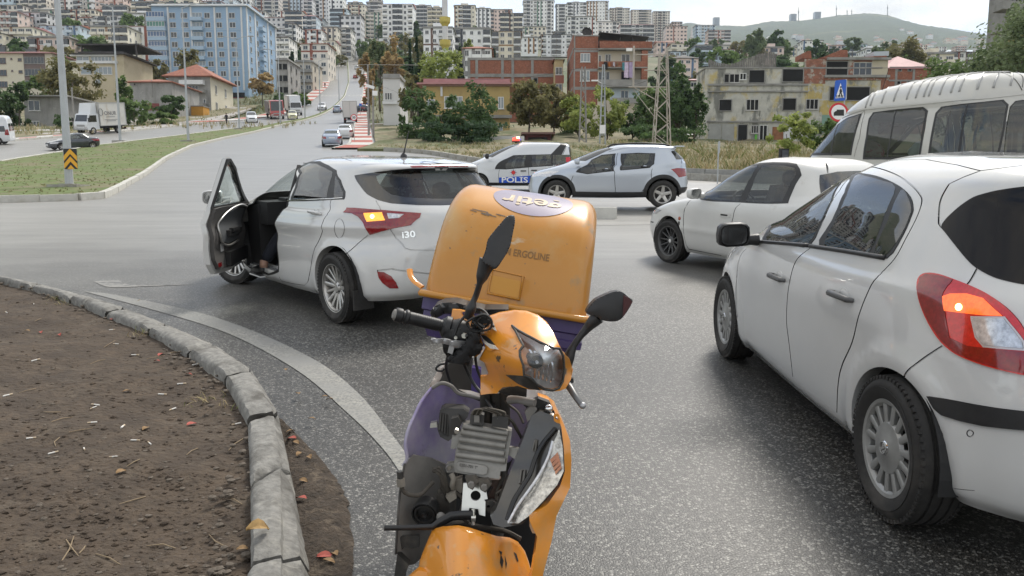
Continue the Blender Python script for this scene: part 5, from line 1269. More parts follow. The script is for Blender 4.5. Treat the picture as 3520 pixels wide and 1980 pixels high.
def lorry(name,label,mt,W,L,H,cabL,cabH,cab_mat,box_mat,box_z=.95,rear=False,text=None,roof_box=True,res=1):
 root=car_root(name,label,'lorry',mt);r=.42
 mb=MB();mb.b2((-L/2,-W/2,box_z),(L/2-cabL-.1,W/2,H));
 box=obj('cargo_box',mb,box_mat,root)
 fr=MB()
 xs=(-L/2,L/2-cabL-.1)
 for x in xs:
  for y in(-W/2,W/2):fr.box((x,y,(box_z+H)/2),(.07,.07,H-box_z+.03))
  for z in(box_z,H):fr.box((x,0,z),(.08,W+.06,.08))
 for y in(-W/2,W/2):
  for z in(box_z,H):fr.box(((xs[0]+xs[1])/2,y,z),(xs[1]-xs[0],.07,.08))
 fr.box((-L/2-.02,0,(box_z+H)/2),(.05,.04,H-box_z));obj('box_frame',fr,M('lorry_frame_grey',(.35,.35,.34),.5),box)
 ch=MB();ch.b2((-L/2+.1,-.45,.62),(L/2-.3,.45,.82));ch.b2((-L/2+.3,-W/2+.1,box_z-.12),(L/2-cabL-.2,W/2-.1,box_z));ch.b2((-L/2,-W/2+.1,.45),(-L/2+.1,W/2-.1,.6));obj('chassis',ch,m_int,root)
 x0,x1=L/2-cabL,L/2
 prof=[(x0,.55),(x1-.05,.5),(x1,.62),(x1,1.25),(x1-.08,1.45),(x1-.38,cabH-.08),(x1-.55,cabH),(x0,cabH)]
 cb=MB();cb.prism([(x,-W/2+.08,z)for x,z in prof],(0,W-.16,0));cab=obj('cab',cb,cab_mat,root,30)
 g=MB();n=Vector((cabH-.08-1.45,0,.30)).normalized()*.012
 A=Vector((x1-.10,0,1.50))+n;B=Vector((x1-.36,0,cabH-.14))+n
 g.prism([A+Vector((0,-W/2+.2,0)),A+Vector((0,W/2-.2,0)),B+Vector((0,W/2-.26,0)),B+Vector((0,-W/2+.26,0))],n*.5);obj('windscreen',g,m_glassb,cab)
 for sy in(1,-1):
  g=MB();y=sy*(W/2-.075);g.prism([(x0+.35,y,1.42),(x1-.2,y,1.42),(x1-.48,y,cabH-.18),(x0+.35,y,cabH-.18)],(0,sy*.012,0));obj('window',g,m_glassb,cab)
  m_=MB();m_.box((x1-.1,sy*(W/2+.14),1.7),(.1,.2,.4));m_.tube([(x1-.1,sy*(W/2-.1),1.85),(x1-.1,sy*(W/2+.1),1.85)],.02,6);obj('door_mirror',m_,m_black,cab)
  h=MB();h.box((x1+.005,sy*(W/2-.38),.82),(.03,.36,.2));obj('head_light',h,m_clear,cab)
  t=MB();t.box((-L/2-.02,sy*(W/2-.3),.62),(.05,.3,.14));obj('tail_light',t,m_red,root)
 g=MB();g.box((x1+.008,0,1.02),(.02,W*.55,.22));g.box((x1+.02,0,.6),(.06,W-.2,.16));obj('front_grille',g,M('lorry_grey',(.3,.3,.3),.5),cab)
 if roof_box:
  d=MB();d.prism([(x0+.1,-W/2+.2,cabH),(x1-.7,-W/2+.2,cabH),(x1-1.05,-W/2+.2,H+.0),(x0+.1,-W/2+.2,H+.02)],(0,W-.4,0));obj('wind_deflector',d,cab_mat,cab,30)
 w0=None
 for x in(L/2-cabL*.45,-L/2+L*.22):
  for sy in(1,-1):
   w0=wheel(root,x,sy*(W/2-.2),r,.25,.3,'five',sy,0,0)
 if text:text(root,box)
 return root
def onur(root,box):
 y=1.055+.012;m=M('lorry_print',(.16,.16,.17),.6)
 text_mesh('lettering','ONUR',.62,(-.55,y,2.35),(-1,0,0),(0,0,1),m,box,.01)
 for k,(z,w)in enumerate(((1.95,1.3),(1.62,1.9),(1.48,1.4))):mb=MB();mb.box((-.6,y-.006,z),(w,.012,.05));obj('printed_line',mb,m,box)
 mb=MB();c=Vector((.85,y,2.5))
 mb.tube([c+Vector((math.cos(a)*.3,0,math.sin(a)*.42))for a in np.linspace(0,6.28,20)],.05,6,flat=(1,.12),caps=False);obj('round_mark',mb,m,box)
p=gp(310,462);lorry('box_lorry','white box lorry with printed lettering parked along the left carriageway',mtx(p+Vector((.2,2.2,0)),163),2.1,5.8,3.55,1.75,2.35,m_police,m_tarp,text=onur)
p=gp(1203,424);lorry('white_lorry','white box lorry seen from behind on the hill road by the speed sign',mtx(p+Vector((-.5,3,0)),11),2.2,6.0,3.45,1.7,2.2,m_police,M('lorry_rear_white',(.62,.60,.58),.5))
p=gp(910,410);lorry('red_lorry','red lorry with a grey tipper body facing us by the median',mtx(p+Vector((.8,3.5,0)),203),2.5,8.5,3.1,2.2,3.3,m_redp,M('tipper_grey',(.16,.15,.14),.7),roof_box=False)
p=gp(966,400);lorry('white_box_lorry','white box lorry standing directly behind the red lorry',mtx(p+Vector((.8,6,0)),203),2.4,7.5,3.7,1.8,2.6,m_police,m_tarp)
# --- the damaged delivery scooter
def tps(ctrl):
 C=np.array(ctrl,float);n=len(C);X=C[:,:2]/100.0
 def U(r2):return np.where(r2>0,r2*np.log(r2+1e-12),0)
 K=U(((X[:,None]-X[None])**2).sum(2))+np.eye(n)*.03;P=np.hstack([np.ones((n,1)),X])
 A=np.block([[K,P],[P.T,np.zeros((3,3))]]);w=np.linalg.solve(A,np.concatenate([C[:,2],np.zeros(3)]))
 def f(p):
  q=np.asarray(p,float)/100.0;return U(((q[:,None]-X[None])**2).sum(2))@w[:n]+w[n]+q@w[n+1:]
 return f
def pts3(px,d):return[pt(a,b,dd)for(a,b),dd in zip(px,d)]
SCOOT=thing('delivery_scooter','damaged orange delivery scooter with torn-off front fairing and a yellow box behind','scooter',(-.08,2.35,zg(-.08,2.35)))
S0=SCOOT.location.copy()
def put(name,mb,mat,parent=None,smooth=35):
 mb.v=[Vector(v)-S0 for v in mb.v];return obj(name,mb,mat,parent or SCOOT,smooth)
def relief(name,outline,ctrl,thick,mat,step=13,holes=(),smooth=0,parent=None,sm=40,bulge=0.,flat=False):
 """a moulded panel: outline seen in the picture, given its own distances (ctrl: px, py, distance), thickness and bulge"""
 if smooth:outline=[(p.x,p.y)for p in catmull([Vector((*p,0))for p in outline],smooth,True)]
 V,T=fill2d(outline,step,holes)
 d=tps(ctrl)(V)if len(ctrl)>2 else np.full(len(V),ctrl[0][2])
 if bulge:
  B=np.array(outline);dist=np.sqrt(((V[:,None]-B[None])**2).sum(2).min(1));m_=dist.max()
  k=np.clip(dist/m_,0,1);d=d-bulge*np.sqrt(1-(1-k)**2)
 P=np.array([pt(x,y,dd)for(x,y),dd in zip(V,d)])
 mb=solid_sheet(P,T[:,::-1],np.array([0,thick,0.]));return put(name,mb,mat,parent,sm)
m_or=M('orange_fairing',(.72,.27,.022),.30,coat=.8,noise=(5,.06),mix=[((.05,.035,.02),26,.625,.67),((.70,.44,.20),7,.58,.70),((.40,.19,.05),3.5,.56,.74)])
m_or2=M('orange_fairing_clean',(.72,.27,.022),.32,coat=.8,noise=(4,.06),mix=[((.55,.26,.07),5,.54,.7),((.16,.09,.04),19,.66,.70)])
m_box=M('yellow_box_plastic',(.50,.215,.022),.34,coat=.4,noise=(2.2,.06),mix=[((.47,.33,.15),2.6,.52,.76,(1,1,.6)),((.30,.20,.09),9,.60,.72),((.52,.42,.28),13,.66,.72,(.3,1,1)),((.12,.08,.05),30,.68,.71)])
m_bin=M('purple_bin',(.060,.042,.13),.45,noise=(6,.15))
m_purp=M('dusty_purple_plastic',(.27,.22,.42),.42,noise=(4,.2),mix=[((.46,.45,.46),3.4,.46,.66),((.16,.14,.12),9,.6,.72)])
m_purpd=M('purple_fairing',(.085,.06,.23),.4,noise=(6,.2))
m_gryp=M('dusty_grey_plastic',(.20,.19,.175),.7,noise=(7,.25),mix=((.24,.23,.21),5,.55,.7))
m_dus=M('dusty_black_plastic',(.035,.033,.03),.6,noise=(12,.3),mix=((.13,.115,.095),7,.5,.7))
m_blk=M('grip_black',(.012,.012,.013),.5,noise=(40,.25))
m_ecu=M('cast_alloy_grey',(.27,.26,.24),.6,metal=.25,noise=(20,.18),mix=((.13,.12,.10),10,.5,.7))
m_zinc=M('zinc_plate',(.66,.65,.60),.3,metal=.85,noise=(14,.12))
m_wire=M('dusty_wire',(.06,.052,.042),.8,noise=(20,.3))
m_wirel=M('dusty_wire_pale',(.20,.18,.15),.8,noise=(20,.3))
m_cream=M('cream_body',(.72,.62,.54),.35,coat=.5)
m_seatv=M('seat_vinyl',(.016,.016,.017),.45,noise=(30,.2))
A_=ZO(1320,960,.345);B_=ZO(1330,1300,.4692);C_=ZO(1380,600,.4002)
# --- delivery box: lid is a rounded barrel lofted along its width
BPL,BPR=pt(1448,1010,2.64),pt(2018,1104,2.58)
bu=(BPR-BPL).normalized();bw_=(BPR-BPL).length;bv=Vector((.155,.12,1));bv=(bv-bu*bv.dot(bu)).normalized();bk=bu.cross(bv)*-1
if bk.y<0:bk=-bk
prof=[(p.x,p.y)for p in catmull([Vector((a,b,0))for a,b in[(-.004,0),(-.002,.05),(.008,.13),(.030,.22),(.068,.30),(.13,.366),(.215,.418),(.31,.45),(.40,.46),(.50,.445),(.58,.38),(.61,.2),(.62,0)]],5)]
pcx,pcy=.31,.16
_pa=np.array(prof);_al=np.insert(np.cumsum(np.hypot(*np.diff(_pa,axis=0).T)),0,0)
def lidpt(sx,t,off=0.):
 "point of the lid: sx metres from its middle, t metres along the profile"
 w=np.interp(t,_al,_pa[:,0]);v=np.interp(t,_al,_pa[:,1]);e=.01
 dw=np.interp(t+e,_al,_pa[:,0])-np.interp(t-e,_al,_pa[:,0]);dv=np.interp(t+e,_al,_pa[:,1])-np.interp(t-e,_al,_pa[:,1])
 n=Vector((-dv,dw)).normalized()
 w+=n.x*off;v+=n.y*off
 return BPL+bu*(bw_/2+sx*(1-.17*v))+bv*v+bk*w
def loft(ring,sections,frame):
 mb=MB();n=len(ring);
 for(x,k,tp)in sections:mb.v+=[tuple(frame(x,pcx+(a-pcx)*k,(pcy+(b-pcy)*k)if k<1 else b))for a,b in ring]
 m_=len(sections)
 for i in range(m_-1):
  for j in range(n-1):mb.f.append((i*n+j,(i+1)*n+j,(i+1)*n+j+1,i*n+j+1));mb.m.append(0)
 mb.f.append(tuple(range(n)));mb.m.append(0);mb.f.append(tuple((m_-1)*n+j for j in range(n-1,-1,-1)));mb.m.append(0)
 return mb
secs=[]
for x in(0,.004,.012,.024,.04,.06):secs.append((x,1-(.06-math.sqrt(max(0,.06**2-(.06-x)**2)))/.26,1))
secs=secs+[(x,1,1)for x in np.linspace(.1,bw_-.1,9)]+[(bw_-s_[0],s_[1],1)for s_ in secs[::-1]]
lid=loft(prof,secs,lambda x,w,v:BPL+bu*(bw_/2+(x-bw_/2)*(1-.17*v))+bv*v+bk*w)
BOX=put('delivery_box',lid,m_box,None,50)
mb=MB()
rim=[BPL+bk*-.012,BPR+bk*-.012];c4=[(0,.0),(.02,-.014),(bw_-.02,-.014),(bw_,.0),(bw_+.004,.60),(-.004,.60)]
mb.tube([BPL+bu*a+bk*b+bv*.004 for a,b in c4+[c4[0]]],.013,8);put('box_rim',mb,m_box,BOX,60)
binr=MB()
def bframe(x,w,v):return BPL+bu*x+bk*w+bv*v
ringb=lambda ins,v:[bframe(a,b,v)for a,b in((ins,ins+.02),(ins+.03,ins),(bw_-ins-.03,ins),(bw_-ins,ins+.02),(bw_-ins,.60-ins),(ins,.60-ins))]
lv_=[(.004,-.004),(.004,-.05),(.012,-.055),(.012,-.075),(.004,-.08),(.006,-.105),(.02,-.108),(.035,-.145),(.05,-.15)]
vs=[p for i,v in lv_ for p in ringb(i,v)];binr.add(vs,[(i*6+j,i*6+(j+1)%6,(i+1)*6+(j+1)%6,(i+1)*6+j)for i in range(len(lv_)-1)for j in range(6)]+[tuple((len(lv_)-1)*6+j for j in range(6))]);put('box_bin',binr,m_bin,BOX,20)
tA=np.interp(.035,_pa[:14,1],_al[:14]);tB=np.interp(.115,_pa[:14,1],_al[:14])
mb=MB()
def lpath(L,off):return[lidpt(a,b,off)for a,b in L]
mb.tube(lpath([(-.062,.125),(-.062,.04),(.052,.035),(.052,.118)],.002),.005,6);mb.tube(lpath([(-.062,.125),(.052,.118)],.001),.0025,6);put('recess_frame',mb,m_box,BOX,60)
mb=MB();mb.add(lpath([(-.057,.045),(.047,.04),(.047,.10),(-.057,.105)],.0012),[(0,1,2,3)]);put('recess_floor',mb,M('box_recess',(.55,.26,.035),.45),BOX)
V,F=text2d('FORM ERGOLINE',.036,.0007);mb=MB();xs=[v[0]for v in V];kx=.215/(max(xs)-min(xs));mb.add([lidpt(.026+x*kx,.197+y,.0015)for x,y in V],F);put('lettering',mb,M('faded_print',(.22,.11,.025),.5),BOX)
tc_=np.interp(.345,_pa[:36,1],_al[:36])+.118
mb=MB();ring_n=48;L=[(0,0)]
for rr in(.33,.66,1.0):L+=[(math.cos(a)*.162*rr,math.sin(a)*.125*rr)for a in np.linspace(0,2*math.pi,ring_n,endpoint=False)]
fs=[(0,1+j,1+(j+1)%ring_n)for j in range(ring_n)]+[(1+r_*ring_n+j,1+(r_+1)*ring_n+j,1+(r_+1)*ring_n+(j+1)%ring_n,1+r_*ring_n+(j+1)%ring_n)for r_ in range(2)for j in range(ring_n)]
mb.add([lidpt(a+.03,tc_+b,.0018)for a,b in L],fs);LOGO=put('logo',mb,M('faded_purple_print',(.17,.14,.22),.4,coat=.3,noise=(5,.1)),BOX)
V,F=text2d('getir',.115,.002);mb=MB();mb.add([lidpt(.03-x*1.12,tc_-.028-y*1.05,.0036)for x,y in V],F);put('lettering',mb,M('faded_yellow_print',(.43,.33,.20),.4),BOX)
scf=MB();rr=random.Random(2)
for k in range(10):
 a=-.20+rr.random()*.11;b=.335+rr.random()*.02-(a+.2)*.10;l=.02+rr.random()*.03
 scf.add([lidpt(a,b,.0016),lidpt(a+l,b-.006,.0016),lidpt(a+l*.9,b+.0,.0016),lidpt(a+l*.1,b+.004,.0016)],[(0,1,2,3)])
tag(put('scuff_marks',scf,M('scuff_dark',(.13,.085,.05),.6),BOX),kind='stuff')
cl=MB();q=C_([(70,815),(80,870),(115,920),(180,968)]);cl.tube(catmull(pts3(q,[2.72,2.70,2.68,2.66]),4),.011,8,flat=(1.0,.5));put('box_strap',cl,m_or2,BOX,60)
# --- headlight cowl
cctrl=[(1768,1068,2.10),(1720,1076,2.13),(1850,1085,2.06),(1900,1150,1.99),(1920,1193,1.93),(1865,1255,1.86),(1660,1310,2.10),(1655,1355,2.08),(1727,1238,1.97),(1668,1200,2.05),(1870,1342,1.92),(1963,1270,2.03),(1750,1335,1.99),(1800,1290,1.90),(1695,1105,2.10),(1830,1180,1.93),(1940,1330,1.97)]
cowl=A_([(1050,372),(1150,336),(1300,313),(1420,322),(1540,366),(1625,435),(1692,540),(1742,650),(1775,715),(1790,745),(1850,800),(1880,900),(1862,1000),(1808,1090),(1750,1112),(1680,1118),(1560,1104),(1440,1098),(1330,1062),(1250,1078),(1180,1094),(1140,1120),(1130,1136),(1050,1140),(962,1152),(962,968),(1022,966),(1042,940),(1020,890),(1000,830),(950,800),(1010,690),(1000,640),(965,560),(950,525),(1010,470),(1055,420)])
lens=A_([(1275,462),(1330,505),(1420,556),(1560,630),(1690,688),(1748,690),(1785,760),(1798,900),(1780,1020),(1742,1085),(1680,1108),(1600,1096),(1530,1056),(1465,985),(1395,955),(1388,860),(1355,770),(1352,712),(1388,660),(1350,590),(1310,510)])
COWL=relief('headlight_cowl',cowl,cctrl,.02,m_or,9,holes=[lens])
lens_in=[((x-1868)*.985+1868,(y-1245)*.985+1245)for x,y in lens]
sunk=[(x,y,d+.055-.0*y)for x,y,d in cctrl]
HL=relief('headlight',lens,[(x,y,d+.05)for x,y,d in cctrl]+[(1800,1250,2.03),(1860,1280,2.04)],.01,M('reflector',(.80,.80,.80),.3,metal=.3,noise=(9,.25)),11)
for k in range(5):
 mb=MB();q=A_([(1450+48*k,700+18*k),(1500+46*k,800+16*k),(1500+40*k,980+10*k)]);mb.tube(catmull(pts3(q,[1.945,1.935,1.95]),4),.0035,5);put('reflector_rib',mb,M('reflector_bright',(.75,.75,.76),.15,metal=.8),HL,60)
mb=MB();c=pt(*A_([(1490,795)])[0],1.925);mb.lathe([(0,-.03),(.018,-.03),(.020,-.01),(.014,.0),(.012,.03)],18,org=c,ax=(-.25,1,.05));put('bulb_cap',mb,m_dus,HL)
mb=MB();mb.lathe([(0,-.034),(.004,-.034),(.005,-.028)],10,org=c,ax=(-.25,1,.05));put('bulb',mb,m_clear,HL)
relief('headlight_lens',lens_in,[(x,y,d-.002)for x,y,d in cctrl],.004,glass('lens_glass',(.93,.94,.95),1.45),9,parent=HL)
mb=MB();mb.tube([pt(x,y,float(tps(cctrl)(np.array([[x,y]]))[0])-.002)for x,y in lens+lens[:1]],.0035,6);put('lens_seal',mb,m_dus,HL,60)
relief('cowl_lower_trim',A_([(1212,955),(1300,960),(1398,968),(1470,1010),(1560,1108),(1440,1092),(1330,1040)]),[(x,y,d-.006)for x,y,d in cctrl],.015,m_dus,9)
relief('cowl_torn_edge',A_([(1140,1125),(1180,1094),(1250,1074),(1330,1062),(1425,1085),(1420,1175),(1330,1160),(1240,1155)]),[(1730,1340,2.0),(1800,1350,1.99),(1760,1360,2.02)],.02,m_dus,9)
rf=random.Random(8)
for L,mt_ in(([(1045,385),(1075,400),(1105,470),(1125,520),(1090,500),(1060,440)],0),([(955,545),(990,600),(1040,640),(1110,665),(1140,700),(1060,690),(1000,640)],0),([(945,560),(970,590),(985,650),(960,660),(948,610)],1),([(960,695),(985,690),(950,750),(895,785),(930,730)],1),([(1020,500),(1060,520),(1070,560),(1030,545)],1),([(1030,660),(1100,700),(1060,715),(1020,700)],1),([(940,520),(990,510),(1000,540),(960,550)],0)):
 relief('cracked_flake',A_(L),[(x,y,d-.006-rf.random()*.006)for x,y,d in cctrl],.004,[M('broken_plastic_white',(.66,.60,.52),.6,noise=(30,.3)),m_or2][mt_],8)
relief('crack_gap',A_([(960,555),(1010,560),(1060,600),(1105,655),(1040,640),(1000,610)]),[(x,y,d-.004)for x,y,d in cctrl],.003,m_gap,8)
# --- left switch plate, bars, grip, levers, straps
relief('cowl_side_piece',A_([(680,303),(760,308),(850,330),(905,385),(920,470),(868,516),(800,478),(668,392)]),[(1560,1065,2.16),(1630,1080,2.12),(1620,1130,2.10),(1570,1090,2.15)],.02,m_or2,9,holes=[A_([(768,330),(810,322),(850,340),(862,378),(840,395),(790,380)])])
def tubepx(name,q,d,r,mat,n=10,sm=60,cat=0,flat=None,parent=None):
 P=pts3(q,d);
 if cat:
  P=catmull(P,cat)
  if hasattr(r,'__len__'):r=list(np.interp(np.linspace(0,1,len(P)),np.linspace(0,1,len(r)),r))
 mb=MB();mb.tube(P,r,n,flat=flat);return put(name,mb,mat,parent,sm)
g0,g1=A_([(110,350),(600,470)])
P0,P1=pt(*g0,2.08),pt(*g1,2.13);ax=(P1-P0).normalized();LG=(P1-P0).length
mb=MB();prf=[(0,0),(.0185,0),(.0205,.004),(.0205,.018),(.0165,.022),(.0165,.026),(.0215,.030),(.0215,.036),(.0175,.040)]
for k in range(12):t=.05+k*(LG-.07)/12;prf+=[(.0182,t),(.0182,t+.008),(.0172,t+.0095),(.0172,t+.0125)]
prf+=[(.018,LG-.01),(.024,LG-.005),(.024,LG),(.0,LG)]
mb.lathe(prf,20,org=P0,ax=ax);GRIP=put('handlebar_grip',mb,m_blk,None,30)
mb=MB();mb.lathe([(.0,-.006),(.012,-.006),(.016,0)],16,org=P0,ax=ax);put('bar_end',mb,m_gryp,GRIP)
mb=MB();h0=pt(*A_([(585,468)])[0],2.125);h1=pt(*A_([(845,545)])[0],2.13)
mb.lathe([(0,0),(.026,0),(.033,.006),(.034,.02),(.028,.024),(.030,.03),(.036,.04),(.036,.075),(.030,.085),(0,.085)],16,org=h0,ax=(h1-h0));put('throttle_housing',mb,m_blk,None,30)
relief('lever_bracket',A_([(580,545),(700,480),(800,500),(870,530),(880,640),(820,700),(760,740),(690,760),(630,770),(590,720),(580,640)]),[(1540,1150,2.11),(1620,1150,2.11),(1570,1220,2.12)],.05,m_blk,12,bulge=.02)
mb=MB();mb.lathe([(0,-.006),(.008,-.006),(.009,0)],6,org=pt(*A_([(800,560)])[0],2.083),ax=(0,1,0));put('bolt',mb,m_zinc);mb=MB();mb.lathe([(0,-.006),(.005,-.006),(.006,0)],6,org=pt(*A_([(715,580)])[0],2.085),ax=(0,1,0));put('bolt',mb,m_zinc)
LV=relief('brake_lever',A_([(468,592),(490,588),(520,598),(600,592),(680,612),(820,622),(815,650),(775,655),(765,685),(720,688),(640,655),(580,638),(478,634),(468,620)]),[(1490,1175,2.06),(1600,1180,2.075),(1550,1190,2.07)],.012,M('lever_alloy',(.40,.40,.41),.35,metal=.7),8,bulge=.006)
relief('lever_stop',A_([(650,660),(700,680),(680,748),(632,730)]),[(1550,1200,2.07)],.012,M('lever_alloy',(.5,.5,.5),.35),8)
relief('cable_gaiter',A_([(860,500),(950,510),(960,560),(950,640),(990,660),(960,740),(880,770),(840,860),(640,830),(630,790),(700,740),(760,690),(800,640),(830,590)]),[(1600,1160,2.07),(1650,1180,2.06),(1580,1230,2.09),(1640,1230,2.08)],.05,M('black_sleeve',(.012,.012,.013),.75,bump=(45,.6,.01)),10,bulge=.03)
for L,d_ in(([(820,430),(900,380),(1000,350),(1060,390),(1075,450),(1040,500),(900,520),(850,480),(820,430)],2.035),([(880,420),(930,460),(980,505)],2.033),([(960,380),(930,430),(1000,480)],2.034)):
 tubepx('strap_loop',A_(L),[d_]*len(L),.0055,M('strap_webbing',(.012,.012,.012),.8),8,cat=4,flat=(1.3,.6))
relief('strap_pad',A_([(880,390),(1000,345),(1050,385),(1065,440),(1000,495),(930,510),(860,470)]),[(1640,1100,2.055)],.02,M('strap_webbing',(.012,.012,.012),.8),9,bulge=.01,holes=[A_([(870,440),(940,422),(920,452),(880,458)]),A_([(890,485),(945,470),(940,488),(900,496)]),A_([(970,445),(1045,440),(1000,470)])])
relief('strap_back',A_([(860,440),(940,415),(1050,430),(1050,475),(940,500),(885,498)]),[(1640,1120,2.075)],.005,m_or2,9)
# --- mirrors
def mirror(outline,d,stem,sd,boot,rad,tipmat=None):
 mk=relief('rear_view_mirror',outline,d,.035,m_black,6,bulge=.007,smooth=3,sm=32)
 tubepx('mirror_stem',stem,sd,rad,m_black,12,40,cat=4,parent=mk);return mk
mk=mirror(C_([(972,362),(945,348),(900,365),(862,408),(800,480),(742,558),(724,640),(705,695),(690,745),(760,785),(792,812),(822,800),(855,755),(902,680),(935,612),(958,500),(974,420)]),[(1760,750,2.10),(1680,850,2.07),(1720,900,2.06)],C_([(745,740),(712,820),(690,885),(672,940),(640,1040),(618,1090),(600,1150),(570,1230)]),[2.09,2.09,2.09,2.09,2.10,2.10,2.10,2.11],None,[.026,.020,.0165,.0085,.0085,.0085,.015,.013])
mk2=mirror(C_([(1862,1000),(1700,1058),(1642,1100),(1592,1165),(1600,1200),(1690,1228),(1722,1252),(1832,1262),(1902,1226),(1985,1095),(1955,1058)]),[(2120,1010,2.02),(2020,1070,2.04),(2140,1090,2.01)],C_([(1690,1225),(1640,1270),(1600,1315),(1540,1385),(1480,1470),(1440,1560),(1410,1650)]),[2.05,2.055,2.06,2.06,2.06,2.06,2.06],None,[.019,.017,.013,.0095,.0095,.016,.017])
relief('mirror_reflector',C_([(1912,1040),(1955,1060),(1983,1096),(1905,1222),(1905,1120)]),[(2150,1050,1.985),(2170,1040,1.99),(2150,1080,1.985)],.01,M('dark_red_tint',(.06,.012,.015),.3),9,parent=mk2)
LV2=tubepx('brake_lever',A_([(1815,1035),(1850,1075),(1900,1155),(1940,1215),(1965,1250)]),[2.03,2.0,1.97,1.955,1.95],[.011,.0105,.009,.008,.008],M('lever_alloy_dark',(.16,.16,.16),.4,metal=.5),10,cat=4)
mb=MB();mb.ico(pt(*A_([(1978,1258)])[0],1.948),.0095,3);put('lever_ball',mb,M('lever_alloy',(.5,.5,.5),.3,metal=.7),LV2,60)
tubepx('lever_pivot',A_([(1845,985),(1850,1030)]),[2.03,2.03],.012,m_blk,10)
relief('handlebar_far_cover',A_([(1785,745),(1850,802),(1882,900),(1862,1000),(1800,1090),(1830,900)]),[(1950,1250,2.03),(1965,1290,2.04),(1945,1330,2.0)],.05,m_or2,9,bulge=.01)
# --- seat, tunnel, body behind the leg shield
relief('seat',A_([(455,330),(500,270),(580,235),(700,228),(820,262),(1000,300),(1240,300),(1240,330),(1060,350),(900,340),(780,320),(600,345),(520,390),(475,375)]),[(1500,1070,2.40),(1600,1050,2.38),(1720,1070,2.36)],.12,m_seatv,12,bulge=.03)
relief('seat_front',A_([(640,830),(870,850),(872,1110),(700,1090),(545,1035),(580,960),(610,880)]),[(1550,1280,2.42),(1600,1340,2.36),(1570,1310,2.40)],.10,m_seatv,12,bulge=.02)
relief('inner_fairing_strip',A_([(876,880),(965,900),(962,1140),(868,1110)]),[(1640,1280,2.22)],.04,m_purpd,10)
relief('side_panel',A_([(600,865),(585,930),(560,1035),(470,1070),(440,1090),(500,980),(540,900)]),[(1500,1310,2.55),(1520,1270,2.6)],.10,m_cream,10,bulge=.01)
relief('side_panel',A_([(1510,1105),(1600,1112),(1625,1190),(1560,1180),(1515,1190)]),[(1860,1350,2.45)],.10,m_cream,10,bulge=.01)
tubepx('cable_loop',A_([(620,840),(560,850),(522,880),(530,908),(580,912),(600,890)]),[2.2]*6,.0035,m_blk,6,cat=4)
# --- leg shield
LS=relief('leg_shield',B_([(330,70),(400,34),(470,55),(520,105),(600,130),(700,150),(900,150),(1100,150),(1110,330),(1000,520),(930,700),(480,640),(200,572),(150,585),(132,490),(150,385),(200,275),(250,170),(295,105)]),[(1470,1330,2.16),(1420,1440,2.10),(1395,1540,2.05),(1560,1440,2.26),(1560,1560,2.24),(1700,1380,2.28),(1830,1400,2.22),(1430,1565,2.12),(1760,1600,2.26),(1500,1500,2.2)],.008,m_purp,12)
tubepx('leg_shield_lip',B_([(330,72),(255,168),(203,275),(155,385),(136,490),(148,585),(120,640)]),[2.15,2.11,2.08,2.05,2.04,2.04,2.04],.005,m_purp,8,cat=4,parent=LS)
tubepx('leg_shield_upper_edge',B_([(330,72),(400,36),(470,58),(520,108),(600,128),(690,150)]),[2.14,2.15,2.16,2.17,2.18,2.19],.006,m_gryp,8,cat=4,parent=LS)
tubepx('leg_shield_brace',B_([(895,160),(960,155),(1030,172),(1085,182)]),[2.08,2.06,2.04,2.03],.012,m_gryp,8,cat=4,parent=LS)
relief('lower_shield',B_([(190,563),(330,590),(450,640),(480,720),(470,900),(420,1095),(330,1102),(310,1200),(280,1292),(205,1362),(160,1372),(76,1290),(60,1290),(92,850),(132,625)]),[(1400,1580,2.05),(1540,1600,2.16),(1370,1760,2.0),(1500,1760,2.14),(1365,1900,1.97),(1440,1900,2.06)],.008,m_gryp,12)
relief('shield_bracket',B_([(100,1165),(150,1160),(235,1155),(238,1240),(180,1250),(130,1240),(100,1265)]),[(1400,1870,1.99),(1430,1860,2.01)],.012,m_dus,9)
tubepx('shield_edge',B_([(130,625),(100,800),(82,1000),(64,1290)]),[2.03,2.01,1.985,1.965],.0035,m_dus,6,cat=3)
relief('lower_stay',B_([(76,1290),(160,1370),(130,1449),(110,1700),(30,1700),(60,1400)]),[(1360,1950,1.96),(1390,1960,1.98)],.03,m_dus,14)
relief('cavity_backing',B_([(380,700),(500,620),(700,700),(900,620),(1000,500),(1060,300),(1110,1000),(1105,1250),(1060,1500),(300,1500),(330,1100),(420,1090)]),[(1600,1600,2.25),(1750,1600,2.25),(1600,1900,2.2),(1780,1900,2.15)],.02,M('cavity_black',(.010,.010,.010),.7),16)  # near-black sheet put in for the shade of the open inner cavity
for a,b in((720,300),(800,310),(860,300)):tubepx('steering_tube',B_([(a,90),(a+10,200),(b-500+a*1.0*0+520,330)]if 0 else[(a,90),(a+6,330)]),[2.12,2.16],.016,m_dus,12)
ectrl=[(1590,1457,2.075),(1759,1480,2.04),(1560,1624,2.035),(1717,1647,2.0),(1660,1550,2.037)]
ECU=relief('control_unit',B_([(556,334),(600,336),(880,378),(917,390),(905,470),(880,620),(872,678),(832,682),(824,738),(700,726),(500,690),(490,640),(502,540),(530,420)]),ectrl,.035,m_ecu,12)
for a,b in(([(565,352),(890,402)],0),([(548,396),(880,446)],0),([(535,447),(870,498)],0),([(525,500),(862,553)],0),([(512,560),(870,606)],0)):
 q=B_(a);dd=tps(ectrl)(np.array(q));mb=MB();p0,p1=[pt(x,y,d-.004)for(x,y),d in zip(q,dd)]
 mb.tube([p0,p1],.0095,8,flat=(1,.9));put('cooling_rib',mb,m_ecu,ECU,50)
relief('unit_plate',B_([(530,610),(715,640),(738,660),(732,700),(700,708),(530,682),(510,660),(512,625)]),[(x,y,d-.006)for x,y,d in ectrl],.012,m_ecu,9,parent=ECU)
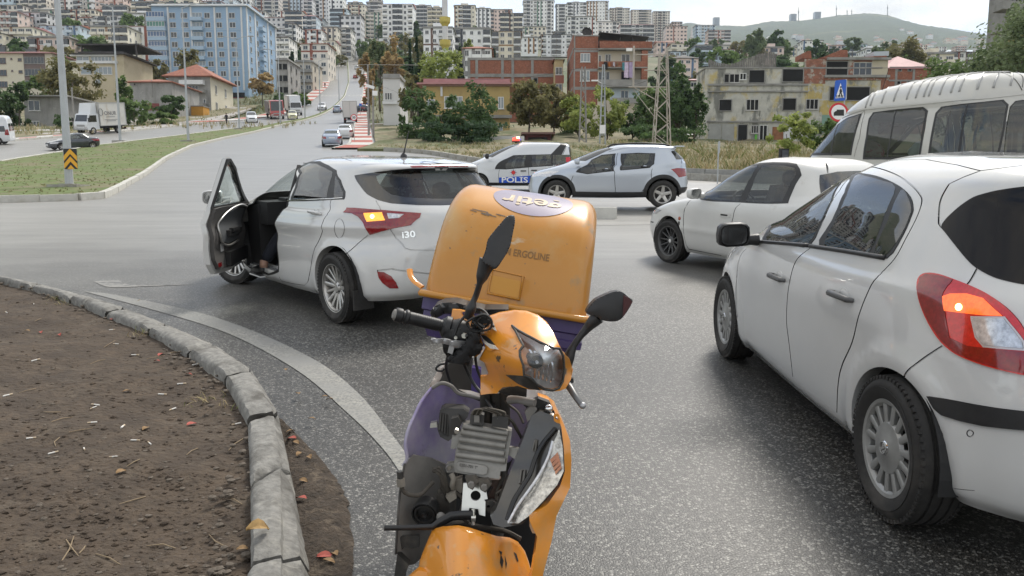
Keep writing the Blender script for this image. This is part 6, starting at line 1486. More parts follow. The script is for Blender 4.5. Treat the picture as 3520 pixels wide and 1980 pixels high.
q=B_([(622,650)])[0];o_=pt(*q,float(tps(ectrl)(np.array([q]))[0])-.008);ux=(pt(*B_([(715,665)])[0],2.02)-pt(*B_([(530,636)])[0],2.03)).normalized();uy=Vector((.12,.25,1)).normalized()
V,F=text2d('E201-701 TU 01',.0105,.0002);mb=MB();mb.add([o_+ux*x+uy*y for x,y in V],F);put('lettering',mb,M('cast_dark',(.07,.065,.06),.7),ECU)
for L in([(466,515),(485,370),(530,352),(545,440),(500,520)],[(428,660),(440,622),(495,618),(500,690),(440,692)],[(890,505),(975,515),(990,550),(955,605),(885,560)]):
 tb_=relief('mounting_lug',B_(L),[(x,y,d+.01)for x,y,d in ectrl],.014,m_ecu,9,parent=ECU)
for(x,y)in((512,382),(455,648)):mb=MB();mb.lathe([(0,-.008),(.007,-.008),(.008,0)],6,org=pt(*B_([(x,y)])[0],2.045),ax=(0,1,.2));put('bolt',mb,m_zinc,ECU)
for L in([(607,335),(612,262),(650,250),(712,272),(708,348)],[(768,352),(772,285),(820,272),(890,292),(886,372)]):
 cn=relief('plug',B_(L),[(1640,1440,2.05),(1720,1450,2.03),(1660,1470,2.04)],.03,m_dus,9)
 cx_,cy_=np.mean(B_(L),axis=0);relief('plug_slot',[(cx_-9,cy_-9),(cx_+9,cy_-8),(cx_+9,cy_+15),(cx_-9,cy_+14)],[(cx_,cy_,2.034)],.004,m_gryp,9,parent=cn)
rw=random.Random(5)
for k in range(7):tubepx('wire',B_([(625+k*9,268),(640+k*12,232-k*2),(700+k*9,226-k),(790+k*12,260-k*2),(800+k*11,285)]),[2.05,2.03+k*.003,2.02,2.03,2.04],.0022,m_wirel if k%3==0 else m_wire,5,cat=4)
for k in range(6):tubepx('wire',B_([(840+k*8,285),(900+k*5,300+k*4),(950+k*5,380+k*6),(985+k*2,440+k*5)]),[2.04,2.035,2.06,2.08],.0035,m_wire,5,cat=4)
RL=relief('relay_block',B_([(390,235),(420,218),(560,225),(600,255),(590,290),(520,350),(480,440),(450,462),(390,430),(370,370)]),[(1520,1410,2.13),(1600,1420,2.10),(1540,1500,2.09)],.05,m_dus,10)
for k in range(5):tubepx('relay_fin',B_([(395+k*18,255+k*4),(382+k*20,380+k*14)]),[2.12,2.09],.004,m_dus,5,parent=RL)
relief('relay_case',B_([(470,300),(520,285),(550,330),(500,420),(455,405)]),[(1560,1460,2.075)],.03,m_dus,9,parent=RL)
relief('shield_clip',B_([(320,330),(365,320),(370,360),(315,365)]),[(1490,1460,2.12)],.02,m_zinc,8)
ictrl=[(1830,1420,2.03),(1915,1455,1.99),(1935,1600,1.95),(1860,1720,1.90),(1790,1795,1.885),(1700,1795,1.92),(1760,1620,2.0),(1720,1720,1.95),(1850,1560,1.985)]
IND=relief('indicator_housing',B_([(1060,272),(1120,240),(1200,268),(1255,305),(1278,360),(1296,520),(1302,680),(1252,785),(1150,905),(1045,1020),(985,1072),(850,1094),(780,1070),(758,1012),(800,960),(860,800),(920,640),(1000,440)]),ictrl,.05,M('smoky_housing',(.055,.050,.044),.28,coat=.6,noise=(8,.3),mix=((.16,.14,.11),5,.52,.75)),12)
tubepx('housing_ridge',B_([(1235,370),(1150,470),(1090,580),(1050,700),(990,800),(930,900),(880,1040)]),[1.985,1.98,1.97,1.945,1.925,1.905,1.88],.007,m_gloss,8,cat=4,parent=IND)
tubepx('housing_ridge',B_([(1215,460),(1180,580),(1120,700),(1040,820),(960,930),(890,1055)]),[1.97,1.955,1.935,1.91,1.895,1.875],.004,m_clear,8,cat=4,parent=IND)
relief('indicator_lens',B_([(1262,372),(1287,500),(1296,680),(1245,785),(1142,903),(1040,1010),(965,1064),(882,1062),(930,970),(1010,870),(1080,780),(1150,660),(1210,500)]),[(x,y,d-.012)for x,y,d in ictrl],.01,M('faceted_lens',(.50,.48,.44),.16,metal=.55,coat=1.,noise=(60,.6),bump=(160,.5,.004)),10,parent=IND)
for k in range(4):relief('amber_facet',B_([(1195+12*k,600+28*k),(1250+8*k,545+30*k),(1262+6*k,575+28*k),(1205+10*k,622+28*k)]),[(x,y,d-.016)for x,y,d in ictrl],.004,M('amber_reflector',(.45,.16,.06),.2,coat=1.,noise=(40,.4)),8,parent=IND)
for L in([(1085,455),(1098,452),(1090,530),(1068,535)],[(985,672),(1012,672),(1000,768),(972,770)]):tubepx('housing_slot',B_(L+L[:1]),[float(v)-.003 for v in tps(ictrl)(np.array(B_(L+L[:1])))],.0028,m_gryp,6,parent=IND)
relief('housing_plate',B_([(1010,250),(1060,195),(1100,230),(1060,290),(1030,320)]),[(1820,1420,2.03),(1840,1400,2.02)],.02,m_gryp,9,parent=IND)
SF=relief('side_fairing',B_([(1108,138),(1180,162),(1232,205),(1262,270),(1292,330),(1342,460),(1352,600),(1342,800),(1292,905),(1242,1010),(1205,1200),(1142,1449),(1090,1700),(990,1700),(1060,1449),(1090,1250),(1100,1160),(1062,1085),(1044,1040),(1080,1000),(1180,920),(1268,792),(1304,682),(1294,520),(1264,362),(1226,240),(1165,175)]),[(1855,1370,2.10),(1920,1430,2.03),(1960,1600,1.97),(1930,1720,1.92),(1900,1790,1.90),(1850,1790,1.86),(1865,1960,1.84),(1830,2050,1.83),(1940,1550,1.965),(1958,1680,1.96)],.05,m_or2,10)
relief('fairing_tab',B_([(1222,270),(1258,268),(1272,335),(1240,325),(1224,312)]),[(1915,1440,1.985)],.01,m_or2,8,holes=[B_([(1232,285),(1252,283),(1256,308),(1236,306)])],parent=SF)
relief('fairing_hinge',B_([(1045,1060),(1068,1075),(1100,1120),(1100,1140),(1065,1135),(1045,1085)]),[(1830,1815,1.86)],.02,M('torn_edge',(.5,.35,.22),.6),8,parent=SF)
mb=MB();mb.ico(pt(*B_([(1185,222)])[0],2.03),.012,2);put('horn_button',mb,m_chrome,None,60)
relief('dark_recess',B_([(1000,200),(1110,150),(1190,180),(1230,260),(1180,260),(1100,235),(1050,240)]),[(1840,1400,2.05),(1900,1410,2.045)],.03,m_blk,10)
relief('metal_bracket',B_([(560,770),(620,764),(690,762),(722,800),(738,885),(712,890),(722,905),(720,1012),(676,1000),(668,960),(604,950),(596,990),(545,984),(552,880)]),[(1600,1670,2.02),(1660,1690,2.0),(1620,1760,1.99)],.006,m_zinc,9,holes=[[(1635+17.5*math.cos(a),1704+17.5*math.sin(a))for a in np.linspace(0,6.28,18,endpoint=False)]])
for(x,y)in((618,775),(712,795)):
 relief('bracket_clamp',B_([(x-45,y-45),(x+30,y-50),(x+55,y-20),(x+10,y+45),(x-25,y+25)]),[(1600,1660,1.985)],.02,m_dus,9)
 mb=MB();mb.lathe([(0,-.008),(.009,-.008),(.010,0)],6,org=pt(*B_([(x,y)])[0],1.982),ax=(0,1,.2));put('bolt',mb,m_gryp)
HC=pt(*B_([(282,985)])[0],2.0)
mb=MB();mb.lathe([(0,-.012),(.008,-.014),(.010,-.004),(.022,-.002),(.024,-.010),(.030,-.010),(.031,.0),(.034,-.012),(.037,-.012),(.038,.0),(.034,.03),(0,.03)],28,org=HC,ax=(.15,1,.25));put('horn',mb,M('horn_black',(.018,.018,.018),.4,noise=(20,.3)),None,30)
tubepx('stay_rod',B_([(-20,1098),(150,1096),(330,1090),(400,1050),(470,1012),(540,1005),(625,1003)]),[1.90,1.92,1.94,1.95,1.955,1.96,1.97],[.005,.005,.006,.009,.009,.009,.009],M('stay_black',(.015,.015,.016),.35),8,flat=(1,1.5))
tubepx('long_bolt',B_([(632,960),(632,1075)]),[1.975,1.965],.005,m_zinc,8);tubepx('nut',B_([(618,1026),(650,1028)]),[1.962,1.962],.0085,m_zinc,6)
tubepx('wire',B_([(100,720),(108,800),(135,840),(190,858),(250,850),(300,800),(340,760)]),[1.98,1.98,1.985,1.99,2.0,2.02,2.03],.006,m_wire,8,cat=4)
tubepx('wire_plug',B_([(96,682),(100,730)]),[1.98,1.98],.0095,m_dus,6);tubepx('wire_plug',B_([(98,735),(106,790)]),[1.978,1.978],.012,m_wirel,6)
for k in range(14):
 a=rw.random();tubepx('wire',B_([(335+rw.random()*30,668+rw.random()*20),(370+rw.random()*30,655+rw.random()*40),(400+rw.random()*30,720+rw.random()*40),(400+rw.random()*60,800+rw.random()*50),(430+rw.random()*50,850+rw.random()*50)]),[2.03,2.02,2.02,2.03,2.05],.0035+rw.random()*.003,m_wire,5,cat=4)
tubepx('wire',B_([(470,700),(488,740),(480,790),(500,820)]),[2.02,2.015,2.02,2.04],.008,m_wirel,8,cat=4)
relief('wire_plug',B_([(430,870),(500,840),(510,880),(460,915)]),[(1550,1710,2.0)],.03,m_wirel,9);relief('rubber_block',B_([(365,860),(420,850),(460,920),(455,1020),(370,1030),(360,940)]),[(1520,1740,2.05)],.05,m_dus,10)
relief('fuse_holder',B_([(500,750),(550,735),(555,830),(500,880),(450,880),(470,830)]),[(1570,1680,2.03)],.03,m_wirel,10);relief('tape_wrap',B_([(700,745),(835,745),(830,890),(770,905),(740,870),(780,800)]),[(1700,1690,2.03)],.03,M('brown_tape',(.07,.045,.035),.7),10)
relief('ignition_bracket',B_([(718,905),(775,900),(800,915),(795,985),(770,1000),(725,970)]),[(1680,1740,1.99)],.02,m_dus,9,holes=[B_([(732,930),(755,930),(755,952),(732,952)])])
mb=MB();mb.ico(pt(*B_([(395,1015)])[0],1.98),.013,2);put('rubber_knob',mb,m_gryp,None,60)
for q,dd,r_ in(([(700,620),(760,760),(820,900),(900,1050),(1010,1180),(1080,1300)],[2.10,2.12,2.16,2.16,2.12,2.08],.005),([(820,560),(900,700),(930,900),(1060,1170),(1120,1290)],[2.06,2.12,2.15,2.14,2.1],.0045),([(1090,470),(1010,330),(900,300),(760,420),(700,560)],[2.06,2.12,2.13,2.1,2.09],.004),([(640,740),(620,900),(700,1080),(900,1180),(1040,1230)],[2.12,2.2,2.22,2.2,2.16],.0045)):
 tubepx('control_cable',A_(q),dd,r_,m_blk,8,cat=5)
for q,dd,r_ in(([(500,830),(560,900),(540,1000),(600,1060)],[2.03,2.02,2.0,1.99],.006),([(840,740),(800,860),(830,980),(790,1080)],[2.03,2.01,1.99,1.98],.005),([(930,620),(900,720),(860,800),(800,850)],[2.03,2.02,2.01,2.0],.004),([(1000,330),(960,250),(900,200),(860,160)],[2.06,2.08,2.1,2.12],.004),([(420,1090),(520,1060),(680,1090),(860,1120),(980,1180)],[1.98,2.0,2.02,2.0,1.98],.007)):
 tubepx('wire',B_(q),dd,r_,m_wire,6,cat=4)
# --- front mudguard, fork and wheel
mctrl=[(1480,1835,1.93),(1560,1818,1.86),(1700,1850,1.88),(1790,1890,1.95),(1815,1980,1.92),(1430,1980,1.90),(1545,1980,1.76),(1700,1980,1.80),(1530,1900,1.82),(1560,2100,1.72),(1400,2100,1.88),(1840,2100,1.90)]
relief('front_mudguard',B_([(322,1142),(345,1125),(400,1110),(520,1102),(600,1118),(700,1150),(800,1180),(900,1192),(960,1222),(1012,1292),(1040,1370),(1062,1449),(1100,1700),(215,1700),(240,1449),(232,1390),(240,1340),(280,1240)]),mctrl,.02,m_or,11)
relief('mudguard_lower_flap',B_([(60,1560),(180,1450),(228,1408),(400,1440),(420,1700),(40,1700)]),[(1400,2000,1.86),(1500,2000,1.84),(1420,2080,1.84)],.02,m_or2,12)
for L in([(835,1290),(855,1340),(845,1395),(828,1350)],[(865,1300),(880,1360),(872,1400)],[(930,1275),(950,1290),(965,1340),(955,1345)],[(820,1265),(845,1275),(838,1300)]):
 relief('scrape',B_(L),[(x,y,d-.002)for x,y,d in mctrl],.002,m_gap,6)
WX=pt(1600,1980,1.9).x;gz=zg(WX,1.95)
fw_=MB();fw_.lathe([(.15,-.045),(.17,-.05),(.20,-.045),(.222,-.02),(.226,0),(.222,.02),(.20,.045),(.17,.05),(.15,.045)],40,org=(WX,1.97,gz+.225),ax=(1,.10,.08));FW=put('front_wheel',fw_,m_rub,None,40)
rb_=MB();rb_.lathe([(.155,-.04),(.13,-.02),(.03,-.03),(0,-.03)],24,org=(WX,1.97,gz+.225),ax=(1,.1,.08));rb_.lathe([(.155,.04),(.13,.02),(.03,.03),(0,.03)],24,org=(WX,1.97,gz+.225),ax=(1,.1,.08));put('rim',rb_,m_gloss,FW)
for s_ in(-.07,.07):mb=MB();mb.tube([(WX+s_,1.97,gz+.225),(WX+s_+.02,2.10,gz+.62)],.018,8);put('fork_leg',mb,m_dus,None,60)
bx=pt(1700,1500,2.9).x
mb=MB();mb.b2((bx-.16,2.25,gz+.22),(bx+.16,2.75,gz+.32));put('floorboard',mb,m_dus)
mb=MB();mb.tube([(bx,2.55,gz+.45),(bx+.02,2.8,gz+.62),(bx+.04,3.15,gz+.68)],[.13,.17,.14],14);put('rear_body',mb,m_cream,None,60)
rw_=MB();rw_.lathe([(.14,-.05),(.17,-.06),(.20,-.05),(.225,0),(.20,.05),(.17,.06),(.14,.05),(0,.03)],36,org=(bx+.02,3.15,gz+.30),ax=(1,.05,.08));put('rear_wheel',rw_,m_rub,None,40)
mb=MB();mb.tube([(bx-.1,2.75,gz+.25),(bx-.24,2.8,gz+.03)],.012,8);put('side_stand',mb,m_dus)
# --- buildings
rb=random.Random(21)
m_pane=M('window_dark_pane',(.025,.03,.036),.08,coat=.6)
m_panel_l=M('window_pale_pane',(.20,.24,.27),.1,coat=.6)
m_wframe=M('window_frame_white',(.62,.62,.60),.5)
m_wood=M('grey_wood',(.20,.19,.175),.9,noise=(3,.3),mix=((.11,.10,.09),6,.5,.65,(1,1,.15)))
m_conc=M('raw_concrete',(.27,.265,.25),.9,noise=(.6,.2),mix=((.17,.165,.15),.5,.52,.7))
m_tile=M('roof_tile_red',(.29,.115,.075),.85,noise=(1.5,.25),mix=((.22,.08,.055),1.2,.5,.7))
m_pinkroof=M('pink_metal_roof',(.40,.20,.20),.6,noise=(1,.15))
m_dkroof=M('dark_roof',(.055,.05,.048),.8,noise=(1,.3))
m_open=M('dark_opening',(.012,.012,.012),.9)
m_brick=M('hollow_brick',(.29,.115,.07),.9,noise=(1.1,.3),mix=[((.19,.075,.05),4.5,.48,.60,(1,1,3)),((.36,.20,.14),2.3,.56,.66,(1,1,2))])
def paint(col,dirt=.0):
 k='wall_'+'_'.join('%d'%(c*100)for c in col)
 return M(k,col,.85,noise=(.35,.06),mix=((col[0]*.72,col[1]*.70,col[2]*.66),.25,.56,.8))
_win={}
def win_mesh(w,h,style='double',frame=None,pane=None):
 "a framed window standing 6 cm proud, recessed panes; facade faces -Y"
 frame=frame or m_wframe;pane=pane or m_pane
 key=(round(w,2),round(h,2),style,frame.name,pane.name)
 if key in _win:return _win[key]
 mb=MB();t=.09
 mb.b2((-w/2,-.03,-h/2),(w/2,.02,h/2),1)
 for a,b in(((-w/2,-.07,-h/2),(-w/2+t,.02,h/2)),((w/2-t,-.07,-h/2),(w/2,.02,h/2)),((-w/2+t,-.07,h/2-t),(w/2-t,.02,h/2)),((-w/2+t,-.07,-h/2),(w/2-t,.02,-h/2+t))):mb.b2(a,b,0)
 n={'single':0,'double':1,'triple':2,'quad':3,'six':5}[style]
 for i in range(n):
  x=-w/2+w*(i+1)/(n+1);mb.b2((x-t/2,-.065,-h/2+t),(x+t/2,.02,h/2-t),0)
 mb.b2((-w/2-.08,-.14,-h/2-.07),(w/2+.08,.02,-h/2),0)
 me=mb.mesh('window');me.materials.append(frame);me.materials.append(pane);_win[key]=me;return me
def hole_mesh(w,h):
 key=('hole',w,h)
 if key in _win:return _win[key]
 mb=MB();t=.12
 mb.b2((-w/2,-.012,-h/2),(w/2,.02,h/2),1)
 for a,b in(((-w/2-t,-.08,-h/2-t),(-w/2,.02,h/2+t)),((w/2,-.08,-h/2-t),(w/2+t,.02,h/2+t)),((-w/2,-.08,h/2),(w/2,.02,h/2+t)),((-w/2,-.14,-h/2-t),(w/2,.02,-h/2))):mb.b2(a,b,0)
 me=mb.mesh('window');me.materials.append(m_conc);me.materials.append(m_open);_win[key]=me;return me
def addwin(root,me,x,y,z,rz=0,name='window'):
 o=link(name,me,None,root);o.location=(x,y,z);o.rotation_euler=(0,0,rz);return o
class Bld:
 """a block seen from the street: facade spans picture columns x0..x1 at distance d; top edge at picture row yt"""
 def __init__(s,name,label,x0,x1,yt,d,depth,wall,yb=None,roof='flat',roof_m=None,cat='building',over=.3,yaw=0.,roof_h=1.5,group=None,parapet=.5):
  a,b=pt(x0,500,d),pt(x1,500,d);s.W=(b-a).length;c=(a+b)/2
  top=pt((x0+x1)/2,yt,d).z
  zb_=min(zg(a.x,d),zg(b.x,d),zg(c.x,d+depth))-.6 if yb is None else pt(x0,yb,d).z
  s.H=top-zb_;s.D=depth
  s.root=thing(name,label,cat,(c.x,d,zb_),R(yaw),group)
  mb=MB();mb.b2((-s.W/2,0,0),(s.W/2,depth,s.H));s.wall=obj('wall',mb,wall,s.root);s.wm=wall
  s.k=2596/d
  r=MB();W,D,H=s.W/2+over,depth,s.H
  if roof=='flat':
   r.b2((-W,-over,H),(W,D+over,H+.18));
   if parapet:
    r.b2((-W+over,0,H+.18),(W-over,.2,H+.18+parapet));r.b2((-W+over,.2,H+.18),(-W+over+.2,D,H+.18+parapet));r.b2((W-over-.2,.2,H+.18),(W-over,D,H+.18+parapet))
   obj('roof',r,roof_m or m_conc,s.root)
  elif roof=='hip':
   i=min(W,(D+2*over)/2)*.95;y0,y1=-over,D+over
   if W>(y1-y0)/2:R_=[(-W+i,(y0+y1)/2,H+roof_h),(W-i,(y0+y1)/2,H+roof_h)]
   else:R_=[(0,y0+i,H+roof_h),(0,y1-i,H+roof_h)]
   B=[(-W,y0,H),(W,y0,H),(W,y1,H),(-W,y1,H)]
   v=B+R_;
   if W>(y1-y0)/2:f=[(0,1,5,4),(1,2,5),(2,3,4,5),(3,0,4)]
   else:f=[(0,1,4),(1,2,5,4),(2,3,5),(3,0,4,5)]
   r.add(v,f+[(3,2,1,0)]);r.b2((-W,y0,H-.15),(W,y1,H-.01));obj('roof',r,roof_m or m_tile,s.root)
  elif roof=='gable':
   v=[(-W,-over,H),(W,-over,H),(W,D+over,H),(-W,D+over,H),(-W,D/2,H+roof_h),(W,D/2,H+roof_h)]
   r.add(v,[(0,1,5,4),(2,3,4,5),(1,2,5),(3,0,4),(3,2,1,0)]);obj('roof',r,roof_m or m_tile,s.root)
 def X(s,px):
  "facade x of a picture column"
  return(px-CX)/FPX*s.root.location.y-s.root.location.x
 def Z(s,py):return pt(CX,py,s.root.location.y).z-s.root.location.z
 def win(s,px0,px1,py0,py1,style='double',frame=None,pane=None,name='window'):
  x0,x1,z1,z0=s.X(px0),s.X(px1),s.Z(py0),s.Z(py1)
  return addwin(s.root,win_mesh(round(x1-x0,1),round(z1-z0,1),style,frame,pane),(x0+x1)/2,0,(z0+z1)/2,0,name)
 def hole(s,px0,px1,py0,py1):
  x0,x1,z1,z0=s.X(px0),s.X(px1),s.Z(py0),s.Z(py1)
  return addwin(s.root,hole_mesh(round(x1-x0,1),round(z1-z0,1)),(x0+x1)/2,0,(z0+z1)/2)
 def panel(s,name,px0,px1,py0,py1,mat,y0=-.03,y1=.0,parent=None):
  mb=MB();mb.b2((s.X(px0),y0,s.Z(py1)),(s.X(px1),y1,s.Z(py0)));return obj(name,mb,mat,parent or s.root)
 def side_windows(s,side,n,floors,fh,z0,me,off=.18):
  for f in range(floors):
   for i in range(n):
    y=s.D*(off+(1-2*off)*(i/max(1,n-1)if n>1 else .5));addwin(s.root,me,side*s.W/2,y,z0+f*fh,math.pi/2*side)
PALE=[(.80,.80,.78),(.74,.69,.58),(.70,.65,.58),(.80,.80,.80),(.60,.57,.53),(.70,.56,.50),(.52,.61,.68),(.70,.64,.52),(.62,.62,.63),(.80,.78,.74)]
ACC=[(.16,.10,.08),(.08,.085,.10),(.26,.09,.06),(.10,.16,.26),(.30,.16,.07),(.12,.22,.16),(.20,.19,.18)]
SEEN={}
CNAME={0:'white',1:'cream',2:'beige',3:'pale grey',4:'grey-beige',5:'pinkish',6:'pale blue',7:'sand-coloured',8:'grey',9:'off-white'}
ANAME={0:'dark brown',1:'charcoal',2:'brick-red',3:'navy',4:'rust',5:'dark green',6:'grey'}
def far_block(x0,x1,yt,d,ci=None,ai=None,roof=None,depth=None,label=None,group='apartment blocks on the hillside',floors=None,cat='apartment block',stripes=None,ycl=None):
 d=d+rb.uniform(-7,7)*d/450
 ci=rb.randrange(len(PALE))if ci is None else ci;ai=rb.randrange(len(ACC))if ai is None else ai
 wall=paint(PALE[ci]);acc=paint(ACC[ai]);roof=roof or rb.choice(['flat','flat','hip','hip','gable'])
 depth=depth or rb.uniform(10,16)
 if label is None:label=''
 b=Bld('apartment_block',label,x0,x1,yt,d,depth,wall,roof=roof,roof_m={'flat':m_conc}.get(roof,rb.choice([m_tile,m_tile,m_pinkroof,m_dkroof])),group=group,roof_h=rb.uniform(.8,1.6),over=.5)
 b.root['category']=cat
 fh=2.95;nf=max(2,int((b.H-.3)/fh));nc=max(3,int(b.W/2.6));wdt=b.W/nc
 kinds=[rb.choice('wwwbbngg')for _ in range(nc)];ww,hh=rb.uniform(1.05,1.8),rb.uniform(1.15,1.7)
 if rb.random()<.6:kinds=[kinds[min(i,nc-1-i)]for i in range(nc)]
 vis=min(nf,int((b.H-zvis(b))/fh)+2)if True else nf
 small=1.4*2596/d<9.5
 st=MB();bal=MB();win=MB()
 for i,k in enumerate(kinds):
  x=-b.W/2+wdt*(i+.5)
  if(stripes if stripes is not None else rb.random()<.45):st.b2((x-wdt*.5,-.06,max(0,b.H-vis*fh)),(x-wdt*.5+wdt*.33,.0,b.H-.05))
  for f in range(nf-vis,nf):
   z=b.H-(nf-f)*fh+1.45
   if k=='b':
    bal.b2((x-wdt*.46,-1.1,z-1.45),(x+wdt*.46,-.001,z-1.27),0);bal.b2((x-wdt*.46,-1.12,z-1.27),(x+wdt*.46,-1.02,z-.40),0)
    w,h=wdt*.8,1.9;zc=z-.1
   elif k=='w':w,h=min(ww,wdt*.8),round(hh,1);zc=z+.1
   elif k=='g':w,h=wdt*.94,1.7;zc=z+.15;bal.b2((x-wdt*.48,-.9,z-1.45),(x+wdt*.48,-.001,z-.70));win.b2((x-w/2,-.85,z-.70),(x+w/2,-.01,z+1.1))
   else:w,h=.8,1.0;zc=z+.2
   if k=='g':pass
   elif small:win.b2((x-w/2,-.06,zc-h/2),(x+w/2,.0,zc+h/2))
   else:addwin(b.root,win_mesh(round(w,1),h,'double' if k!='b' else 'triple'),x,0,zc)
 if st.v:obj('pilaster',st,acc,b.root)['kind']='stuff'
 if bal.v:obj('balcony',bal,wall if rb.random()<.5 else paint((.62,.62,.61)),b.root)['kind']='stuff'
 side=1 if b.root.location.x<0 else-1
 ny=max(2,int(b.D/3.2))
 if rb.random()<.35 and not small:
  bd=MB();t_=rb.randint(1,2)*fh;bd.b2((-b.W/2-.05,-.05,b.H-t_),(b.W/2+.05,-.001,b.H-t_+.5));obj('facade_band',bd,acc,b.root)
 for f in range(nf-vis,nf):
  z=b.H-(nf-f)*fh+1.55
  for i in range(ny):
   y=b.D*(i+.5)/ny;xs=side*b.W/2
   if small or side*b.root.location.x>-.12*d:win.b2((min(xs,xs+side*.06),y-.6,z-.7),(max(xs,xs+side*.06),y+.6,z+.7))
   else:addwin(b.root,win_mesh(1.2,1.4,'double'),xs,y,z,math.pi/2*side)
 if win.v:obj('window',win,m_pane,b.root)['kind']='stuff'
 ex=MB()
 if roof=='flat' and rb.random()<.7:
  ex.b2((-b.W*.2,b.D*.3,b.H+.2),(b.W*.15,b.D*.7,b.H+2.6));obj('stair_head',ex,wall,b.root)
 b.ci,b.ai,b.rf,b.nf=ci,ai,roof,nf
 return b
def zvis(b):return 0
BLOCKS=[]
def F(x0,x1,yt,d,**k):BLOCKS.append((far_block(x0,x1,yt,d,**k),x0,x1,yt,d))
for a in[(1798,1902,3,650,0,5),(1908,1948,16,690,0,1),(1946,2010,10,700,3,1),(2012,2085,5,720,0,4),(2090,2157,29,900,2,0),(2162,2230,35,900,2,0),(2236,2293,40,900,2,0),(1946,2043,58,520,0,2),(2040,2124,76,600,9,5),(2126,2240,85,560,0,3),(2281,2352,90,640,5,2),(2381,2447,86,780,6,3),(2423,2499,104,700,5,2),(2300,2335,76,900,5,0),(1010,1046,-8,640,6,6),(1046,1087,-6,620,8,1),(1087,1120,-10,640,6,3),(1140,1191,-14,560,0,1),(1197,1266,17,600,1,2),(1270,1322,8,620,4,6),(1323,1425,14,420,0,1),(1425,1487,20,640,9,6),(1475,1535,28,560,7,6),(1565,1636,20,520,1,4),(1632,1687,30,560,3,1),(1675,1760,34,600,5,2),(1720,1796,45,480,1,0),(1460,1560,97,280,3,0),(1560,1687,100,290,0,1),(1690,1790,108,330,7,4),(1590,1690,166,230,0,6),(994,1052,38,470,2,6),(1054,1100,55,450,6,3),(1060,1118,103,380,0,2),(1118,1170,95,400,1,6),(1168,1215,98,400,9,4),(1177,1250,52,430,8,1),(994,1030,82,400,0,6),(1045,1135,150,280,2,2),(957,1006,128,330,9,6),(1120,1160,140,370,1,6),(1228,1270,130,480,0,6),(1292,1340,145,420,0,2),(1350,1432,142,385,9,2),(1160,1200,150,440,7,4),(-20,60,-20,560,3,1),(60,120,-12,570,0,6),(120,182,-6,560,9,1),(220,312,-8,480,3,1),(312,352,-14,500,0,1),(356,452,-10,460,5,2),(452,545,-25,600,1,4),(550,640,-40,640,9,6),(640,760,-30,620,2,3),(770,880,-25,600,0,6),(-20,92,40,380,5,2),(92,190,44,390,8,2),(38,140,93,300,1,4),(124,262,130,250,5,2),(165,300,88,330,6,3),(300,345,60,400,4,6),(335,460,93,290,1,4),(460,545,90,300,0,2),(345,450,55,370,0,6),(455,540,48,380,3,6),(-30,40,115,300,7,0),(2300,2360,150,420,1,0),(2380,2440,158,380,6,3),(3030,3080,180,330,1,0),(3170,3260,186,260,7,6),(3240,3330,178,300,9,2),(2900,2960,165,520,0,3),(2960,3010,168,480,3,6)]:
 F(*a[:4],ci=a[4],ai=a[5],roof='flat' if(a[3]>=500 and a[2]<80)else None)
occ=[]
for d,xs,h0,h1 in((255,(20,330),8,12),(420,(-60,960),12,20),(470,(-80,1000),14,24),(530,(-80,1190),15,26),(600,(-80,1290),16,30),(690,(-100,1320),18,32),(790,(-100,1380),18,36),(900,(-150,1400),18,34),(350,(1620,1780),8,14),(440,(1780,1960),9,18),(560,(1790,2120),9,15)):
 x=xs[0]
 while x<xs[1]:
  w=rb.uniform(11,20)*2596/d;X=(x+w/2-CX)/FPX*d;top=zg(X,d)+rb.uniform(h0,h1);yt=CY-FPX*0;v=pt(CX,0,d)
  zc=top-CAMZ;t=zc/d;yy=CY-FPX*math.tan(math.atan(t)+PITCH)
  if yy<190 and yy>-140:F(x,x+w,yy,d)
  x+=w*rb.uniform(1.05,1.5)
for d,xs in((210,(2330,2440)),(300,(2300,2420)),(380,(2290,2700)),(470,(2250,2800)),(560,(2240,3000)),(680,(2230,3050)),(820,(2350,3100)),(1000,(2300,3350))):
 x=xs[0]
 while x<xs[1]:
  w=rb.uniform(9,14)*2596/d;X=(x+w/2-CX)/FPX*d;top=zg(X,d)+rb.uniform(5,9);yy=CY-FPX*math.tan(math.atan((top-CAMZ)/d)+PITCH)
  if yy>100:F(x,x+w,yy,d,roof=rb.choice(['hip','gable','hip','flat']),depth=rb.uniform(8,11),group='small houses on the right-hand slope',cat='house')
  x+=w*rb.uniform(1.1,2.2)
used={}
def near_word(x0,x1,d):
 xc=(x0+x1)/2
 marks=[(1532,'the minaret'),(700,'the blue apartment block'),(1200,'the hill road'),(2090,'the red brick house'),(2700,'the derelict house'),(240,'the first lamp post'),(405,'the second lamp post'),(2272,'the lattice pylon'),(1620,'the pink-roofed house'),(2950,'the far hill')]
 m_=min(marks,key=lambda q:abs(q[0]-xc));
 return('above ' if abs(m_[0]-xc)<50 else('left of ' if xc<m_[0]else 'right of '))+m_[1]
for(b,x0,x1,yt,d)in BLOCKS:
 sz='tall' if b.nf>9 else('mid-height' if b.nf>4 else 'low');rf={'flat':'flat-roofed','hip':'hip-roofed','gable':'gabled'}[b.rf]
 where=near_word(x0,x1,d);far='near the skyline' if yt<30 else('high on the slope' if d>420 else('mid-slope' if d>280 else 'low on the slope'))
 lab='%s %s %s block %s %s'%(sz,CNAME[b.ci],rf,far,where)
 if b.root['category']=='house':lab=lab.replace(' block ',' house ')
 used.setdefault(lab,[]).append(b)
for lab,L in used.items():
 if len(L)==1:L[0].root['label']=lab
 else:
  L.sort(key=lambda b:b.root.location.x/b.root.location.y);ords=['leftmost','second from left','third from left','fourth from left','fifth from left','sixth from left','seventh from left']
  for i,b in enumerate(L):b.root['label']=(ords[min(i,6)]if len(L)>2 else['left','right'][i])+' '+lab.replace(' on the slope',' upslope')
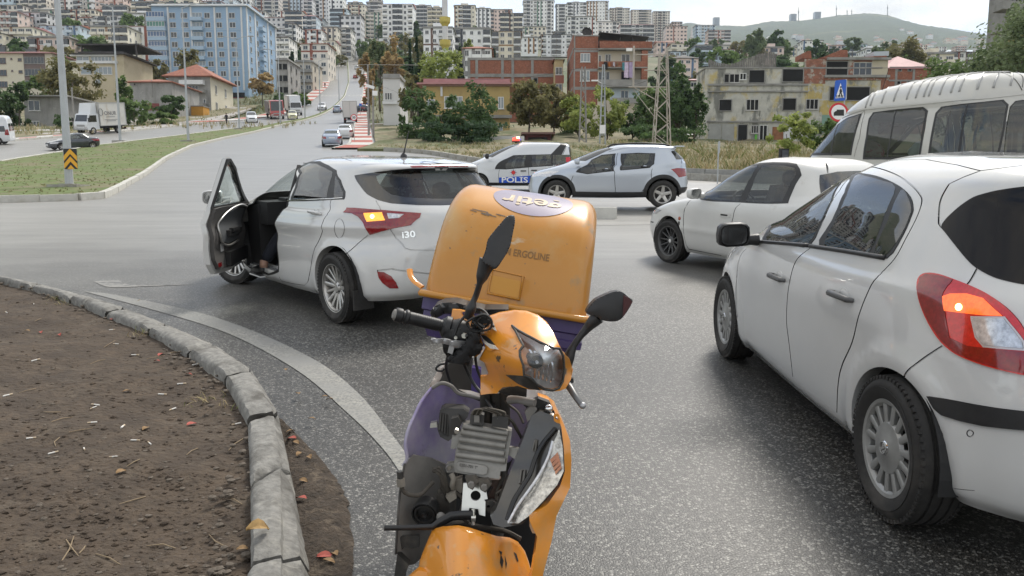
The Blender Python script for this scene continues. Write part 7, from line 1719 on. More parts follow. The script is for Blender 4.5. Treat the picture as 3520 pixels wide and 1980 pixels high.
m_blu=paint((.29,.41,.55));m_blu2=paint((.36,.47,.58));m_trim=paint((.62,.63,.63))
B1=Bld('blue_apartment_block','large blue apartment block with white pilasters and rows of glazed balconies',545,862,22,218,27,m_blu,roof='flat',roof_m=m_trim,over=.8,cat='apartment block')
z1=ZO(0,0,.345);fz=[155,250,348,445,542,638,735,832]
for z in fz:
 for(a,b,st,pn)in((1800,1858,'double',None),(1910,1976,'double',None),(2138,2192,'double',None),(2250,2302,'double',None),(2375,2432,'double',None)):
  dx=(z-155)*.04;q=z1([(a+dx,z-28),(b+dx,z+26)]);B1 .win(q[0][0],q[1][0],q[0][1],q[1][1],st)
 dx=(z-155)*.03
 q=z1([(1592+dx,z+20),(1768+dx,z+62)]);B1 .panel('balcony',q[0][0],q[1][0],q[0][1],q[1][1],m_blu2,-1.2,-.0)
 q=z1([(1592+dx,z-28),(1768+dx,z+20)]);addwin(B1 .root,win_mesh(5.0,round(48*.345/B1 .k,1),'six',m_trim,M('balcony_glass_green' if z==250 else 'balcony_glass_blue',(.05,.17,.13)if z==250 else(.05,.10,.20),.1,coat=.6)),B1 .X((q[0][0]+q[1][0])/2),-1.12,B1 .Z((q[0][1]+q[1][1])/2))
 q=z1([(2012+dx,z+22),(2124+dx,z+58)]);B1 .panel('balcony',q[0][0],q[1][0],q[0][1],q[1][1],m_blu2,-1.2,-.0)
 q=z1([(2020+dx,z-28),(2118+dx,z+22)]);B1 .win(q[0][0],q[1][0],q[0][1],q[1][1],'triple',None,m_panel_l)
for x in(1782,2003,2230,2352,2488):q=z1([(x,70),(x+16,900)]);B1 .panel('pilaster',q[0][0],q[1][0],q[0][1],q[1][1],m_trim,-.22,-.0)
for z in(290,480,680):q=z1([(1800,z),(2480,z+8)]);B1 .panel('ledge',q[0][0],q[1][0],q[0][1],q[1][1],m_blu2,-.10,-.0)
for f in range(8):
 for i,y in enumerate((3.5,9.5,15.5,22)):
  addwin(B1 .root,win_mesh(1.3,1.5,'double'),B1 .W/2,y,B1 .Z(155*.345)-f*2.86,math.pi/2)
 mb=MB();mb.b2((B1 .W/2+.001,11,B1 .Z(155*.345)-f*2.86-1.6),(B1 .W/2+1.1,14.5,B1 .Z(155*.345)-f*2.86-.5));obj('balcony',mb,m_blu2,B1 .root)
for y in(0.2,7,18.5,26):mb=MB();mb.b2((B1 .W/2+.001,y,4),(B1 .W/2+.2,y+.8,B1 .H-.1));obj('pilaster',mb,m_trim,B1 .root)
B1 .panel('shop_front',785,862,318,338,m_open,-.05,-.0);B1 .panel('shop_sign',785,862,338,347,M('shop_sign_red',(.30,.04,.05),.6),-1.4,-.0);B1 .panel('shop_window',790,850,348,372,m_pane,-.06,-.0)
mb=MB();mb.b2((-B1 .W*.3,6,B1 .H+.2),(B1 .W*.45,20,B1 .H+2.2));obj('roof_storey',mb,m_blu2,B1 .root)
m_crm=paint((.58,.54,.43));m_brn=paint((.17,.13,.12));m_gry=M('stained_render',(.30,.295,.28),.9,noise=(.5,.15),mix=[((.17,.165,.155),.45,.48,.66,(1,1,.4)),((.40,.39,.36),.8,.6,.7)])
b=Bld('cream_apartment_house','cream four-storey house with brown glazed balconies and low pinkish-red roof',-60,200,182,184,14,m_crm,roof='hip',roof_m=m_pinkroof,roof_h=1.6,over=.9,cat='house')
for z in(605,725,840):
 for(a,c,s_)in((110,195,'triple'),(312,350,'single')):q=z1([(a,z-30),(c,z+32)])if a<300 else z1([(a,z-25),(c,z+5)]);b.win(q[0][0],q[1][0],q[0][1],q[1][1],s_,m_brn)
 q=z1([(242,z-28),(258,z-10)]);b.win(q[0][0],q[1][0],q[0][1],q[1][1],'single',m_brn)
 for(a,c)in((-40,75),(366,575)):
  q=z1([(a,z-80),(c,z+40)]);b.panel('balcony_recess',q[0][0],q[1][0],q[0][1],q[1][1],m_brn,-.04,0.)
  q=z1([(a+6,z-36),(c-6,z+28)]);addwin(b.root,win_mesh(round((q[1][0]-q[0][0])/b.k,1),round((q[1][1]-q[0][1])/b.k,1),'six',m_gry,m_pane),b.X((q[0][0]+q[1][0])/2),-.04,b.Z((q[0][1]+q[1][1])/2))
b=Bld('sunroom_house','ochre house with a white glazed top-floor sunroom behind the box lorry',288,442,188,165,13,paint((.46,.40,.28)),roof='flat',roof_m=m_dkroof,over=1.0,cat='house')
for(a,c,y0,y1,s_,f_)in((880,1005,562,605,'double',None),(1022,1225,562,612,'six',None),(915,1020,668,740,'single',None),(1042,1222,665,742,'quad',None),(1050,1100,790,838,'double',None)):
 q=z1([(a,y0),(c,y1)]);b.win(q[0][0],q[1][0],q[0][1],q[1][1],s_,f_,m_panel_l)
q=z1([(830,610),(1280,634)]);b.panel('white_ledge',q[0][0],q[1][0],q[0][1],q[1][1],m_trim,-.5,0.);q=z1([(830,548),(1280,562)]);b.panel('white_ledge',q[0][0],q[1][0],q[0][1],q[1][1],m_trim,-.5,0.)
mb=MB();mb.b2((-b.W/2-1,1,b.H+2.2),(b.W/2+3,12,b.H+2.5));mb.b2((-b.W/2,1.2,b.H+.2),(-b.W/2+.3,1.5,b.H+2.2));mb.b2((b.W/2+2,1.2,b.H-.2),(b.W/2+2.3,1.5,b.H+2.2));mb.b2((0,5,b.H+.2),(.3,5.3,b.H+2.2));obj('roof_shelter',mb,m_dkroof,b.root)
b=Bld('grey_house','stained grey two-storey house with ivy behind the first lamp post',92,232,334,112,9,m_gry,roof='flat',roof_m=m_conc,over=1.0,cat='house',parapet=0)
for(a,c,y0,y1,s_)in((385,496,1000,1104,'double'),(385,482,1205,1290,'triple')):q=z1([(a,y0),(c,y1)]);b.win(q[0][0],q[1][0],q[0][1],q[1][1],s_)
q=z1([(205,1130),(300,1175)]);b.panel('balcony',q[0][0],q[1][0],q[0][1],q[1][1],m_conc,-1.4,0.)
b=Bld('concrete_house','blank grey concrete house with red tiles on its flat roof',458,600,281,140,12,m_gry,roof='hip',roof_m=m_tile,roof_h=1.0,over=.5,cat='house')
for x in(1342,1432):q=z1([(x-9,832),(x+9,850)]);b.hole(q[0][0],q[1][0],q[0][1],q[1][1])
for x in(1330,1595):q=z1([(x,800),(x+9,970)]);b.panel('downpipe',q[0][0],q[1][0],q[0][1],q[1][1],m_conc,-.12,0.)
q=z1([(1500,1030),(1660,1100)]);b.panel('red_door',q[0][0],q[1][0],q[0][1],q[1][1],M('old_red_paint',(.20,.05,.05),.7),-.06,0.)
b=Bld('tiled_house','grey and cream three-storey house with a red hipped tile roof',590,732,262,165,13,m_gry,roof='hip',roof_m=m_tile,roof_h=3.2,over=1.0,cat='house')
for(y0,y1)in((805,848),):q=z1([(1885,y0),(2115,y1)]);b.panel('awning',q[0][0],q[1][0],q[0][1],q[1][1],m_trim,-1.3,0.)
for(y0,y1)in((895,930),(1030,1058)):q=z1([(1895,y0),(2120,y1)]);b.panel('balcony',q[0][0],q[1][0],q[0][1],q[1][1],m_conc,-1.3,0.)
for(a,c,y0,y1,s_)in((1925,2050,850,895,'quad'),(1930,2055,955,1030,'quad'),(2090,2118,985,1030,'single')):q=z1([(a,y0),(c,y1)]);b.win(q[0][0],q[1][0],q[0][1],q[1][1],s_)
mb=MB();mb.b2((b.W/2+.001,.05,0),(b.W/2+.03,b.D,b.H-.1));obj('cream_side',mb,m_crm,b.root)
for f in range(2):
 for y in(3,8.5):addwin(b.root,win_mesh(1.0,1.9,'double'),b.W/2+.03,y,b.H-2.4-f*3.6,math.pi/2)
b=Bld('yellow_shed','plain mustard-yellow shed wall beside the road under the tiled house',652,704,366,148,3,M('mustard',(.50,.25,.04),.8,noise=(.6,.12)),yb=416,roof='flat',roof_m=m_conc,over=.1,cat='shed',parapet=0)
for(x0,x1,yt,d,nm,lab)in((961,1020,208,205,'derelict_block','narrow bare concrete block with empty windows beside the blue apartment block'),(1024,1104,214,235,'balcony_house','beige house with stacked open balconies left of the hill road')):
 b=Bld(nm,lab,x0,x1-22,yt,d,12,m_gry if nm[0]=='d' else paint((.46,.42,.35)),roof='flat',over=.4,cat='house')
 for f in range(4):
  z=b.H-1.6-f*3.0
  for k in(-.25,.25):addwin(b.root,hole_mesh(1.2,1.5)if nm[0]=='d' else win_mesh(1.6,1.6,'double'),k*b.W,0,z)
  for y in(3,8):addwin(b.root,hole_mesh(1.0,1.4),b.W/2,y,z,math.pi/2)
  if nm[0]=='b':mb=MB();mb.b2((-b.W/2,-1.2,z-1.5),(b.W/2,-.001,z-.5));obj('balcony',mb,m_conc,b.root)
z2=ZO(880,0,.345);z3b=ZO(1760,0,.345);z4=ZO(2640,0,.345)
m_och=M('ochre_render',(.42,.31,.13),.9,noise=(.5,.12),mix=((.26,.20,.12),.5,.52,.72,(1,1,.4)))
b=Bld('pink_roofed_house','ochre two-storey house with a flat pink metal roof behind dark bushes',1458,1752,292,92,9,m_och,roof='flat',roof_m=m_pinkroof,over=.7,cat='house',parapet=.55)
for(a,c,y0,y1,s_)in((2415,2470,965,1085,'double'),(1890,2070,960,1080,'quad'),(2395,2460,1250,1330,'double'),(1720,1800,990,1080,'double')):q=z2([(a,y0),(c,y1)]);b.win(q[0][0],q[1][0],q[0][1],q[1][1],s_,None,m_panel_l)
q=z2([(1670,835),(2550,862)]);b.panel('eaves_band',q[0][0],q[1][0],q[0][1],q[1][1],paint((.30,.2,.17)),-.25,0.);q=z2([(1855,865),(1875,960)]);b.panel('downpipe',q[0][0],q[1][0],q[0][1],q[1][1],m_trim,-.15,0.);q=z2([(1670,1150),(2550,1180)]);b.panel('ledge',q[0][0],q[1][0],q[0][1],q[1][1],m_conc,-.5,0.)
b=Bld('white_house','small white two-storey house among trees beside the striped pavement',1320,1378,270,112,8,paint((.55,.55,.54)),roof='flat',over=.2,cat='house')
q=z2([(1310,920),(1385,1000)]);b.win(q[0][0],q[1][0],q[0][1],q[1][1],'triple');q=z2([(1290,1010),(1430,1040)]);b.panel('ledge',q[0][0],q[1][0],q[0][1],q[1][1],m_trim,-.3,0.)
b=Bld('low_brick_building','unrendered low brick building with grey concrete frame behind the pink-roofed house',1612,1903,204,138,10,m_brick,roof='flat',over=.1,cat='house',parapet=0)
for x in(2120,2195,2445,2980-435,2735):q=z2([(x,580),(x+26,960)]);b.panel('column',q[0][0],q[1][0],q[0][1],q[1][1],m_conc,-.08,0.)
for(y0,y1)in((575,600),(735,768),(895,930)):q=z2([(2120,y0),(2965,y1)]);b.panel('beam',q[0][0],q[1][0],q[0][1],q[1][1],m_conc,-.11,0.)
q=z3b([(215,780),(245,830)]);b.hole(q[0][0],q[1][0],q[0][1],q[1][1])
b2=Bld('yellow_stair_tower','narrow yellow and red stair tower between the two brick buildings',1905,1934,205,134,9,paint((.50,.40,.22)),roof='gable',roof_m=m_tile,roof_h=.6,cat='house')
for(y0,y1)in((670,745),(835,905)):q=z3b([(422,y0),(488,y1)]);b2 .win(q[0][0],q[1][0],q[0][1],q[1][1],'double')
q=z3b([(420,750),(505,830)]);b2 .panel('red_panel',q[0][0],q[1][0],q[0][1],q[1][1],paint((.34,.14,.10)),-.03,0.)
m_crw=paint((.56,.50,.40));m_lblue=paint((.46,.54,.60))
RBK=Bld('red_brick_house','four-storey red brick house with laundry on its open balconies',1967,2222,170,127,13,m_crw,roof='flat',over=.05,cat='house',parapet=0)
W2x=RBK.W/2
for(y0,y1)in((350,1045),):q=z3b([(600,y0),(832,y1)]);RBK.panel('brick_wall',q[0][0],q[1][0],q[0][1],q[1][1],m_brick,-.02,.3)
mb=MB();mb.b2((-W2x-.02,-.01,0),(-W2x+.3,RBK.D,RBK.Z(121)));obj('brick_side',mb,m_brick,RBK.root)
for(y0,y1)in((500,520),(685,712),(865,895)):
 q=z3b([(598,y0),(834,y1)]);RBK.panel('beam',q[0][0],q[1][0],q[0][1],q[1][1],m_conc,-.06,0.)
 mb=MB();mb.b2((-W2x-.06,0,RBK.Z(q[1][1])),(-W2x-.021,RBK.D,RBK.Z(q[0][1])));obj('beam',mb,m_conc,RBK.root)
q=z3b([(598,350),(612,1000)]);RBK.panel('column',q[0][0],q[1][0],q[0][1],q[1][1],m_conc,-.05,0.)
for(a,c,y0,y1)in((664,756,530,620),(660,756,705,808)):q=z3b([(a,y0),(c,y1)]);RBK.win(q[0][0],q[1][0],q[0][1],q[1][1],'triple',None,m_panel_l).location.y=-.04
q=z3b([(840,432),(1342,498)]);RBK.panel('brick_parapet',q[0][0],q[1][0],q[0][1],q[1][1],m_brick,-1.5,-1.2);q=z3b([(832,496),(1342,510)]);RBK.panel('floor_slab',q[0][0],q[1][0],q[0][1],q[1][1],m_conc,-1.5,.0)
q=z3b([(605,350),(842,362)]);RBK.panel('roof_edge',q[0][0],q[1][0],q[0][1],q[1][1],m_conc,-.1,3.)
for(y0,y1,m_,n_)in((628,682,m_brick,'brick_parapet'),(806,868,m_conc,'balcony_parapet')):
 q=z3b([(832,y0),(1300,y1)]);RBK.panel(n_,q[0][0],q[1][0],q[0][1],q[1][1],m_,-1.5,-1.35);q=z3b([(832,y1),(1300,y1+12)]);RBK.panel('floor_slab',q[0][0],q[1][0],q[0][1],q[1][1],m_conc,-1.5,.0)
for(a,c,y0,y1,s_,f_)in((836,868,548,625,'single',None),(900,962,540,625,'double',None),(1060,1142,540,625,'double',None),(836,950,715,800,'triple',None),(1060,1142,715,800,'double',m_brn),(1058,1135,902,980,'double',None)):
 q=z3b([(a,y0),(c,y1)]);RBK.win(q[0][0],q[1][0],q[0][1],q[1][1],s_,f_)
q=z3b([(955,880),(1245,1000)]);RBK.panel('blue_wall',q[0][0],q[1][0],q[0][1],q[1][1],m_lblue,-.02,0.);q=z3b([(1245,520),(1300,870)]);RBK.panel('brick_pier',q[0][0],q[1][0],q[0][1],q[1][1],m_brick,-1.4,-.5)
q=z3b([(960,985),(1240,1040)]);RBK.panel('lower_parapet',q[0][0],q[1][0],q[0][1],q[1][1],m_conc,-1.5,-1.3)
q=z3b([(850,390),(1030,432)]);RBK.panel('roof_brick',q[0][0],q[1][0],q[0][1],q[1][1],m_brick,1.0,5.);
zt=RBK.Z(121);zl=RBK.Z(133);mb=MB();xa,xb=RBK.X(2050),RBK.X(2215);mb.add([(xa,-.6,zt+.4),(xb,-.6,zl+.2),(xb,6,zl+.2),(xa,6,zt+.4),(xa,-.6,zt+.3),(xb,-.6,zl+.1),(xb,6,zl+.1),(xa,6,zt+.3)],[(0,1,2,3),(7,6,5,4),(0,4,5,1),(1,5,6,2),(2,6,7,3),(3,7,4,0)])
for px in(2118,2160,2210):x=RBK.X(px);mb.b2((x,-.4,RBK.Z(150)),(x+.12,-.28,zl+.1))
obj('roof_shelter',mb,m_dkroof,RBK.root)
mb=MB();mb.tube([(RBK.X(1995),2,zt+.25),(RBK.X(1982),2,zt+.75)],.35,10);obj('water_tank',mb,m_trim,RBK.root);mb=MB();mb.lathe([(0,0),(.35,.1),(.7,.3),(.85,.6)],14,org=(RBK.X(2011),1.5,zt+.5),ax=(.1,-.9,.4));mb.tube([(RBK.X(2011),1.8,zt-.2),(RBK.X(2011),1.6,zt+.6)],.04,6);obj('satellite_dish',mb,m_dkroof,RBK.root)
for(x,w,y0,y1,col,lab)in((915,35,618,690,(.02,.022,.026),'black garment hanging from the upper balcony of the red brick house'),(958,20,622,660,(.55,.20,.05),'orange garment on the balcony line of the red brick house'),(1005,20,618,660,(.62,.60,.64),'small white garment on the balcony line of the red brick house'),(1040,18,620,655,(.30,.20,.12),'brown garment on the balcony line of the red brick house'),(1098,22,622,700,(.12,.34,.38),'teal towel hanging beside the pale sheets on the brick house balcony'),(1116,44,620,775,(.60,.50,.62),'pale pink patterned sheet hanging long from the brick house balcony'),(1166,54,618,775,(.42,.34,.50),'lavender sheet hanging long at the right end of the brick house balcony')):
 q=z3b([(x,y0),(x+w,y1)]);P=pt(q[0][0],q[0][1],125.2);Q=pt(q[1][0],q[1][1],125.2);mb=MB();n=8
 for k in range(n+1):
  f=k/n;xx=P.x+(Q.x-P.x)*f;yy=125.2+.08*math.sin(f*14);mb.v+=[(xx,yy,P.z),(xx+.03,yy+.03*math.sin(f*9),Q.z+.06*math.sin(f*7)),(xx,yy+.02,P.z),(xx+.03,yy+.02+.03*math.sin(f*9),Q.z+.06*math.sin(f*7))]
 for k in range(n):a=k*4;mb.f+=[(a,a+4,a+5,a+1),(a+3,a+7,a+6,a+2)];mb.m+=[0,0]
 tag(obj('laundry',mb,M('cloth_%d'%x,col,.9,noise=(3,.2))),lab,'laundry','laundry on the brick house balcony')
m_der=M('peeling_render',(.48,.47,.42),.92,noise=(.7,.2),mix=[((.48,.39,.17),.34,.52,.63),((.20,.20,.18),.55,.50,.60,(1,1,.45)),((.56,.55,.52),.8,.60,.68),((.13,.13,.115),1.3,.62,.70,(1,1,.3))],bump=(2,.3,.05))
m_derb=M('exposed_old_brick',(.27,.12,.08),.92,noise=(2,.3),mix=[((.40,.37,.32),1.1,.52,.6),((.16,.10,.08),3,.55,.7)])
m_dery=M('yellow_peeling',(.46,.36,.14),.92,noise=(.6,.2),mix=[((.46,.45,.40),.7,.5,.58),((.22,.21,.17),.9,.58,.68,(1,1,.4))])
DER=Bld('derelict_house','long derelict four-storey house with peeling yellow render and gaping windows',2418,3016,236,104,5,m_der,roof='flat',over=.1,cat='house',parapet=0)
for(zz_,L)in((z3b,((2066,2110,735,820),(2305,2450,702,822),(2022,2140,995,1103),(2215,2300,1245,1440))),(z4,((80,275,692,812),(95,215,985,1095),(500,705,615,752),(545,930,868,1000)))):
 for(a,c,y0,y1)in L:q=zz_([(a,y0),(c,y1)]);DER.hole(q[0][0],q[1][0],q[0][1],q[1][1])
for(zz_,L)in((z3b,((2060,2210,735,825,'triple'),(2285,2406,990,1100,'triple'),(2212,2275,730,795,'double'),(2420,2502,1245,1425,'double'),(2340,2415,1250,1330,'triple'))),(z4,((315,436,985,1092,'triple'),(762,940,622,750,'triple')))):
 for(a,c,y0,y1,s_)in L:q=zz_([(a,y0),(c,y1)]);DER.win(q[0][0],q[1][0],q[0][1],q[1][1],s_,paint((.45,.44,.42))if s_=='triple' else m_wframe,m_open if a!=762 else m_pane)
q=z4([(285,590),(495,835)]);DER.panel('exposed_brick',q[0][0],q[1][0],q[0][1],q[1][1],m_derb,-.05,0.);q=z4([(705,590),(762,760)]);DER.panel('exposed_brick',q[0][0],q[1][0],q[0][1],q[1][1],m_derb,-.05,0.)
q=z4([(330,800),(470,985)]);DER.panel('yellow_panel',q[0][0],q[1][0],q[0][1],q[1][1],m_dery,-.04,0.);q=z4([(450,1000),(900,1150)]);DER.panel('yellow_panel',q[0][0],q[1][0],q[0][1],q[1][1],m_dery,-.035,0.)
q=z4([(940,590),(1095,755)]);DER.panel('cream_panel',q[0][0],q[1][0],q[0][1],q[1][1],paint((.50,.45,.34)),-.04,0.);q=z4([(490,755),(1110,800)]);DER.panel('brick_band',q[0][0],q[1][0],q[0][1],q[1][1],m_derb,-.12,0.)
for(y0,y1)in((835,855),(905,920),(1205,1222)):q=z3b([(1905,y0),(2880,y1)]);DER.panel('ledge',q[0][0],q[1][0],q[0][1],q[1][1],m_conc,-.18,0.)
q=z4([(500,575),(1115,600)]);DER.panel('floor_slab',q[0][0],q[1][0],q[0][1],q[1][1],m_conc,-.4,0.);q=z4([(480,750),(1110,775)]);DER.panel('floor_slab',q[0][0],q[1][0],q[0][1],q[1][1],m_conc,-.4,0.)
q=z3b([(1922,1235),(2045,1420)]);DER.panel('shutter',q[0][0],q[1][0],q[0][1],q[1][1],M('grey_shutter',(.33,.33,.31),.7,noise=(1,.15)),-.08,0.);q=z3b([(2055,1235),(2175,1420)]);DER.panel('shutter',q[0][0],q[1][0],q[0][1],q[1][1],M('grey_shutter',(.33,.33,.31),.7),-.08,0.)
q=z4([(0,1265),(105,1400)]);DER.panel('rusty_door',q[0][0],q[1][0],q[0][1],q[1][1],M('rusty_brown',(.25,.11,.05),.8,noise=(2,.3)),-.08,0.);q=z4([(110,1265),(190,1400)]);DER.panel('white_sheet',q[0][0],q[1][0],q[0][1],q[1][1],m_trim,-.06,0.)
q=z4([(480,1145),(600,1320)]);DER.panel('green_boards',q[0][0],q[1][0],q[0][1],q[1][1],M('faded_green',(.20,.32,.26),.8),-.06,0.)
q=z3b([(2380,1340),(2400,1400)]);DER.panel('green_notice',q[0][0],q[1][0],q[0][1],q[1][1],M('bright_green_paper',(.12,.45,.05),.7),-.08,0.)
pxs=np.linspace(2418,2646,34)
for i in range(33):
 f=i/32;ytop=np.interp(f,[0,.3,.55,.78,.95,1],[205,222,200,182,176,186]);a,c=pxs[i]+.6,pxs[i+1]-.5
 DER.panel('plank',a,c,ytop+rb.uniform(-2,2),238,m_wood,.2+rb.uniform(-.02,.02),.25)
for(pl,m_)in(([(430,575),(480,560),(620,500),(650,488),(715,488),(725,575)],m_brick),([(275,575),(275,525),(330,498),(360,500),(370,575)],m_brick),([(730,575),(860,560),(1100,545),(1100,575)],m_brick),([(975,548),(975,505),(1120,500),(1120,548)],M('pale_tank',(.46,.50,.54),.5))):
 q=z4(pl);mb=MB();mb.prism([(DER.X(x),.6,DER.Z(y))for x,y in q],(0,2.5,0));obj('roof_wall',mb,m_,DER.root)
b=Bld('far_brick_house','small red brick house with concrete frame and pink roof right of the derelict house',3024,3192,234,128,10,m_brick,roof='hip',roof_m=m_pinkroof,roof_h=2.6,over=.2,cat='house')
for x in(1170,1340,1520):q=z4([(x,670),(x+22,900)]);b.panel('column',q[0][0],q[1][0],q[0][1],q[1][1],m_conc,-.06,0.)
for y in(665,795):q=z4([(1112,y),(1590,y+16)]);b.panel('beam',q[0][0],q[1][0],q[0][1],q[1][1],m_conc,-.09,0.)
for(x,y)in((1212,690),(1310,690),(1210,822),(1310,822)):q=z4([(x-14,y-14),(x+14,y+14)]);b.hole(q[0][0],q[1][0],q[0][1],q[1][1])
UT=Bld('unfinished_tower','bare concrete apartment tower with stacked open balcony slabs at the right edge',3462,3760,-60,100,6,m_conc,roof='flat',cat='building',over=.2)
for k,y in enumerate((-30,30,106)):
 q=(3358+k*-6,y);mb=MB();z=UT.Z(y+10);mb.b2((UT.X(q[0]),-2.2,z-.2),(UT.W/2,-.001,z));mb.b2((UT.X(q[0]),-2.2,z),(UT.W/2,-2.05,z+.75));mb.b2((UT.X(q[0]),-2.05,z),(UT.X(q[0])+.15,0,z+.75));obj('balcony',mb,m_conc,UT.root)
 for px in(3395,3425):mb=MB();x=UT.X(px);mb.b2((x,-1.6,z-2.9),(x+.35,-1.3,z-.2));obj('column',mb,m_conc,UT.root)
 for j in range(4):addwin(UT.root,hole_mesh(1.5,1.7),UT.X(3440+j*40),0,z-1.4)
SHD=Bld('dark_shed','dark rusty red corrugated shed behind the police van beacon',1806,1893,462,74,4,M('rusty_dark_red',(.10,.025,.025),.8,noise=(1.5,.35)),yb=510,roof='flat',roof_m=M('rust_roof',(.16,.09,.08),.8),over=.4,cat='shed',parapet=0)
q=[(1815,472),(1880,508)];SHD.panel('shed_door',q[0][0],q[1][0],q[0][1],q[1][1],m_open,-.04,0.)
mb=MB();c=pt(1730,484,73);mb.b2((c.x-2.0,73,c.z-.9),(c.x+2.0,73.3,c.z+.45));tag(obj('white_wall',mb,paint((.60,.60,.60))),'short white garden wall left of the dark shed','wall')
mn=pt(1531,220,230);zb0=zg(mn.x,230)-1;MN=thing('minaret','slender white minaret with two yellow balcony rings rising over the trees','minaret',(mn.x,230,zb0));m_min=M('minaret_white',(.60,.60,.60),.7,noise=(.5,.06))
zz=lambda y:pt(1531,y,230).z-zb0
mb=MB();mb.lathe([(1.5,0),(1.2,zz(262)),(.55,zz(225)),(.80,zz(200)),(.84,zz(150)),(.84,zz(-60)),(.8,zz(-90)),(0,zz(-180))],20);obj('shaft',mb,m_min,MN,40)
for y in(150,72):
 mb=MB();h=zz(y);mb.lathe([(.85,h-1.6),(1.1,h-1.0),(1.55,h-.5),(1.62,h+.1),(1.62,h+.95),(1.5,h+.95),(1.5,h+.1),(.8,h+.1)],24);obj('balcony',mb,M('minaret_yellow',(.52,.42,.09),.6,noise=(1,.15)),MN,30)
mn2=pt(2377,150,640);zb0=zg(mn2 .x,640);o=thing('distant_minaret','thin white pointed minaret left of the distant blue tower','minaret',(mn2 .x,640,zb0));mb=MB();h=pt(2377,88,640).z-zb0;mb.lathe([(1.2,0),(1.1,h*.6),(1.5,h*.62),(1.5,h*.66),(.9,h*.68),(.8,h*.8),(0,h)],12);obj('shaft',mb,m_min,o,40)
m_for=M('forest_hill',(.035,.058,.026),.95,noise=(.012,.35),mix=[((.12,.13,.06),.0028,.58,.66,(1,1,3)),((.035,.055,.03),.02,.5,.65)])
cr=[(2050,150),(2200,112),(2330,84),(2370,78),(2420,86),(2560,90),(2640,74),(2743,71),(2812,64),(2881,53),(2985,45),(3054,53),(3113,71),(3171,86),(3261,98),(3330,110),(3400,122),(3600,150),(4000,170)]
px=np.linspace(1950,4000,240);P=[];rows=46
yc=np.interp(px,[c[0]for c in cr],[c[1]for c in cr]);rr_=np.random.default_rng(3)
for j in range(rows):
 f=j/(rows-1);d=1350+2050*f
 for i,x in enumerate(px):
  yb_=182-10*math.sin(i*.05);y=yb_+(yc[i]-yb_)*(f**.62)+3.5*math.sin(i*.19+j*.23)*(1-f)*f*3+(1.3 if j==rows-1 else 1.6)*rr_.normal()*.6
  P.append(tuple(pt(x,y,d)))
n=len(px);mb=MB();mb.add(P,[(j*n+i,j*n+i+1,(j+1)*n+i+1,(j+1)*n+i)for j in range(rows-1)for i in range(n-1)]);tag(obj('hills',mb,m_for,None,True),kind='structure')
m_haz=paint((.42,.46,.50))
for k,(x0,x1,y0,y1)in enumerate(((2441,2461,60,92),(2700,2720,48,78),(2781,2802,41,74))):
 d=3380;b=Bld('distant_tower',['slim distant tower on the ridge above the blue block','left of the twin distant towers on the far ridge','right of the twin distant towers on the far ridge'][k],x0,x1,y0,d,20,m_haz,yb=y1,cat='tower',group='towers on the far ridge')
 mb=MB()
 for f in range(10):mb.b2((-b.W*.42,-.4,4+f*b.H/11),(b.W*.42,-.01,6+f*b.H/11))
 obj('window',mb,m_pane,b.root)['kind']='stuff'
for x,y0,y1,lab in((2745,25,76,'tall thin radio mast between the twin distant towers'),(2875,18,58,'thin radio mast on the rise of the far hill'),(2912,33,54,'first short mast on the far hill crest'),(2928,33,52,'second short mast on the far hill crest'),(3051,15,56,'radio mast right of the far hill crest')):
 a,c=pt(x,y1,3300),pt(x,y0,3300);mb=MB();mb.tube([a,c],[2.2,.9],5);mb.tube([a.lerp(c,.6),a.lerp(c,.75)],2.6,6);tag(obj('radio_mast',mb,m_conc),lab,'mast','masts on the far hill')
for k in range(46):
 x=rb.gauss(2900,160)if k<34 else rb.uniform(3060,3350);y=rb.uniform(128,165)-(0 if k%6 else rb.uniform(10,40));f=max(.02,(182-y)/120)**(1/.62);d=1350+2050*min(1,f)-30;w=rb.uniform(10,18)*2596/d
 hl='tiny %s house %s on the far wooded hill, %s'%(['white','cream','grey'][k%3],['low','halfway up','high'][0 if y>140 else(1 if y>122 else 2)],'below the twin towers' if x<2820 else('below the short masts' if x<2960 else('below the right mast' if x<3110 else 'near its right end')))
 b=Bld('hillside_house',hl,x,x+w,y-rb.uniform(4,9),d,12,paint(PALE[[0,1,8][k%3]]),yb=y+8,roof='hip',roof_m=m_tile,cat='house',group='scattered houses on the far hill',roof_h=2.5)
# --- trees, bushes, grass
rt=random.Random(33);nt_=np.random.default_rng(33)
def leafmat(name,c1,c2):
 if name in _mats:return _mats[name]
 m=M(name,c1,.75,noise=(.9,.35,c2));N,L=nodes_of(m);b=N['Principled BSDF']
 b.inputs['Specular IOR Level'].default_value=.25
 tr=N.new('ShaderNodeBsdfTranslucent');mx=N.new('ShaderNodeMixShader');mx.inputs[0].default_value=.4
 src=b.inputs['Base Color'].links[0].from_socket;L.new(src,tr.inputs[0]);L.new(b.outputs[0],mx.inputs[1]);L.new(tr.outputs[0],mx.inputs[2]);L.new(mx.outputs[0],N['Material Output'].inputs['Surface'])
 return m
LEAF={'dark':leafmat('leaf_dark_green',(0.062,0.115,0.046),(0.126,0.198,0.073)),'mid':leafmat('leaf_mid_green',(0.105,0.178,0.054),(0.198,0.282,0.095)),'light':leafmat('leaf_yellow_green',(0.209,0.293,0.073),(0.419,0.460,0.136)),'olive':leafmat('leaf_olive',(0.178,0.178,0.073),(0.293,0.262,0.115)),'brown':leafmat('leaf_autumn',(0.313,0.220,0.105),(0.544,0.398,0.188)),'cyp':leafmat('cypress_green',(0.038,0.073,0.038),(0.073,0.126,0.062)),'far':leafmat('leaf_far_green',(0.126,0.178,0.084),(0.209,0.262,0.126))}
m_bark=M('bark',(.10,.08,.06),.95,noise=(6,.3))
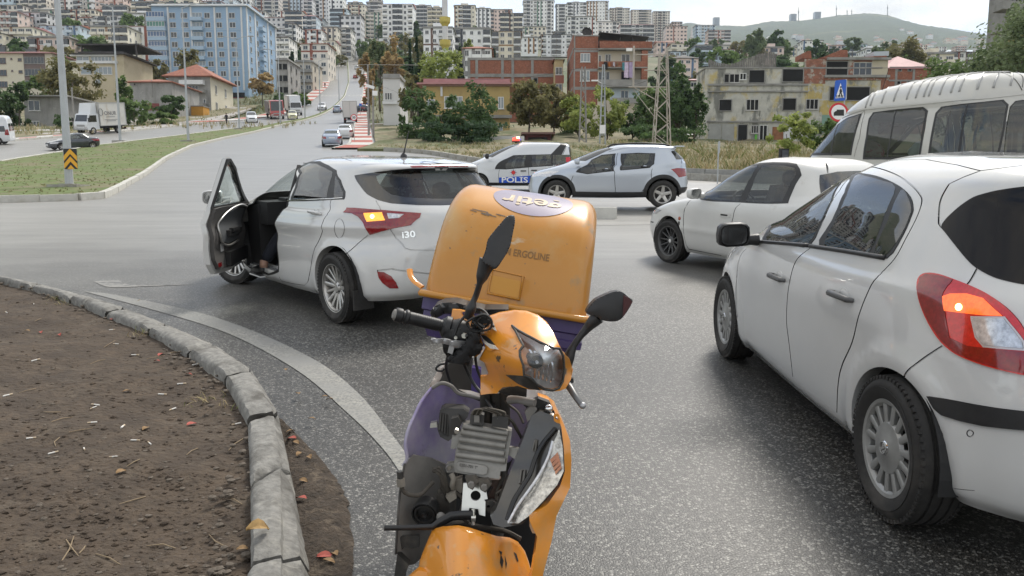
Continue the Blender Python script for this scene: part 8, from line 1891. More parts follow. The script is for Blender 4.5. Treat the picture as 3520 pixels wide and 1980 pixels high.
def crown_mesh(rx,rz,n,leaf,seed,shape='round',gaps=.35):
 "leaf-sized faces gathered in clumps through an uneven volume (unit: metres), base of the crown at z=0"
 r=np.random.default_rng(seed);nc=max(26,int(n/60));C=[]
 while len(C)<nc:
  p=r.uniform(-1,1,3);q=np.linalg.norm(p)
  if shape=='bush':q=(math.hypot(p[0],p[1])**2.6+abs(p[2])**4.0*(.6 if p[2]<0 else 1.3))**.4
  if q>1 or q<.35:continue
  h=(p[2]+1)/2
  if shape=='cone' and math.hypot(p[0],p[1])>1.02*(1-h)**.8+.05:continue
  C.append(p)
 C=np.array(C);lob=r.uniform(.78,1.12,nc)[:,None]
 cr_=r.uniform(.17,.36,nc)
 k=r.integers(0,nc,n);off=r.normal(size=(n,3));off/=np.linalg.norm(off,axis=1,keepdims=True);off*=(r.random((n,1))**.45)*cr_[k][:,None]*(np.array([1,1,.75])if shape!='cone' else np.array([.6,.6,1.0]))
 P=(C[k]*lob[k]+off)*np.array([rx,rx,rz/2])+np.array([0,0,rz/2])
 if shape=='bush':P[:,2]=np.maximum(P[:,2],0.02)
 P=P*np.array([1.1,1.1,1.06])
 nrm=P-np.array([0,0,rz*.45]);nrm/=np.linalg.norm(nrm,axis=1,keepdims=True)+1e-6;nrm=nrm+r.normal(size=(n,3))*.7+np.array([0,0,.35]);nrm/=np.linalg.norm(nrm,axis=1,keepdims=True)
 t=np.cross(nrm,r.normal(size=(n,3)));t/=np.linalg.norm(t,axis=1,keepdims=True)+1e-6;bt=np.cross(nrm,t)
 s=leaf*r.uniform(.6,1.3,(n,1));a=s*.62
 V=np.stack([P-t*s,P-bt*a+t*s*.1,P+t*s,P+bt*a+t*s*.1],1).reshape(-1,3)
 me=bpy.data.meshes.new('crown');i=np.arange(n)[:,None]*4;me.from_pydata(V.tolist(),[],np.concatenate([i,i+1,i+2,i+3],1).tolist())
 return me
def tree(name,label,base,h,rx,leafk='mid',n=2200,leaf=.28,trunk=.25,shape='round',group=None,crown0=.25,seed=None,cat='tree'):
 t=thing(name,label,cat,base,rt.uniform(0,6),group);seed=seed if seed is not None else rt.randrange(10**6)
 z0=h*crown0;me=crown_mesh(rx,h-z0,n,leaf,seed,shape);me.materials.append(LEAF[leafk]);c=link('crown',me,None,t);c.location=(0,0,z0)
 mb=MB();tr=random.Random(seed);tw=[(0,0,-1.0),(tr.uniform(-.1,.1),tr.uniform(-.1,.1),z0),(tr.uniform(-.3,.3),tr.uniform(-.3,.3),z0+(h-z0)*.55)]
 k=max(.06,h*.022)*(trunk/.25);mb.tube(catmull([Vector(q)for q in tw],4),list(np.linspace(k,k*.35,9)),7)
 if shape=='round':
  for j in range(6):
   a=tr.uniform(0,6.28);zz_=z0+(h-z0)*tr.uniform(.05,.4);e=Vector((math.cos(a)*rx*.65,math.sin(a)*rx*.65,zz_+(h-z0)*tr.uniform(.2,.4)));mb.tube([(0,0,zz_-h*.08),e*.5+Vector((0,0,zz_*.5)),e],[k*.5,k*.3,k*.12],5)
 obj('trunk',mb,m_bark,t,True);return t
def T(name,label,x0,x1,yt,yb,d,leafk,shape='round',**kw):
 "tree filling picture columns x0..x1, rows yt..yb at distance d"
 c=pt((x0+x1)/2,500,d);top=pt(CX,yt,d).z;bz=min(pt(CX,yb,d).z,zg(c.x,d)+1.0)if yb else zg(c.x,d);bz=max(bz,zg(c.x,d)-.4)
 w=(x1-x0)/FPX*d/2*1.02;h=top-bz
 leaf=kw.pop('leaf',max(.13,d*.0026));n=kw.pop('n',int(min(9000,max(1500,3.2*w*h/(leaf*leaf)*2.4))))
 return tree(name,label,(c.x,d,bz),h,w,leafk,n,leaf,shape=shape,**kw)
T('leafy_tree','big green-brown tree beside the grey ivy house',182,335,208,470,118,'olive',crown0=.3)
T('leafy_tree','bright green tree top behind the big green-brown tree',205,262,205,330,122,'mid',crown0=.2)
T('leafy_tree','round green tree in front of the cream house',98,190,258,420,130,'mid',crown0=.2)
T('leafy_tree','dark tree at the far left edge',-60,60,300,470,105,'dark',crown0=.1)
T('bush','dark bush left of the grey ivy house',40,98,280,470,108,'dark','bush',crown0=0,cat='bush')
T('leafy_tree','slim bright green tree behind the second lamp post',408,458,268,450,116,'mid',crown0=.15)
T('bush','wide green bush in front of the concrete house',412,512,335,445,112,'mid','bush',crown0=0,cat='bush')
T('leafy_tree','dark small tree before the concrete house gate',545,642,330,440,125,'dark',crown0=.3)
T('bush','low hedge bush under the small dark tree',520,605,388,436,118,'mid','bush',crown0=0,cat='bush')
T('autumn_tree','yellow-brown tree against the blue apartment block',612,720,165,300,196,'olive',crown0=.2)
T('autumn_tree','smaller yellow-brown tree left of the blue block base',535,590,195,290,200,'olive',crown0=.2)
T('autumn_tree','pale autumn tree at the right foot of the blue block',868,948,258,350,190,'brown',crown0=.25)
T('bush','dark bushes on the bank below the derelict block',950,1010,322,372,178,'dark','bush',crown0=0,cat='bush');T('bush','green bushes on the bank below the balcony house',1008,1062,320,360,182,'mid','bush',crown0=0,cat='bush')
T('cypress_tree','single dark cypress between the blue block and the balcony house',1002,1022,152,320,215,'cyp','cone',crown0=.03,cat='tree')
T('autumn_tree','large tan autumn tree right of the hill road',1315,1402,150,300,150,'brown',crown0=.2)
T('leafy_tree','dark green tree left of the large tan tree',1280,1338,148,260,165,'far',crown0=.2)
T('autumn_tree','thin half-bare tan tree at the pavement edge',1244,1298,190,340,140,'brown',crown0=.2,n=1500)
T('cypress_tree','left of two dark cypresses by the minaret',1402,1428,140,300,142,'cyp','cone',crown0=.03);T('cypress_tree','right of two dark cypresses by the minaret',1425,1452,138,300,139,'cyp','cone',crown0=.03)
T('leafy_tree','bright green tree at the foot of the minaret',1448,1588,158,330,138,'light',crown0=.15);T('cypress_tree','dark pointed tree right of the minaret base',1570,1600,165,300,150,'cyp','cone',crown0=.05)
T('leafy_tree','green-brown tree over the small white house',1378,1470,262,420,100,'olive',crown0=.15)
T('leafy_tree','dark evergreen on the left of the pink-roofed house',1376,1500,300,486,76,'dark','bush',crown0=.02);T('leafy_tree','dark evergreen in the middle before the pink-roofed house',1455,1600,335,488,72,'dark','bush',crown0=.0)
T('leafy_tree','tall dark evergreen before the right of the pink-roofed house',1590,1722,275,488,71,'dark','bush',crown0=.0);T('bush','dark shrub filling the gap left of the tallest evergreen',1520,1640,345,486,74,'dark','bush',crown0=0,cat='bush');T('leafy_tree','dense dark tree between the loose brown trees and lattice poles',1880,2000,350,500,90,'mid',crown0=.05);T('leafy_tree','thick green tree filling behind the big lattice pylon',2200,2400,300,505,92,'dark','bush',crown0=.0)
T('bush','low dark hedge under the evergreens',1420,1700,420,492,69,'cyp','bush',crown0=0,cat='bush')
T('leafy_tree','loose brownish tree before the low brick building',1752,1890,275,475,82,'olive',crown0=.2,n=3600);T('leafy_tree','second loose brownish tree nearer the red brick house',1850,1965,300,480,86,'olive',crown0=.2,n=3400)
T('leafy_tree','yellow-green tree between the two lattice poles',1930,2050,330,500,80,'light',crown0=.08);T('leafy_tree','tall yellow-green tree behind the steel lattice post',2030,2140,300,500,82,'light',crown0=.1)
T('leafy_tree','dark tree below the blue wall of the brick house',2125,2225,335,500,84,'dark',crown0=.1);T('leafy_tree','dark tree left of the big lattice pylon',2185,2290,300,500,88,'mid',crown0=.15);T('leafy_tree','tall dark tree right of the big lattice pylon',2270,2385,250,500,86,'dark',crown0=.12);T('leafy_tree','dark tree touching the derelict house',2345,2425,275,500,84,'dark',crown0=.1);T('bush','dark undergrowth below the pylon trees',2130,2410,440,508,79,'dark','bush',crown0=0,cat='bush')
T('leafy_tree','round tree standing above the far brick house',3030,3158,136,260,215,'olive',crown0=.12);T('leafy_tree','green-yellow tree over the minibus roof',3170,3330,196,420,76,'mid',crown0=.15)
T('leafy_tree','dark tree left of the unfinished tower',3305,3400,185,420,84,'dark',crown0=.1);T('leafy_tree','tall tree covering the unfinished tower',3430,3620,-10,330,80,'far',crown0=.2);T('leafy_tree','lower bushy tree before the unfinished tower',3380,3560,138,420,74,'olive',crown0=.12)
T('leafy_tree','big grey-green tree filling the upper right corner',3335,3640,60,300,66,'far',crown0=.1)
T('leafy_tree','light green tree before the white flats below the skyline',1590,1632,128,190,250,'light',crown0=.1)
T('cypress_tree','small cypress on the right of the white flats',1692,1704,154,200,260,'cyp','cone',crown0=.05);T('leafy_tree','dark rounded tree on the green slope by the striped tower',1420,1448,72,100,430,'dark',crown0=.1);T('bush','shrub beside the dark sedan at the left verge',200,330,400,470,104,'dark','bush',crown0=0,cat='bush')
T('bush','yellow-green willow shrub before the derelict house',2640,2790,395,540,62,'light','bush',crown0=0,cat='bush');T('bush','grey-green shrub at the right of the derelict yard',2800,2900,400,540,66,'mid','bush',crown0=0,cat='bush')
protos=[]
for k in range(5):
 me=crown_mesh(3.2,6.5,1300,.5,900+k);me.materials.append(LEAF[['far','dark','far','olive','mid'][k]]);protos.append(me)
trk=MB();trk.tube([(0,0,-2),(0,0,3)],[.25,.12],5);trk_me=trk.mesh('trunk');trk_me.materials.append(m_bark)
def hill_tree(x,d,s,k,z=None):
 t=thing('hillside_tree',['pale green','dark','greyish green','olive','bright green'][k]+' small tree '+('high upslope ' if d>480 else('halfway upslope ' if d>330 else 'low on the slope '))+near_word(x/d*FPX+CX,x/d*FPX+CX,d),'tree',(x,d,(zg(x,d)if z is None else z)-.5),rt.uniform(0,6),'trees between the hillside houses');t.scale=(s,s,s*rt.uniform(.8,1.3))
 c=link('crown',protos[k],None,t);c.location=(0,0,1.5);link('trunk',trk_me,None,t)
for k in range(215):
 d=rt.uniform(215,760);px_=rt.uniform(-40,1800)if k<160 else rt.uniform(2230,3100)
 if 840<px_<1300 and d<300:continue
 if k>=160:d=rt.uniform(200,620)
 hill_tree((px_-CX)/FPX*d,d,rt.uniform(.7,1.7),rt.randrange(5))
for k in range(46):
 d=rt.uniform(330,480);px_=rt.uniform(1255,1470);hill_tree((px_-CX)/FPX*d,d,rt.uniform(.5,1.1),rt.randrange(5))
def blades(name,pts_,hmin,hmax,wd,mats,seed,lean=.5,per=5):
 r=np.random.default_rng(seed);n=len(pts_)*per;P=np.repeat(np.array(pts_),per,0)+r.normal(size=(n,3))*np.array([.08,.08,0])*(hmax/.5)
 h=r.uniform(hmin,hmax,(n,1));a=r.uniform(0,6.28,n);dx=np.stack([np.cos(a),np.sin(a),np.zeros(n)],1);ln=np.stack([r.normal(size=n),r.normal(size=n),np.zeros(n)],1)*lean*h
 w=wd*r.uniform(.6,1.4,(n,1));mid=P+ln*.35+np.array([0,0,1])*h*.6;tip=P+ln+np.array([0,0,1])*h
 V=np.stack([P-dx*w,P+dx*w,mid+dx*w*.8,tip,mid-dx*w*.8],1).reshape(-1,3);i=np.arange(n)*5
 me=bpy.data.meshes.new(name);me.from_pydata(V.tolist(),[],[tuple(q)for q in np.stack([i,i+1,i+2,i+3,i+4],1).tolist()])
 for m_ in mats:me.materials.append(m_)
 me.polygons.foreach_set('material_index',r.integers(0,len(mats),n).tolist());return tag(link(name,me,None),kind='stuff')
m_dry=M('dry_grass',(.38,.30,.16),.9,noise=(.7,.3));m_dry2=M('dry_grass_pale',(.48,.41,.25),.9,noise=(.7,.3));m_gr=M('weed_green',(.17,.195,.06),.85,noise=(.7,.35));m_gr2=M('turf_green',(.13,.175,.045),.85,noise=(.5,.35));m_gr3=M('turf_dull',(.20,.18,.09),.9,noise=(.5,.3))
mp=np.array(MEDIAN);pts_=[]
while len(pts_)<9000:
 x,y=rt.uniform(-75,-6),rt.uniform(21,110)
 if rt.random()>min(1,(30/y)**1.3):continue
 pts_.append((x,y))
A2=np.array(pts_);A2=A2[inside(mp,A2)];blades('median_grass',np.column_stack([A2,Zg(A2[:,0],A2[:,1])+.13]).tolist(),.03,.10,.009,[m_gr2,m_gr3,m_gr,m_dry],3,.6,7)
pf=[]
for k in range(5200):
 px_,py_=rt.uniform(1290,2950),rt.uniform(500,640)
 g=gp(px_,py_)
 if g.y<31 or g.y>112 or g.x<PR(max(62,g.y))+1 and g.y>58:continue
 yb_=np.interp(g.x,[p[0]for p in bar],[p[1]for p in bar])
 if g.y<yb_+.9:continue
 pf.append((g.x,g.y,zg(g.x,g.y)+.15))
tall=[p for p in pf if p[0]>8];low=[p for p in pf if p[0]<=8]
tall=[p for p in tall if math.sin(p[0]*.9+2*math.sin(p[1]*.5))+rt.gauss(0,.6)>-.5]
blades('field_weeds',tall,.15,.85,.017,[m_dry,m_dry2,m_gr,m_dry,m_gr],5,.45,7);blades('field_grass',low,.08,.34,.018,[m_dry,m_gr,m_dry2,m_gr],6,.5,6)
lv_pts=[]
for k in range(900):
 x,y=rt.uniform(-110,-30),rt.uniform(84,120)
 ye=np.interp(x,[p[0]for p in near_e],[p[1]for p in near_e])
 if y>ye+4:lv_pts.append((x,y,zg(x,y)+.15))
blades('verge_weeds',lv_pts,.2,.75,.028,[m_dry,m_gr,m_dry2],8,.3,6)
bk=[]
for k in range(1500):
 d=rt.uniform(125,330);e_=float(EL(d));x=e_-3.6-rt.random()*16 if k%2 else float(PR(d))+.4+rt.random()*22;bk.append((x,d,zg(x,d)-.35))
blades('bank_weeds',bk,.3,1.1,.05,[m_gr,m_dry,m_gr2,m_gr3],9,.4,6)
# --- lamp posts, signs, pylons, wires
m_galv=M('galvanised_steel',(.40,.42,.43),.5,metal=.35,noise=(1.5,.12));m_galvd=M('weathered_steel',(.27,.26,.245),.7,noise=(2,.2))
def lamp_post(label,px_,py_,h,arms,d=None,r0=.13,foot=True):
 g=gp(px_,py_);t=thing('lamp_post',label,'lamp post',g,0,'lamp posts along the grass median')
 mb=MB();mb.tube([(0,0,.0),(0,0,h*.5),(0,0,h)],[r0,r0*.72,r0*.45],8);obj('pole',mb,m_galv,t)
 if foot:mb=MB();mb.b2((-.55,-.5,-.25),(.55,.5,.22));mb.b2((-.25,-.25,.22),(.25,.25,.25));obj('concrete_foot',mb,m_kerb,t)
 for s_ in arms:
  mb=MB();mb.tube([(0,0,h-.1),(s_*.8,0,h+.25),(s_*1.7,0,h+.38)],[.045,.04,.035],6);a=obj('arm',mb,m_galv,t,True)
  mb=MB();mb.box((s_*2.0,0,h+.38),(.75,.28,.10),None,0,.7);obj('lamp_head',mb,m_galvd,a)
 return t
LP1=lamp_post('nearest lamp post, carrying the black and yellow chevron board',240,655,11.5,(1,),r0=.15)
mb=MB();mb.tube([(0,0,7.0),(0,0,7.35)],[.135,.133],8);obj('yellow_tape',mb,M('yellow_tape',(.62,.50,.04),.6),LP1)
lamp_post('second lamp post from the left, at the far edge of the grass median',414,492,12.3,(-1,));lamp_post('third lamp post from the left, standing by the near kerb',648,491,12.3,(1,));lamp_post('fourth lamp post from the left, with two arms before the blue block',823,447,11.6,(-1,1));lamp_post('fifth lamp post, right of the blue block base',964,428,11,(-1,1),foot=False);lamp_post('sixth lamp post, beside the left pavement stripes',1049,409,10.5,(1,),foot=False);lamp_post('seventh lamp post, before the lower crosswalk',1101,391,10.5,(1,),foot=False);lamp_post('farthest lamp post on the narrow median',1166,352,9.5,(1,),foot=False)
m_bk=M('sign_black',(.012,.012,.012),.5);m_ye=M('sign_yellow',(.75,.38,.02),.45);m_sw=M('sign_white',(.72,.72,.72),.45);m_sb=M('sign_blue',(.012,.10,.50),.4);m_sr=M('sign_red',(.55,.02,.03),.4)
def chevron():
 g=LP1 .location;d=g.y-.17;P,Q=pt(217,511,d),pt(267,581,d);w,h=Q.x-P.x,P.z-Q.z;x0,z1=P.x,P.z
 t=thing('chevron_sign','black and yellow upward chevron board on the nearest lamp post','road sign',(g.x,d,Q.z));L0=t.location
 mb=MB();mb.b2((x0,d,Q.z),(x0+w,d+.02,P.z));mb.v=[Vector(v)-L0 for v in mb.v];obj('board',mb,m_bk,t)
 for k,(top,thk)in enumerate(((.0,.25),(.38,.25),(.80,.3))):
  mb=MB();f=lambda u,v:Vector((x0+w*u,d-.006,z1-h*v))-L0;dip=.36
  a,b=top,top+thk;pl=[(0,min(1,a+dip)),(.5,a),(1,min(1,a+dip)),(1,min(1,b+dip)),(.5,min(1,b)),(0,min(1,b+dip))]
  if k==2:pl=[(.22,1.0),(.5,.80),(.78,1.0)]
  mb.prism([f(u,v)for u,v in pl],(0,.004,0));obj('chevron',mb,m_ye,t)
chevron()
def arc2(c,r,n=28):return[(c[0]+r*math.cos(a),c[1]+r*math.sin(a))for a in np.linspace(0,2*math.pi,n,endpoint=False)]
def flat_px(name,pts_,d,th,mat,parent):
 mb=MB();L0=parent.location;mb.prism([pt(x,y,d)-L0 for x,y in pts_],(0,th,0));return obj(name,mb,mat,parent)
z4s=ZO(2640,0,.345);d_s=36.0
g=pt(2888,690,d_s);SG=thing('crossing_sign','blue pedestrian crossing sign above the round sign beside the minibus','road sign',(g.x,d_s+.05,zg(g.x,d_s)))
flat_px('board',z4s([(680,800),(770,792),(782,800),(772,985),(765,1000),(668,1010),(658,1000),(670,812)]),d_s,.03,m_sb,SG)
flat_px('triangle',z4s([(724,828),(760,972),(672,980)]),d_s-.006,.004,m_sw,SG)
for L in([(712,905),(722,880),(732,884),(740,912),(733,922),(742,960),(733,962),(722,930),(710,962),(702,960),(715,922)],):
 flat_px('walking_figure',z4s(L),d_s-.012,.004,m_bk,SG)
flat_px('figure_head',[(x,y)for x,y in arc2(z4s([(726,868)])[0],3.2,10)],d_s-.012,.004,m_bk,SG)
for k in range(5):x=684+k*15;flat_px('crossing_bar',z4s([(x,948),(x+7,947),(x+3,973),(x-5,974)]),d_s-.012,.004,m_bk,SG)
mb=MB();mb.tube([(0,.02,-.2),(0,.02,4.6)],.035,8);obj('post',mb,m_galv,SG)
mb=MB();mb.prism([Vector(p)for p in[pt(x,y,d_s+.25)-SG.location for x,y in z4s([(770,792),(788,786),(785,990),(772,996)])]],(0,.02,0));obj('second_board',mb,m_galv,SG)
SG2=thing('lorry_ban_sign','round red-rimmed no lorries sign under the blue crossing sign','road sign',(g.x,d_s,pt(2888,390,d_s).z));c=z4s([(705,1118)])[0]
flat_px('red_ring',arc2(c,33),d_s+.0,.02,m_sr,SG2);flat_px('disc',arc2(c,25.5),d_s-.006,.004,m_sw,SG2)
flat_px('lorry_symbol',[(c[0]-17,c[1]+12),(c[0]-17,c[1]+1),(c[0]-10,c[1]-4),(c[0]-7,c[1]-4),(c[0]-7,c[1]-9),(c[0]+18,c[1]-9),(c[0]+18,c[1]+12)],d_s-.012,.004,m_bk,SG2)
g=gp(1218,492);S50=thing('speed_sign','round fifty speed limit sign on a thin post at the pavement corner','road sign',g);d5=g.y
flat_px('red_ring',arc2((1216.5,404),11.5),d5,.02,m_sr,S50);flat_px('disc',arc2((1216.5,404),8.7),d5-.006,.004,m_sw,S50)
text_mesh('lettering','50',.30,pt(1216.5,404,d5-.012)-S50 .location,(1,0,0),(0,0,1),m_bk,S50,.01)
mb=MB();mb.tube([(0,.03,-.1),(0,.03,2.6)],.03,6);obj('post',mb,m_galv,S50)
for(x,y,yb_,lab)in((1239,360,398,'left small blue sign beside the hill road lorry'),(1263,355,385,'right small blue sign on the striped pavement')):
 g=gp(x,yb_);o=thing('blue_sign',lab,'road sign',g);flat_px('board',[(x-4.5,y-4.5),(x+4.5,y-4.5),(x+4.5,y+4.5),(x-4.5,y+4.5)],g.y,.03,m_sb,o);mb=MB();mb.tube([(0,.05,0),(0,.05,pt(x,y,g.y).z-g.z)],.04,6);obj('post',mb,m_galv,o)
g=gp(2466,632);o=thing('sign_back','thin grey sign post seen edge-on before the dry weeds','road sign',g);mb=MB();mb.tube([(0,0,-.1),(0,0,1.75)],.03,8);obj('post',mb,m_galv,o);mb=MB();mb.box((0.03,0,1.55),(.07,.02,.5));obj('board',mb,m_galv,o)
def lattice(name,label,base,h,w0,w1,mat,step,braces=True,arms=()):
 t=thing(name,label,'pylon',base);mb=MB();hw=lambda z:w0+(w1-w0)*z/h
 for sx in(-1,1):
  for sy in(-1,1):mb2=MB();mb2 .tube([(sx*w0,sy*w0,-.3),(sx*w1,sy*w1,h)],.055 if braces else .05,4);obj('leg',mb2,mat,t)
 z=.2;k=0
 while z<h-step:
  a,b=hw(z),hw(z+step)
  for sy in(-1,1):
   if braces:mb.tube([((-a if k%2 else a),sy*a,z),((b if k%2 else-b),sy*b,z+step)],.03,4)
   else:mb.tube([(-a,sy*a,z),(a,sy*a,z)],.035,4)
   if braces:mb.tube([(sy*a,(-a if k%2 else a),z),(sy*b,(b if k%2 else-b),z+step)],.03,4)
  z+=step;k+=1
 tag(obj('lattice_bar',mb,mat,t),kind='stuff')
 for(z,l0,l1)in arms:mb=MB();mb.tube([(l0,0,z),(l1,0,z)],.05,5);obj('cross_arm',mb,mat,t)
 return t
m_pyl=M('pale_lattice_steel',(.42,.38,.33),.7,noise=(1,.15))
d=66.0;c=pt(2273,508,d);PYL=lattice('lattice_pylon','tall pale steel lattice pylon between the dark trees and derelict house',(c.x,d,zg(c.x,d)+.2),pt(2273,172,d).z-zg(c.x,d),.70,.28,m_pyl,1.0,True,((7.9,-2.6,.3),(6.6,-1.6,.3),(5.2,-2.9,.3)))
mb=MB();mb.tube([(-2.5,0,5.2),(-2.5,0,8.6)],.09,6);mb.tube([(-2.5,0,5.2),(-.3,0,4.0)],.04,5);mb.tube([(-2.5,0,5.0),(-.4,0,2.4)],.03,5);obj('side_frame',mb,m_pyl,PYL);mb=MB();mb.box((-2.9,0,8.3),(.5,.2,.25));obj('insulator',mb,m_sw,PYL)
d=70.0;c=pt(2003,500,d);lattice('concrete_lattice_pole','slim weathered lattice pole with a round lamp before the brick house',(c.x,d,zg(c.x,d)),pt(2003,230,d).z-zg(c.x,d),.33,.14,m_galvd,.55,True)
d=69.0;c=pt(2071,500,d);LPL=lattice('ladder_lattice_post','slender grey ladder-like steel post carrying a white notice',(c.x,d,zg(c.x,d)),pt(2071,222,d).z-zg(c.x,d),.27,.07,m_galv,.85,False)
mb=MB();P=pt(2062,430,d-.3)-LPL.location;mb.b2((P.x,-.32,P.z-.75),(P.x+.5,-.30,P.z));tag(obj('white_notice',mb,m_sw,LPL));mb=MB();P=pt(2062,278,d)-LPL.location;mb.tube([(0,0,P.z-.3),(P.x-.2,0,P.z)],.03,5);mb.box((P.x-.45,0,P.z+.02),(.6,.2,.12));obj('lamp_head',mb,m_sw,LPL)
for(x,yt_,yb_,lab)in((1268,222,470,'left wooden utility pole at the striped pavement edge'),(1284,278,472,'right utility pole with two white street lamps'),(255,300,452,'pair of thin posts left of the box lorry'),(492,350,430,'thin post with a small lamp before the green bush')):
 g=gp(x,yb_);h=pt(x,yt_,g.y).z-g.z;o=thing('utility_pole',lab,'pole',g);mb=MB();mb.tube([(0,0,-.3),(.05,0,h)],[.13,.08],7);obj('pole',mb,m_galvd,o)
 if 'lamps' in lab or 'small lamp' in lab:mb=MB();mb.box((-.25,0,h-.6),(.9,.25,.3),Matrix.Rotation(.3,3,'Y'));mb.box((.25,0,h-1.3),(.5,.25,.5));obj('lamp_head',mb,m_sw,o)
 if 'left wooden' in lab:mb=MB();mb.tube([(-1.6,0,h),(5.5,.3,h)],.03,4);obj('cross_arm',mb,m_galvd,o)
def wire(a,b,sag,r=.012):
 a,b=Vector(a),Vector(b);mb=MB();mb.tube([a.lerp(b,t)-Vector((0,0,sag*4*t*(1-t)))for t in np.linspace(0,1,14)],r,4);return mb
for k,(p,q,sg_,lab)in enumerate(((pt(1268,225,74),pt(2003,232,70),1.2,'upper wire from the utility pole to the slim lattice pole'),(pt(1284,282,74),pt(1640,340,88),1.0,'sagging cable to the pink-roofed house'),(pt(2003,260,70),pt(2240,270,66),.8,'cable between the slim lattice pole and the tall pylon'),(pt(2240,262,66),pt(2418,320,103),.6,'cable from the tall pylon to the derelict house'),(pt(2285,200,66),pt(3530,192,70),1.0,'long thin wire above the derelict house roof'))):
 tag(obj('overhead_wire',wire(p,q,sg_),m_bk),lab,'wire','overhead wires')
# --- people
m_skin=M('skin',(.42,.25,.18),.55,noise=(20,.08));m_navy=M('navy_trousers',(.012,.014,.022),.85,noise=(30,.2));m_coat=M('dark_coat',(.02,.02,.024),.85,noise=(20,.2));m_shoe=M('black_shoe',(.012,.012,.013),.5);m_hair=M('dark_hair',(.02,.014,.010),.6)
def skin_body(name,J,E,RD,mats,parent,root=0,sub=2):
 me=bpy.data.meshes.new(name);me.from_pydata(J,E,[]);o=link(name,me,mats,parent)
 o.modifiers.new('s','SKIN');o.modifiers.new('u','SUBSURF').levels=sub;o.modifiers['u'].render_levels=sub
 sv=me.skin_vertices[0].data
 for i,r in enumerate(RD):sv[i].radius=(r,r)if not hasattr(r,'__len__')else r
 for i in range(len(J)):sv[i].use_root=i==root
 dg=bpy.context.evaluated_depsgraph_get();m2=bpy.data.meshes.new_from_object(o.evaluated_get(dg));o.modifiers.clear();o.data=m2;m2 .name=name
 m2 .polygons.foreach_set('use_smooth',[True]*len(m2 .polygons));m2 .materials.clear()
 for m_ in mats:m2 .materials.append(m_)
 return o
def walker(label,px_,py_,top_m,step=.25,rz=0.):
 g=gp(px_,py_);t=thing('person',label,'person',g,rz)
 J=[(0,0,.92),(0,0,1.15),(0,0,1.40),(0,0,1.50),(0,-.01,1.62),(.09,0,.88),(.10,-step*.5,.48),(.10,-step+.05,.08),(.10,-step-.1,.04),(-.09,0,.88),(-.10,step*.4,.48),(-.10,step,.08),(-.10,step-.15,.04),(.18,0,1.38),(.23,.05,1.12),(.22,-.03,.88),(-.18,0,1.38),(-.23,-.05,1.12),(-.22,-.1,.90)]
 E_=[(0,1),(1,2),(2,3),(3,4),(0,5),(5,6),(6,7),(7,8),(0,9),(9,10),(10,11),(11,12),(2,13),(13,14),(14,15),(2,16),(16,17),(17,18)]
 Rr=[.13,.12,.14,.055,.10,.095,.07,.05,.04,.095,.07,.05,.04,.065,.05,.035,.065,.05,.035]
 b=skin_body('body',J,E_,Rr,[top_m,m_navy,m_skin],t)
 for p in b.data.polygons:
  z=p.center.z;p.material_index=1 if z<.92 else(2 if z>1.47 else 0)
 mb=MB();mb.ico((0,.015,1.66),.105,2,0,(.95,1.05,1.1));obj('hair',mb,m_hair,t,True)
 return t
walker('person in dark clothes walking on the left pavement by the mustard shed',779,428,m_coat,.2);walker('person in black walking up the striped pavement past the blue signs',1251,375,m_coat,.25);walker('tiny person on the far left striped pavement',1117,302,m_coat,.2)
mc=CAR_A[2]
def put_in(t,mtx_):t.matrix_world=mtx_
DRV=thing('person','driver in dark clothes sitting in the open-door hatchback, one shoe on the sill','person');DRV.matrix_world=mc
J=[(-.02,.38,.56),(-.12,.38,.78),(-.24,.38,1.02),(-.27,.38,1.13),(-.26,.38,1.24),(.05,.47,.57),(.46,.60,.62),(.48,.80,.34),(.05,.29,.57),(.50,.28,.62),(.78,.28,.36),(.86,.28,.30),(-.22,.58,1.0),(.02,.62,.82),(.26,.48,.94),(-.22,.20,1.0),(.02,.16,.82),(.26,.26,.94)]
E_=[(0,1),(1,2),(2,3),(3,4),(0,5),(5,6),(6,7),(0,8),(8,9),(9,10),(10,11),(2,12),(12,13),(13,14),(2,15),(15,16),(16,17)]
b=skin_body('body',J,E_,[.15,.15,.16,.06,.095,.11,.09,.062,.11,.085,.05,.04,.07,.05,.035,.07,.05,.035],[m_coat,m_navy,m_skin],DRV)
for p in b.data.polygons:p.material_index=2 if p.center.z>1.15 else(1 if p.center.x>.0 and p.center.z<.75 else 0)
mb=MB();mb.ico((-.275,.38,1.27),.105,3,0,(1.05,.92,1.1));mb.ico((-.33,.38,1.16),.09,3,0,(.8,1,1.3));obj('hair',mb,m_hair,DRV,True)
mb=MB();mb.tube([(.482,.80,.36),(.485,.815,.27)],[.045,.04],10);obj('ankle',mb,m_skin,DRV,True)
sh=MB();sh.tube([(.44,.82,.245),(.50,.825,.262),(.60,.83,.245),(.70,.835,.225),(.735,.835,.215)],[.035,.052,.05,.04,.018],12,flat=(1,1));sh.box((.585,.83,.205),(.30,.085,.022));SHO=obj('shoe',sh,m_shoe,DRV,True)
mb=MB();mb.box((.585,.83,.192),(.31,.09,.014));obj('shoe_sole',mb,m_sw,SHO)
m_scarf=M('patterned_scarf',(.22,.10,.09),.85,noise=(25,.4),mix=[((.50,.44,.42),16,.54,.6),((.05,.04,.06),11,.6,.66)])
PAS=thing('person','passenger in a patterned headscarf looking out of the hatchback rear window','person');PAS.matrix_world=mc
J=[(-.95,-.10,.55),(-1.05,-.10,.80),(-1.10,-.10,1.02),(-1.10,-.10,1.10),(-1.10,-.10,1.22),(-1.06,.10,.98),(-1.12,.20,.80),(-1.28,.02,.97),(-1.06,-.30,.98),(-1.0,-.36,.75),(-.85,-.30,.68)]
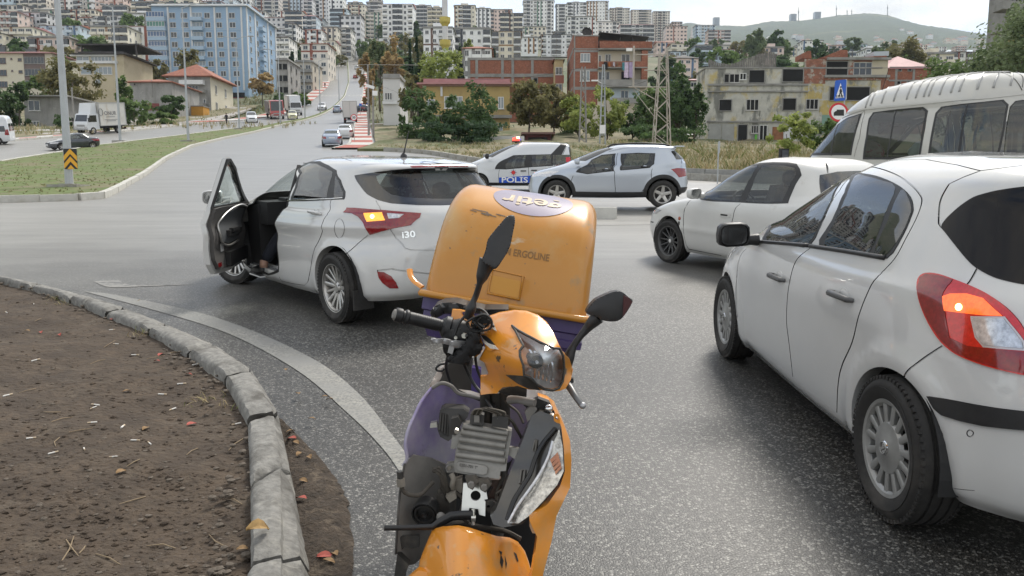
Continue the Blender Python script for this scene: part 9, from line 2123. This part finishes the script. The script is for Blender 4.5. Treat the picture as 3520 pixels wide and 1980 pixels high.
b=skin_body('body',J,[(0,1),(1,2),(2,3),(3,4),(2,5),(5,6),(6,7),(2,8),(8,9),(9,10)],[.16,.16,.15,.06,.09,.075,.055,.035,.075,.055,.035],[m_coat,m_skin],PAS)
for p in b.data.polygons:p.material_index=1 if p.center.z>1.12 or(p.center.x<-1.24)else 0
mb=MB();mb.ico((-1.08,-.10,1.245),.115,3,0,(.95,.98,1.15));mb.tube([(-1.07,-.10,1.18),(-1.08,-.10,1.08),(-1.09,-.10,.96)],[.12,.14,.19],16);SCF=obj('headscarf',mb,m_scarf,PAS,True)
F0=Vector((-1.185,-.085,1.225));mb=MB();mb.ico(F0,.082,3,0,(.5,.88,1.15));face=obj('face',mb,m_skin,PAS,True)
mb=MB();mb.ico(F0+Vector((-.045,0,-.005)),.016,2,0,(1.1,.8,1.6));obj('nose',mb,m_skin,face,True)
for y in(-.03,.03):mb=MB();mb.ico(F0+Vector((-.034,y,.022)),.012,2,0,(.6,1.2,.6));obj('eye',mb,m_hair,face,True)
mb=MB();mb.ico(F0+Vector((-.036,0,-.045)),.018,2,0,(.4,1.2,.4));obj('mouth',mb,M('lips',(.32,.12,.10),.5),face,True)
# --- litter on the bare soil and by the kerb
rl=random.Random(12);m_butt=M('cigarette_paper',(.68,.66,.62),.8);m_filter=M('cigarette_filter',(.52,.42,.30),.85);m_leafr=M('fallen_leaf_red',(.34,.07,.05),.75,noise=(30,.3));m_leafb=M('fallen_leaf_brown',(.24,.15,.07),.85,noise=(30,.3));m_twig=M('dry_twig',(.25,.19,.12),.9);m_peb=M('pebble_grey',(.11,.09,.07),.85,noise=(9,.2))
bt_me=MB();bt_me.tube([(-.026,0,.005),(.012,0,.005)],.0046,8);bt_me.tube([(.0125,0,.005),(.032,0,.005)],.0046,8,1);bm_=bt_me.mesh('butt');bm_.materials.append(m_butt);bm_.materials.append(m_filter)
def lie(o,p,n,rz):
 o.location=p;q=Vector((0,0,1)).rotation_difference(n);o.rotation_mode='QUATERNION';o.rotation_quaternion=q@Matrix.Rotation(rz,3,'Z').to_quaternion()
zk2=lambda x,y:(.7246*x,930+.7246*y)
for(x,y)in((455,640),(445,652),(640,808),(582,744),(820,660),(1125,730),(250,868),(168,428),(860,540),(768,590),(160,160),(400,848),(930,448),(540,886),(640,403),(530,283),(145,798),(550,350),(395,168),(35,595),(30,200),(440,724),(710,822)):
 p,n=soil_at(*zk2(x,y));o=link('cigarette_butt',bm_,None);lie(o,p,n,rl.uniform(0,6.3));k=rl.uniform(.6,.95);o.scale=(k,k*1.1,k*1.1);tag(o,'small white cigarette butt lying on the bare soil','cigarette butt','cigarette butts on the bare soil')
def leaf_mb(s):
 mb=MB();m_=[]
 for k in range(5):t=k/4;w=s*.32*math.sin(math.pi*(.08+.84*t));m_.append(((t-.5)*s,w,.004+.012*math.sin(t*3)));
 bot=[(x,-w,z+.004)for x,w,z in m_];mid=[(x,0,z-.003)for x,w,z in m_];mb.add(m_+mid+bot,[(k,k+1,5+k+1,5+k)for k in range(4)]+[(5+k,6+k,11+k,10+k)for k in range(4)]);return mb
lf=[leaf_mb(.06).mesh('leaf'),leaf_mb(.085).mesh('leaf'),leaf_mb(.06).mesh('leaf'),leaf_mb(.07).mesh('leaf')]
for me,m_ in zip(lf,(m_leafr,m_leafr,m_leafb,m_leafb)):me.materials.append(m_)
for(x,y,k)in((765,402,1),(745,434,0),(895,497,0),(910,735,1),(195,297,0),(880,388,0),(820,350,2),(575,962,3),(600,578,2),(690,755,3),(285,308,0),(1150,1330,2),(530,235,0),(130,290,2)):
 p,n=soil_at(*zk2(x,y));o=link('fallen_leaf',lf[k],None);o.scale=(.7,.7,.7);lie(o,p+n*.004,n,rl.uniform(0,6.3));tag(o,('red' if k<2 else 'brown')+' curled dry leaf lying on the bare soil','leaf','fallen leaves on the bare soil')
for(x,y,k)in((1385,830,1),(1405,850,2),(1380,795,3),(1420,905,2),(1470,920,2),(1440,1035,2),(1540,1400,1),(1560,1425,3),(1590,1390,2),(1430,1120,1),(1360,495,2),(1540,628,2),(1565,640,2),(1480,735,2),(1415,612,3)):
 p=gp(*zk2(x,y));o=link('fallen_leaf',lf[k],None);o.scale=(.7,.7,.7);lie(o,p+Vector((0,0,.035)),Vector((rl.uniform(-.2,.2),rl.uniform(-.2,.2),1)),rl.uniform(0,6.3));tag(o,('red' if k<2 else 'brown')+' dry leaf lying between the island kerb and the scooter','leaf','fallen leaves beside the island kerb')
cl_=leaf_mb(.10);me=cl_.mesh('leaf');me.materials.append(M('curled_ochre_leaf',(.30,.19,.07),.85,noise=(20,.3)));p=gph(*zk2(1220,1262),KH);o=link('fallen_leaf',me,None);lie(o,p+Vector((0,0,.02)),Vector((.4,-.2,1)),.5);o.scale=(.8,1,2);tag(o,'large curled ochre leaf resting on the kerb stone','leaf')
for k in range(26):
 x,y=rl.uniform(20,1150),rl.uniform(120,1400);p,n=soil_at(*zk2(x,y))
 mb=MB();a=rl.uniform(.03,.10);mb.tube([(-a,0,.004),(0,rl.uniform(-.015,.015),.008),(a,0,.004)],[.0022,.0026,.0014],5);o=obj('twig',mb,m_twig);lie(o,p,n,rl.uniform(0,6.3));tag(o,'thin dry twig lying on the bare soil','twig','twigs on the bare soil')
cld=MB()
for k in range(1500):
 x,y=rl.uniform(-20,1180),60+1400*rl.random()**.8;px_,py_=zk2(x,y);r_=soil_bvh.ray_cast(CAM,ray(px_,py_).normalized())
 if r_[0]is None:continue
 s_=.004+.011*rl.random()**3;cld.ico(r_[0],s_,1,0,(1.2,1,.7),.5,rl)
tag(obj('soil_clods',cld,m_soil,None,False),kind='stuff')
pb=MB()
for k in range(320):
 x,y=rl.uniform(-20,1180),60+1400*rl.random()**.8;r_=soil_bvh.ray_cast(CAM,ray(*zk2(x,y)).normalized())
 if r_[0]is not None:pb.ico(r_[0],.004+.010*rl.random()**2,1,0,(1.2,1,.65),.4,rl)
for k in range(160):
 i=rl.randrange(len(inn_c));q=inn_c[i]+Vector((-.03-rl.random()*.12,rl.uniform(-.1,.1),0));pb.ico((q.x,q.y,q.z-.03),.006+.014*rl.random(),1,0,(1.2,1,.7),.4,rl)
tag(obj('soil_pebbles',pb,m_peb),kind='stuff')
tuft=[]
for(x,y,n)in((690,300,26),(650,310,16),(300,160,20),(250,140,20),(970,620,22),(760,330,14),(1100,640,16)):
 p,nn=soil_at(*zk2(x,y));tuft+=[(p.x+rl.gauss(0,.05),p.y+rl.gauss(0,.05),p.z)for _ in range(n)]
blades('soil_tufts',tuft,.015,.06,.0022,[m_dry2,m_gr,m_dry],15,1.2,1)
# --- air
hz=MB();hz.b2((-3200,-70,-14),(3200,3600,900));hm=bpy.data.materials.new('haze');hm.use_nodes=True;N,L=nodes_of(hm);N.remove(N['Principled BSDF'])
pv=N.new('ShaderNodeVolumePrincipled');pv.inputs['Color'].default_value=(.74,.86,1.0,1);pv.inputs['Density'].default_value=0.00012;pv.inputs['Anisotropy'].default_value=.0;L.new(pv.outputs[0],N['Material Output'].inputs['Volume'])
tag(obj('haze',hz,hm),kind='stuff')
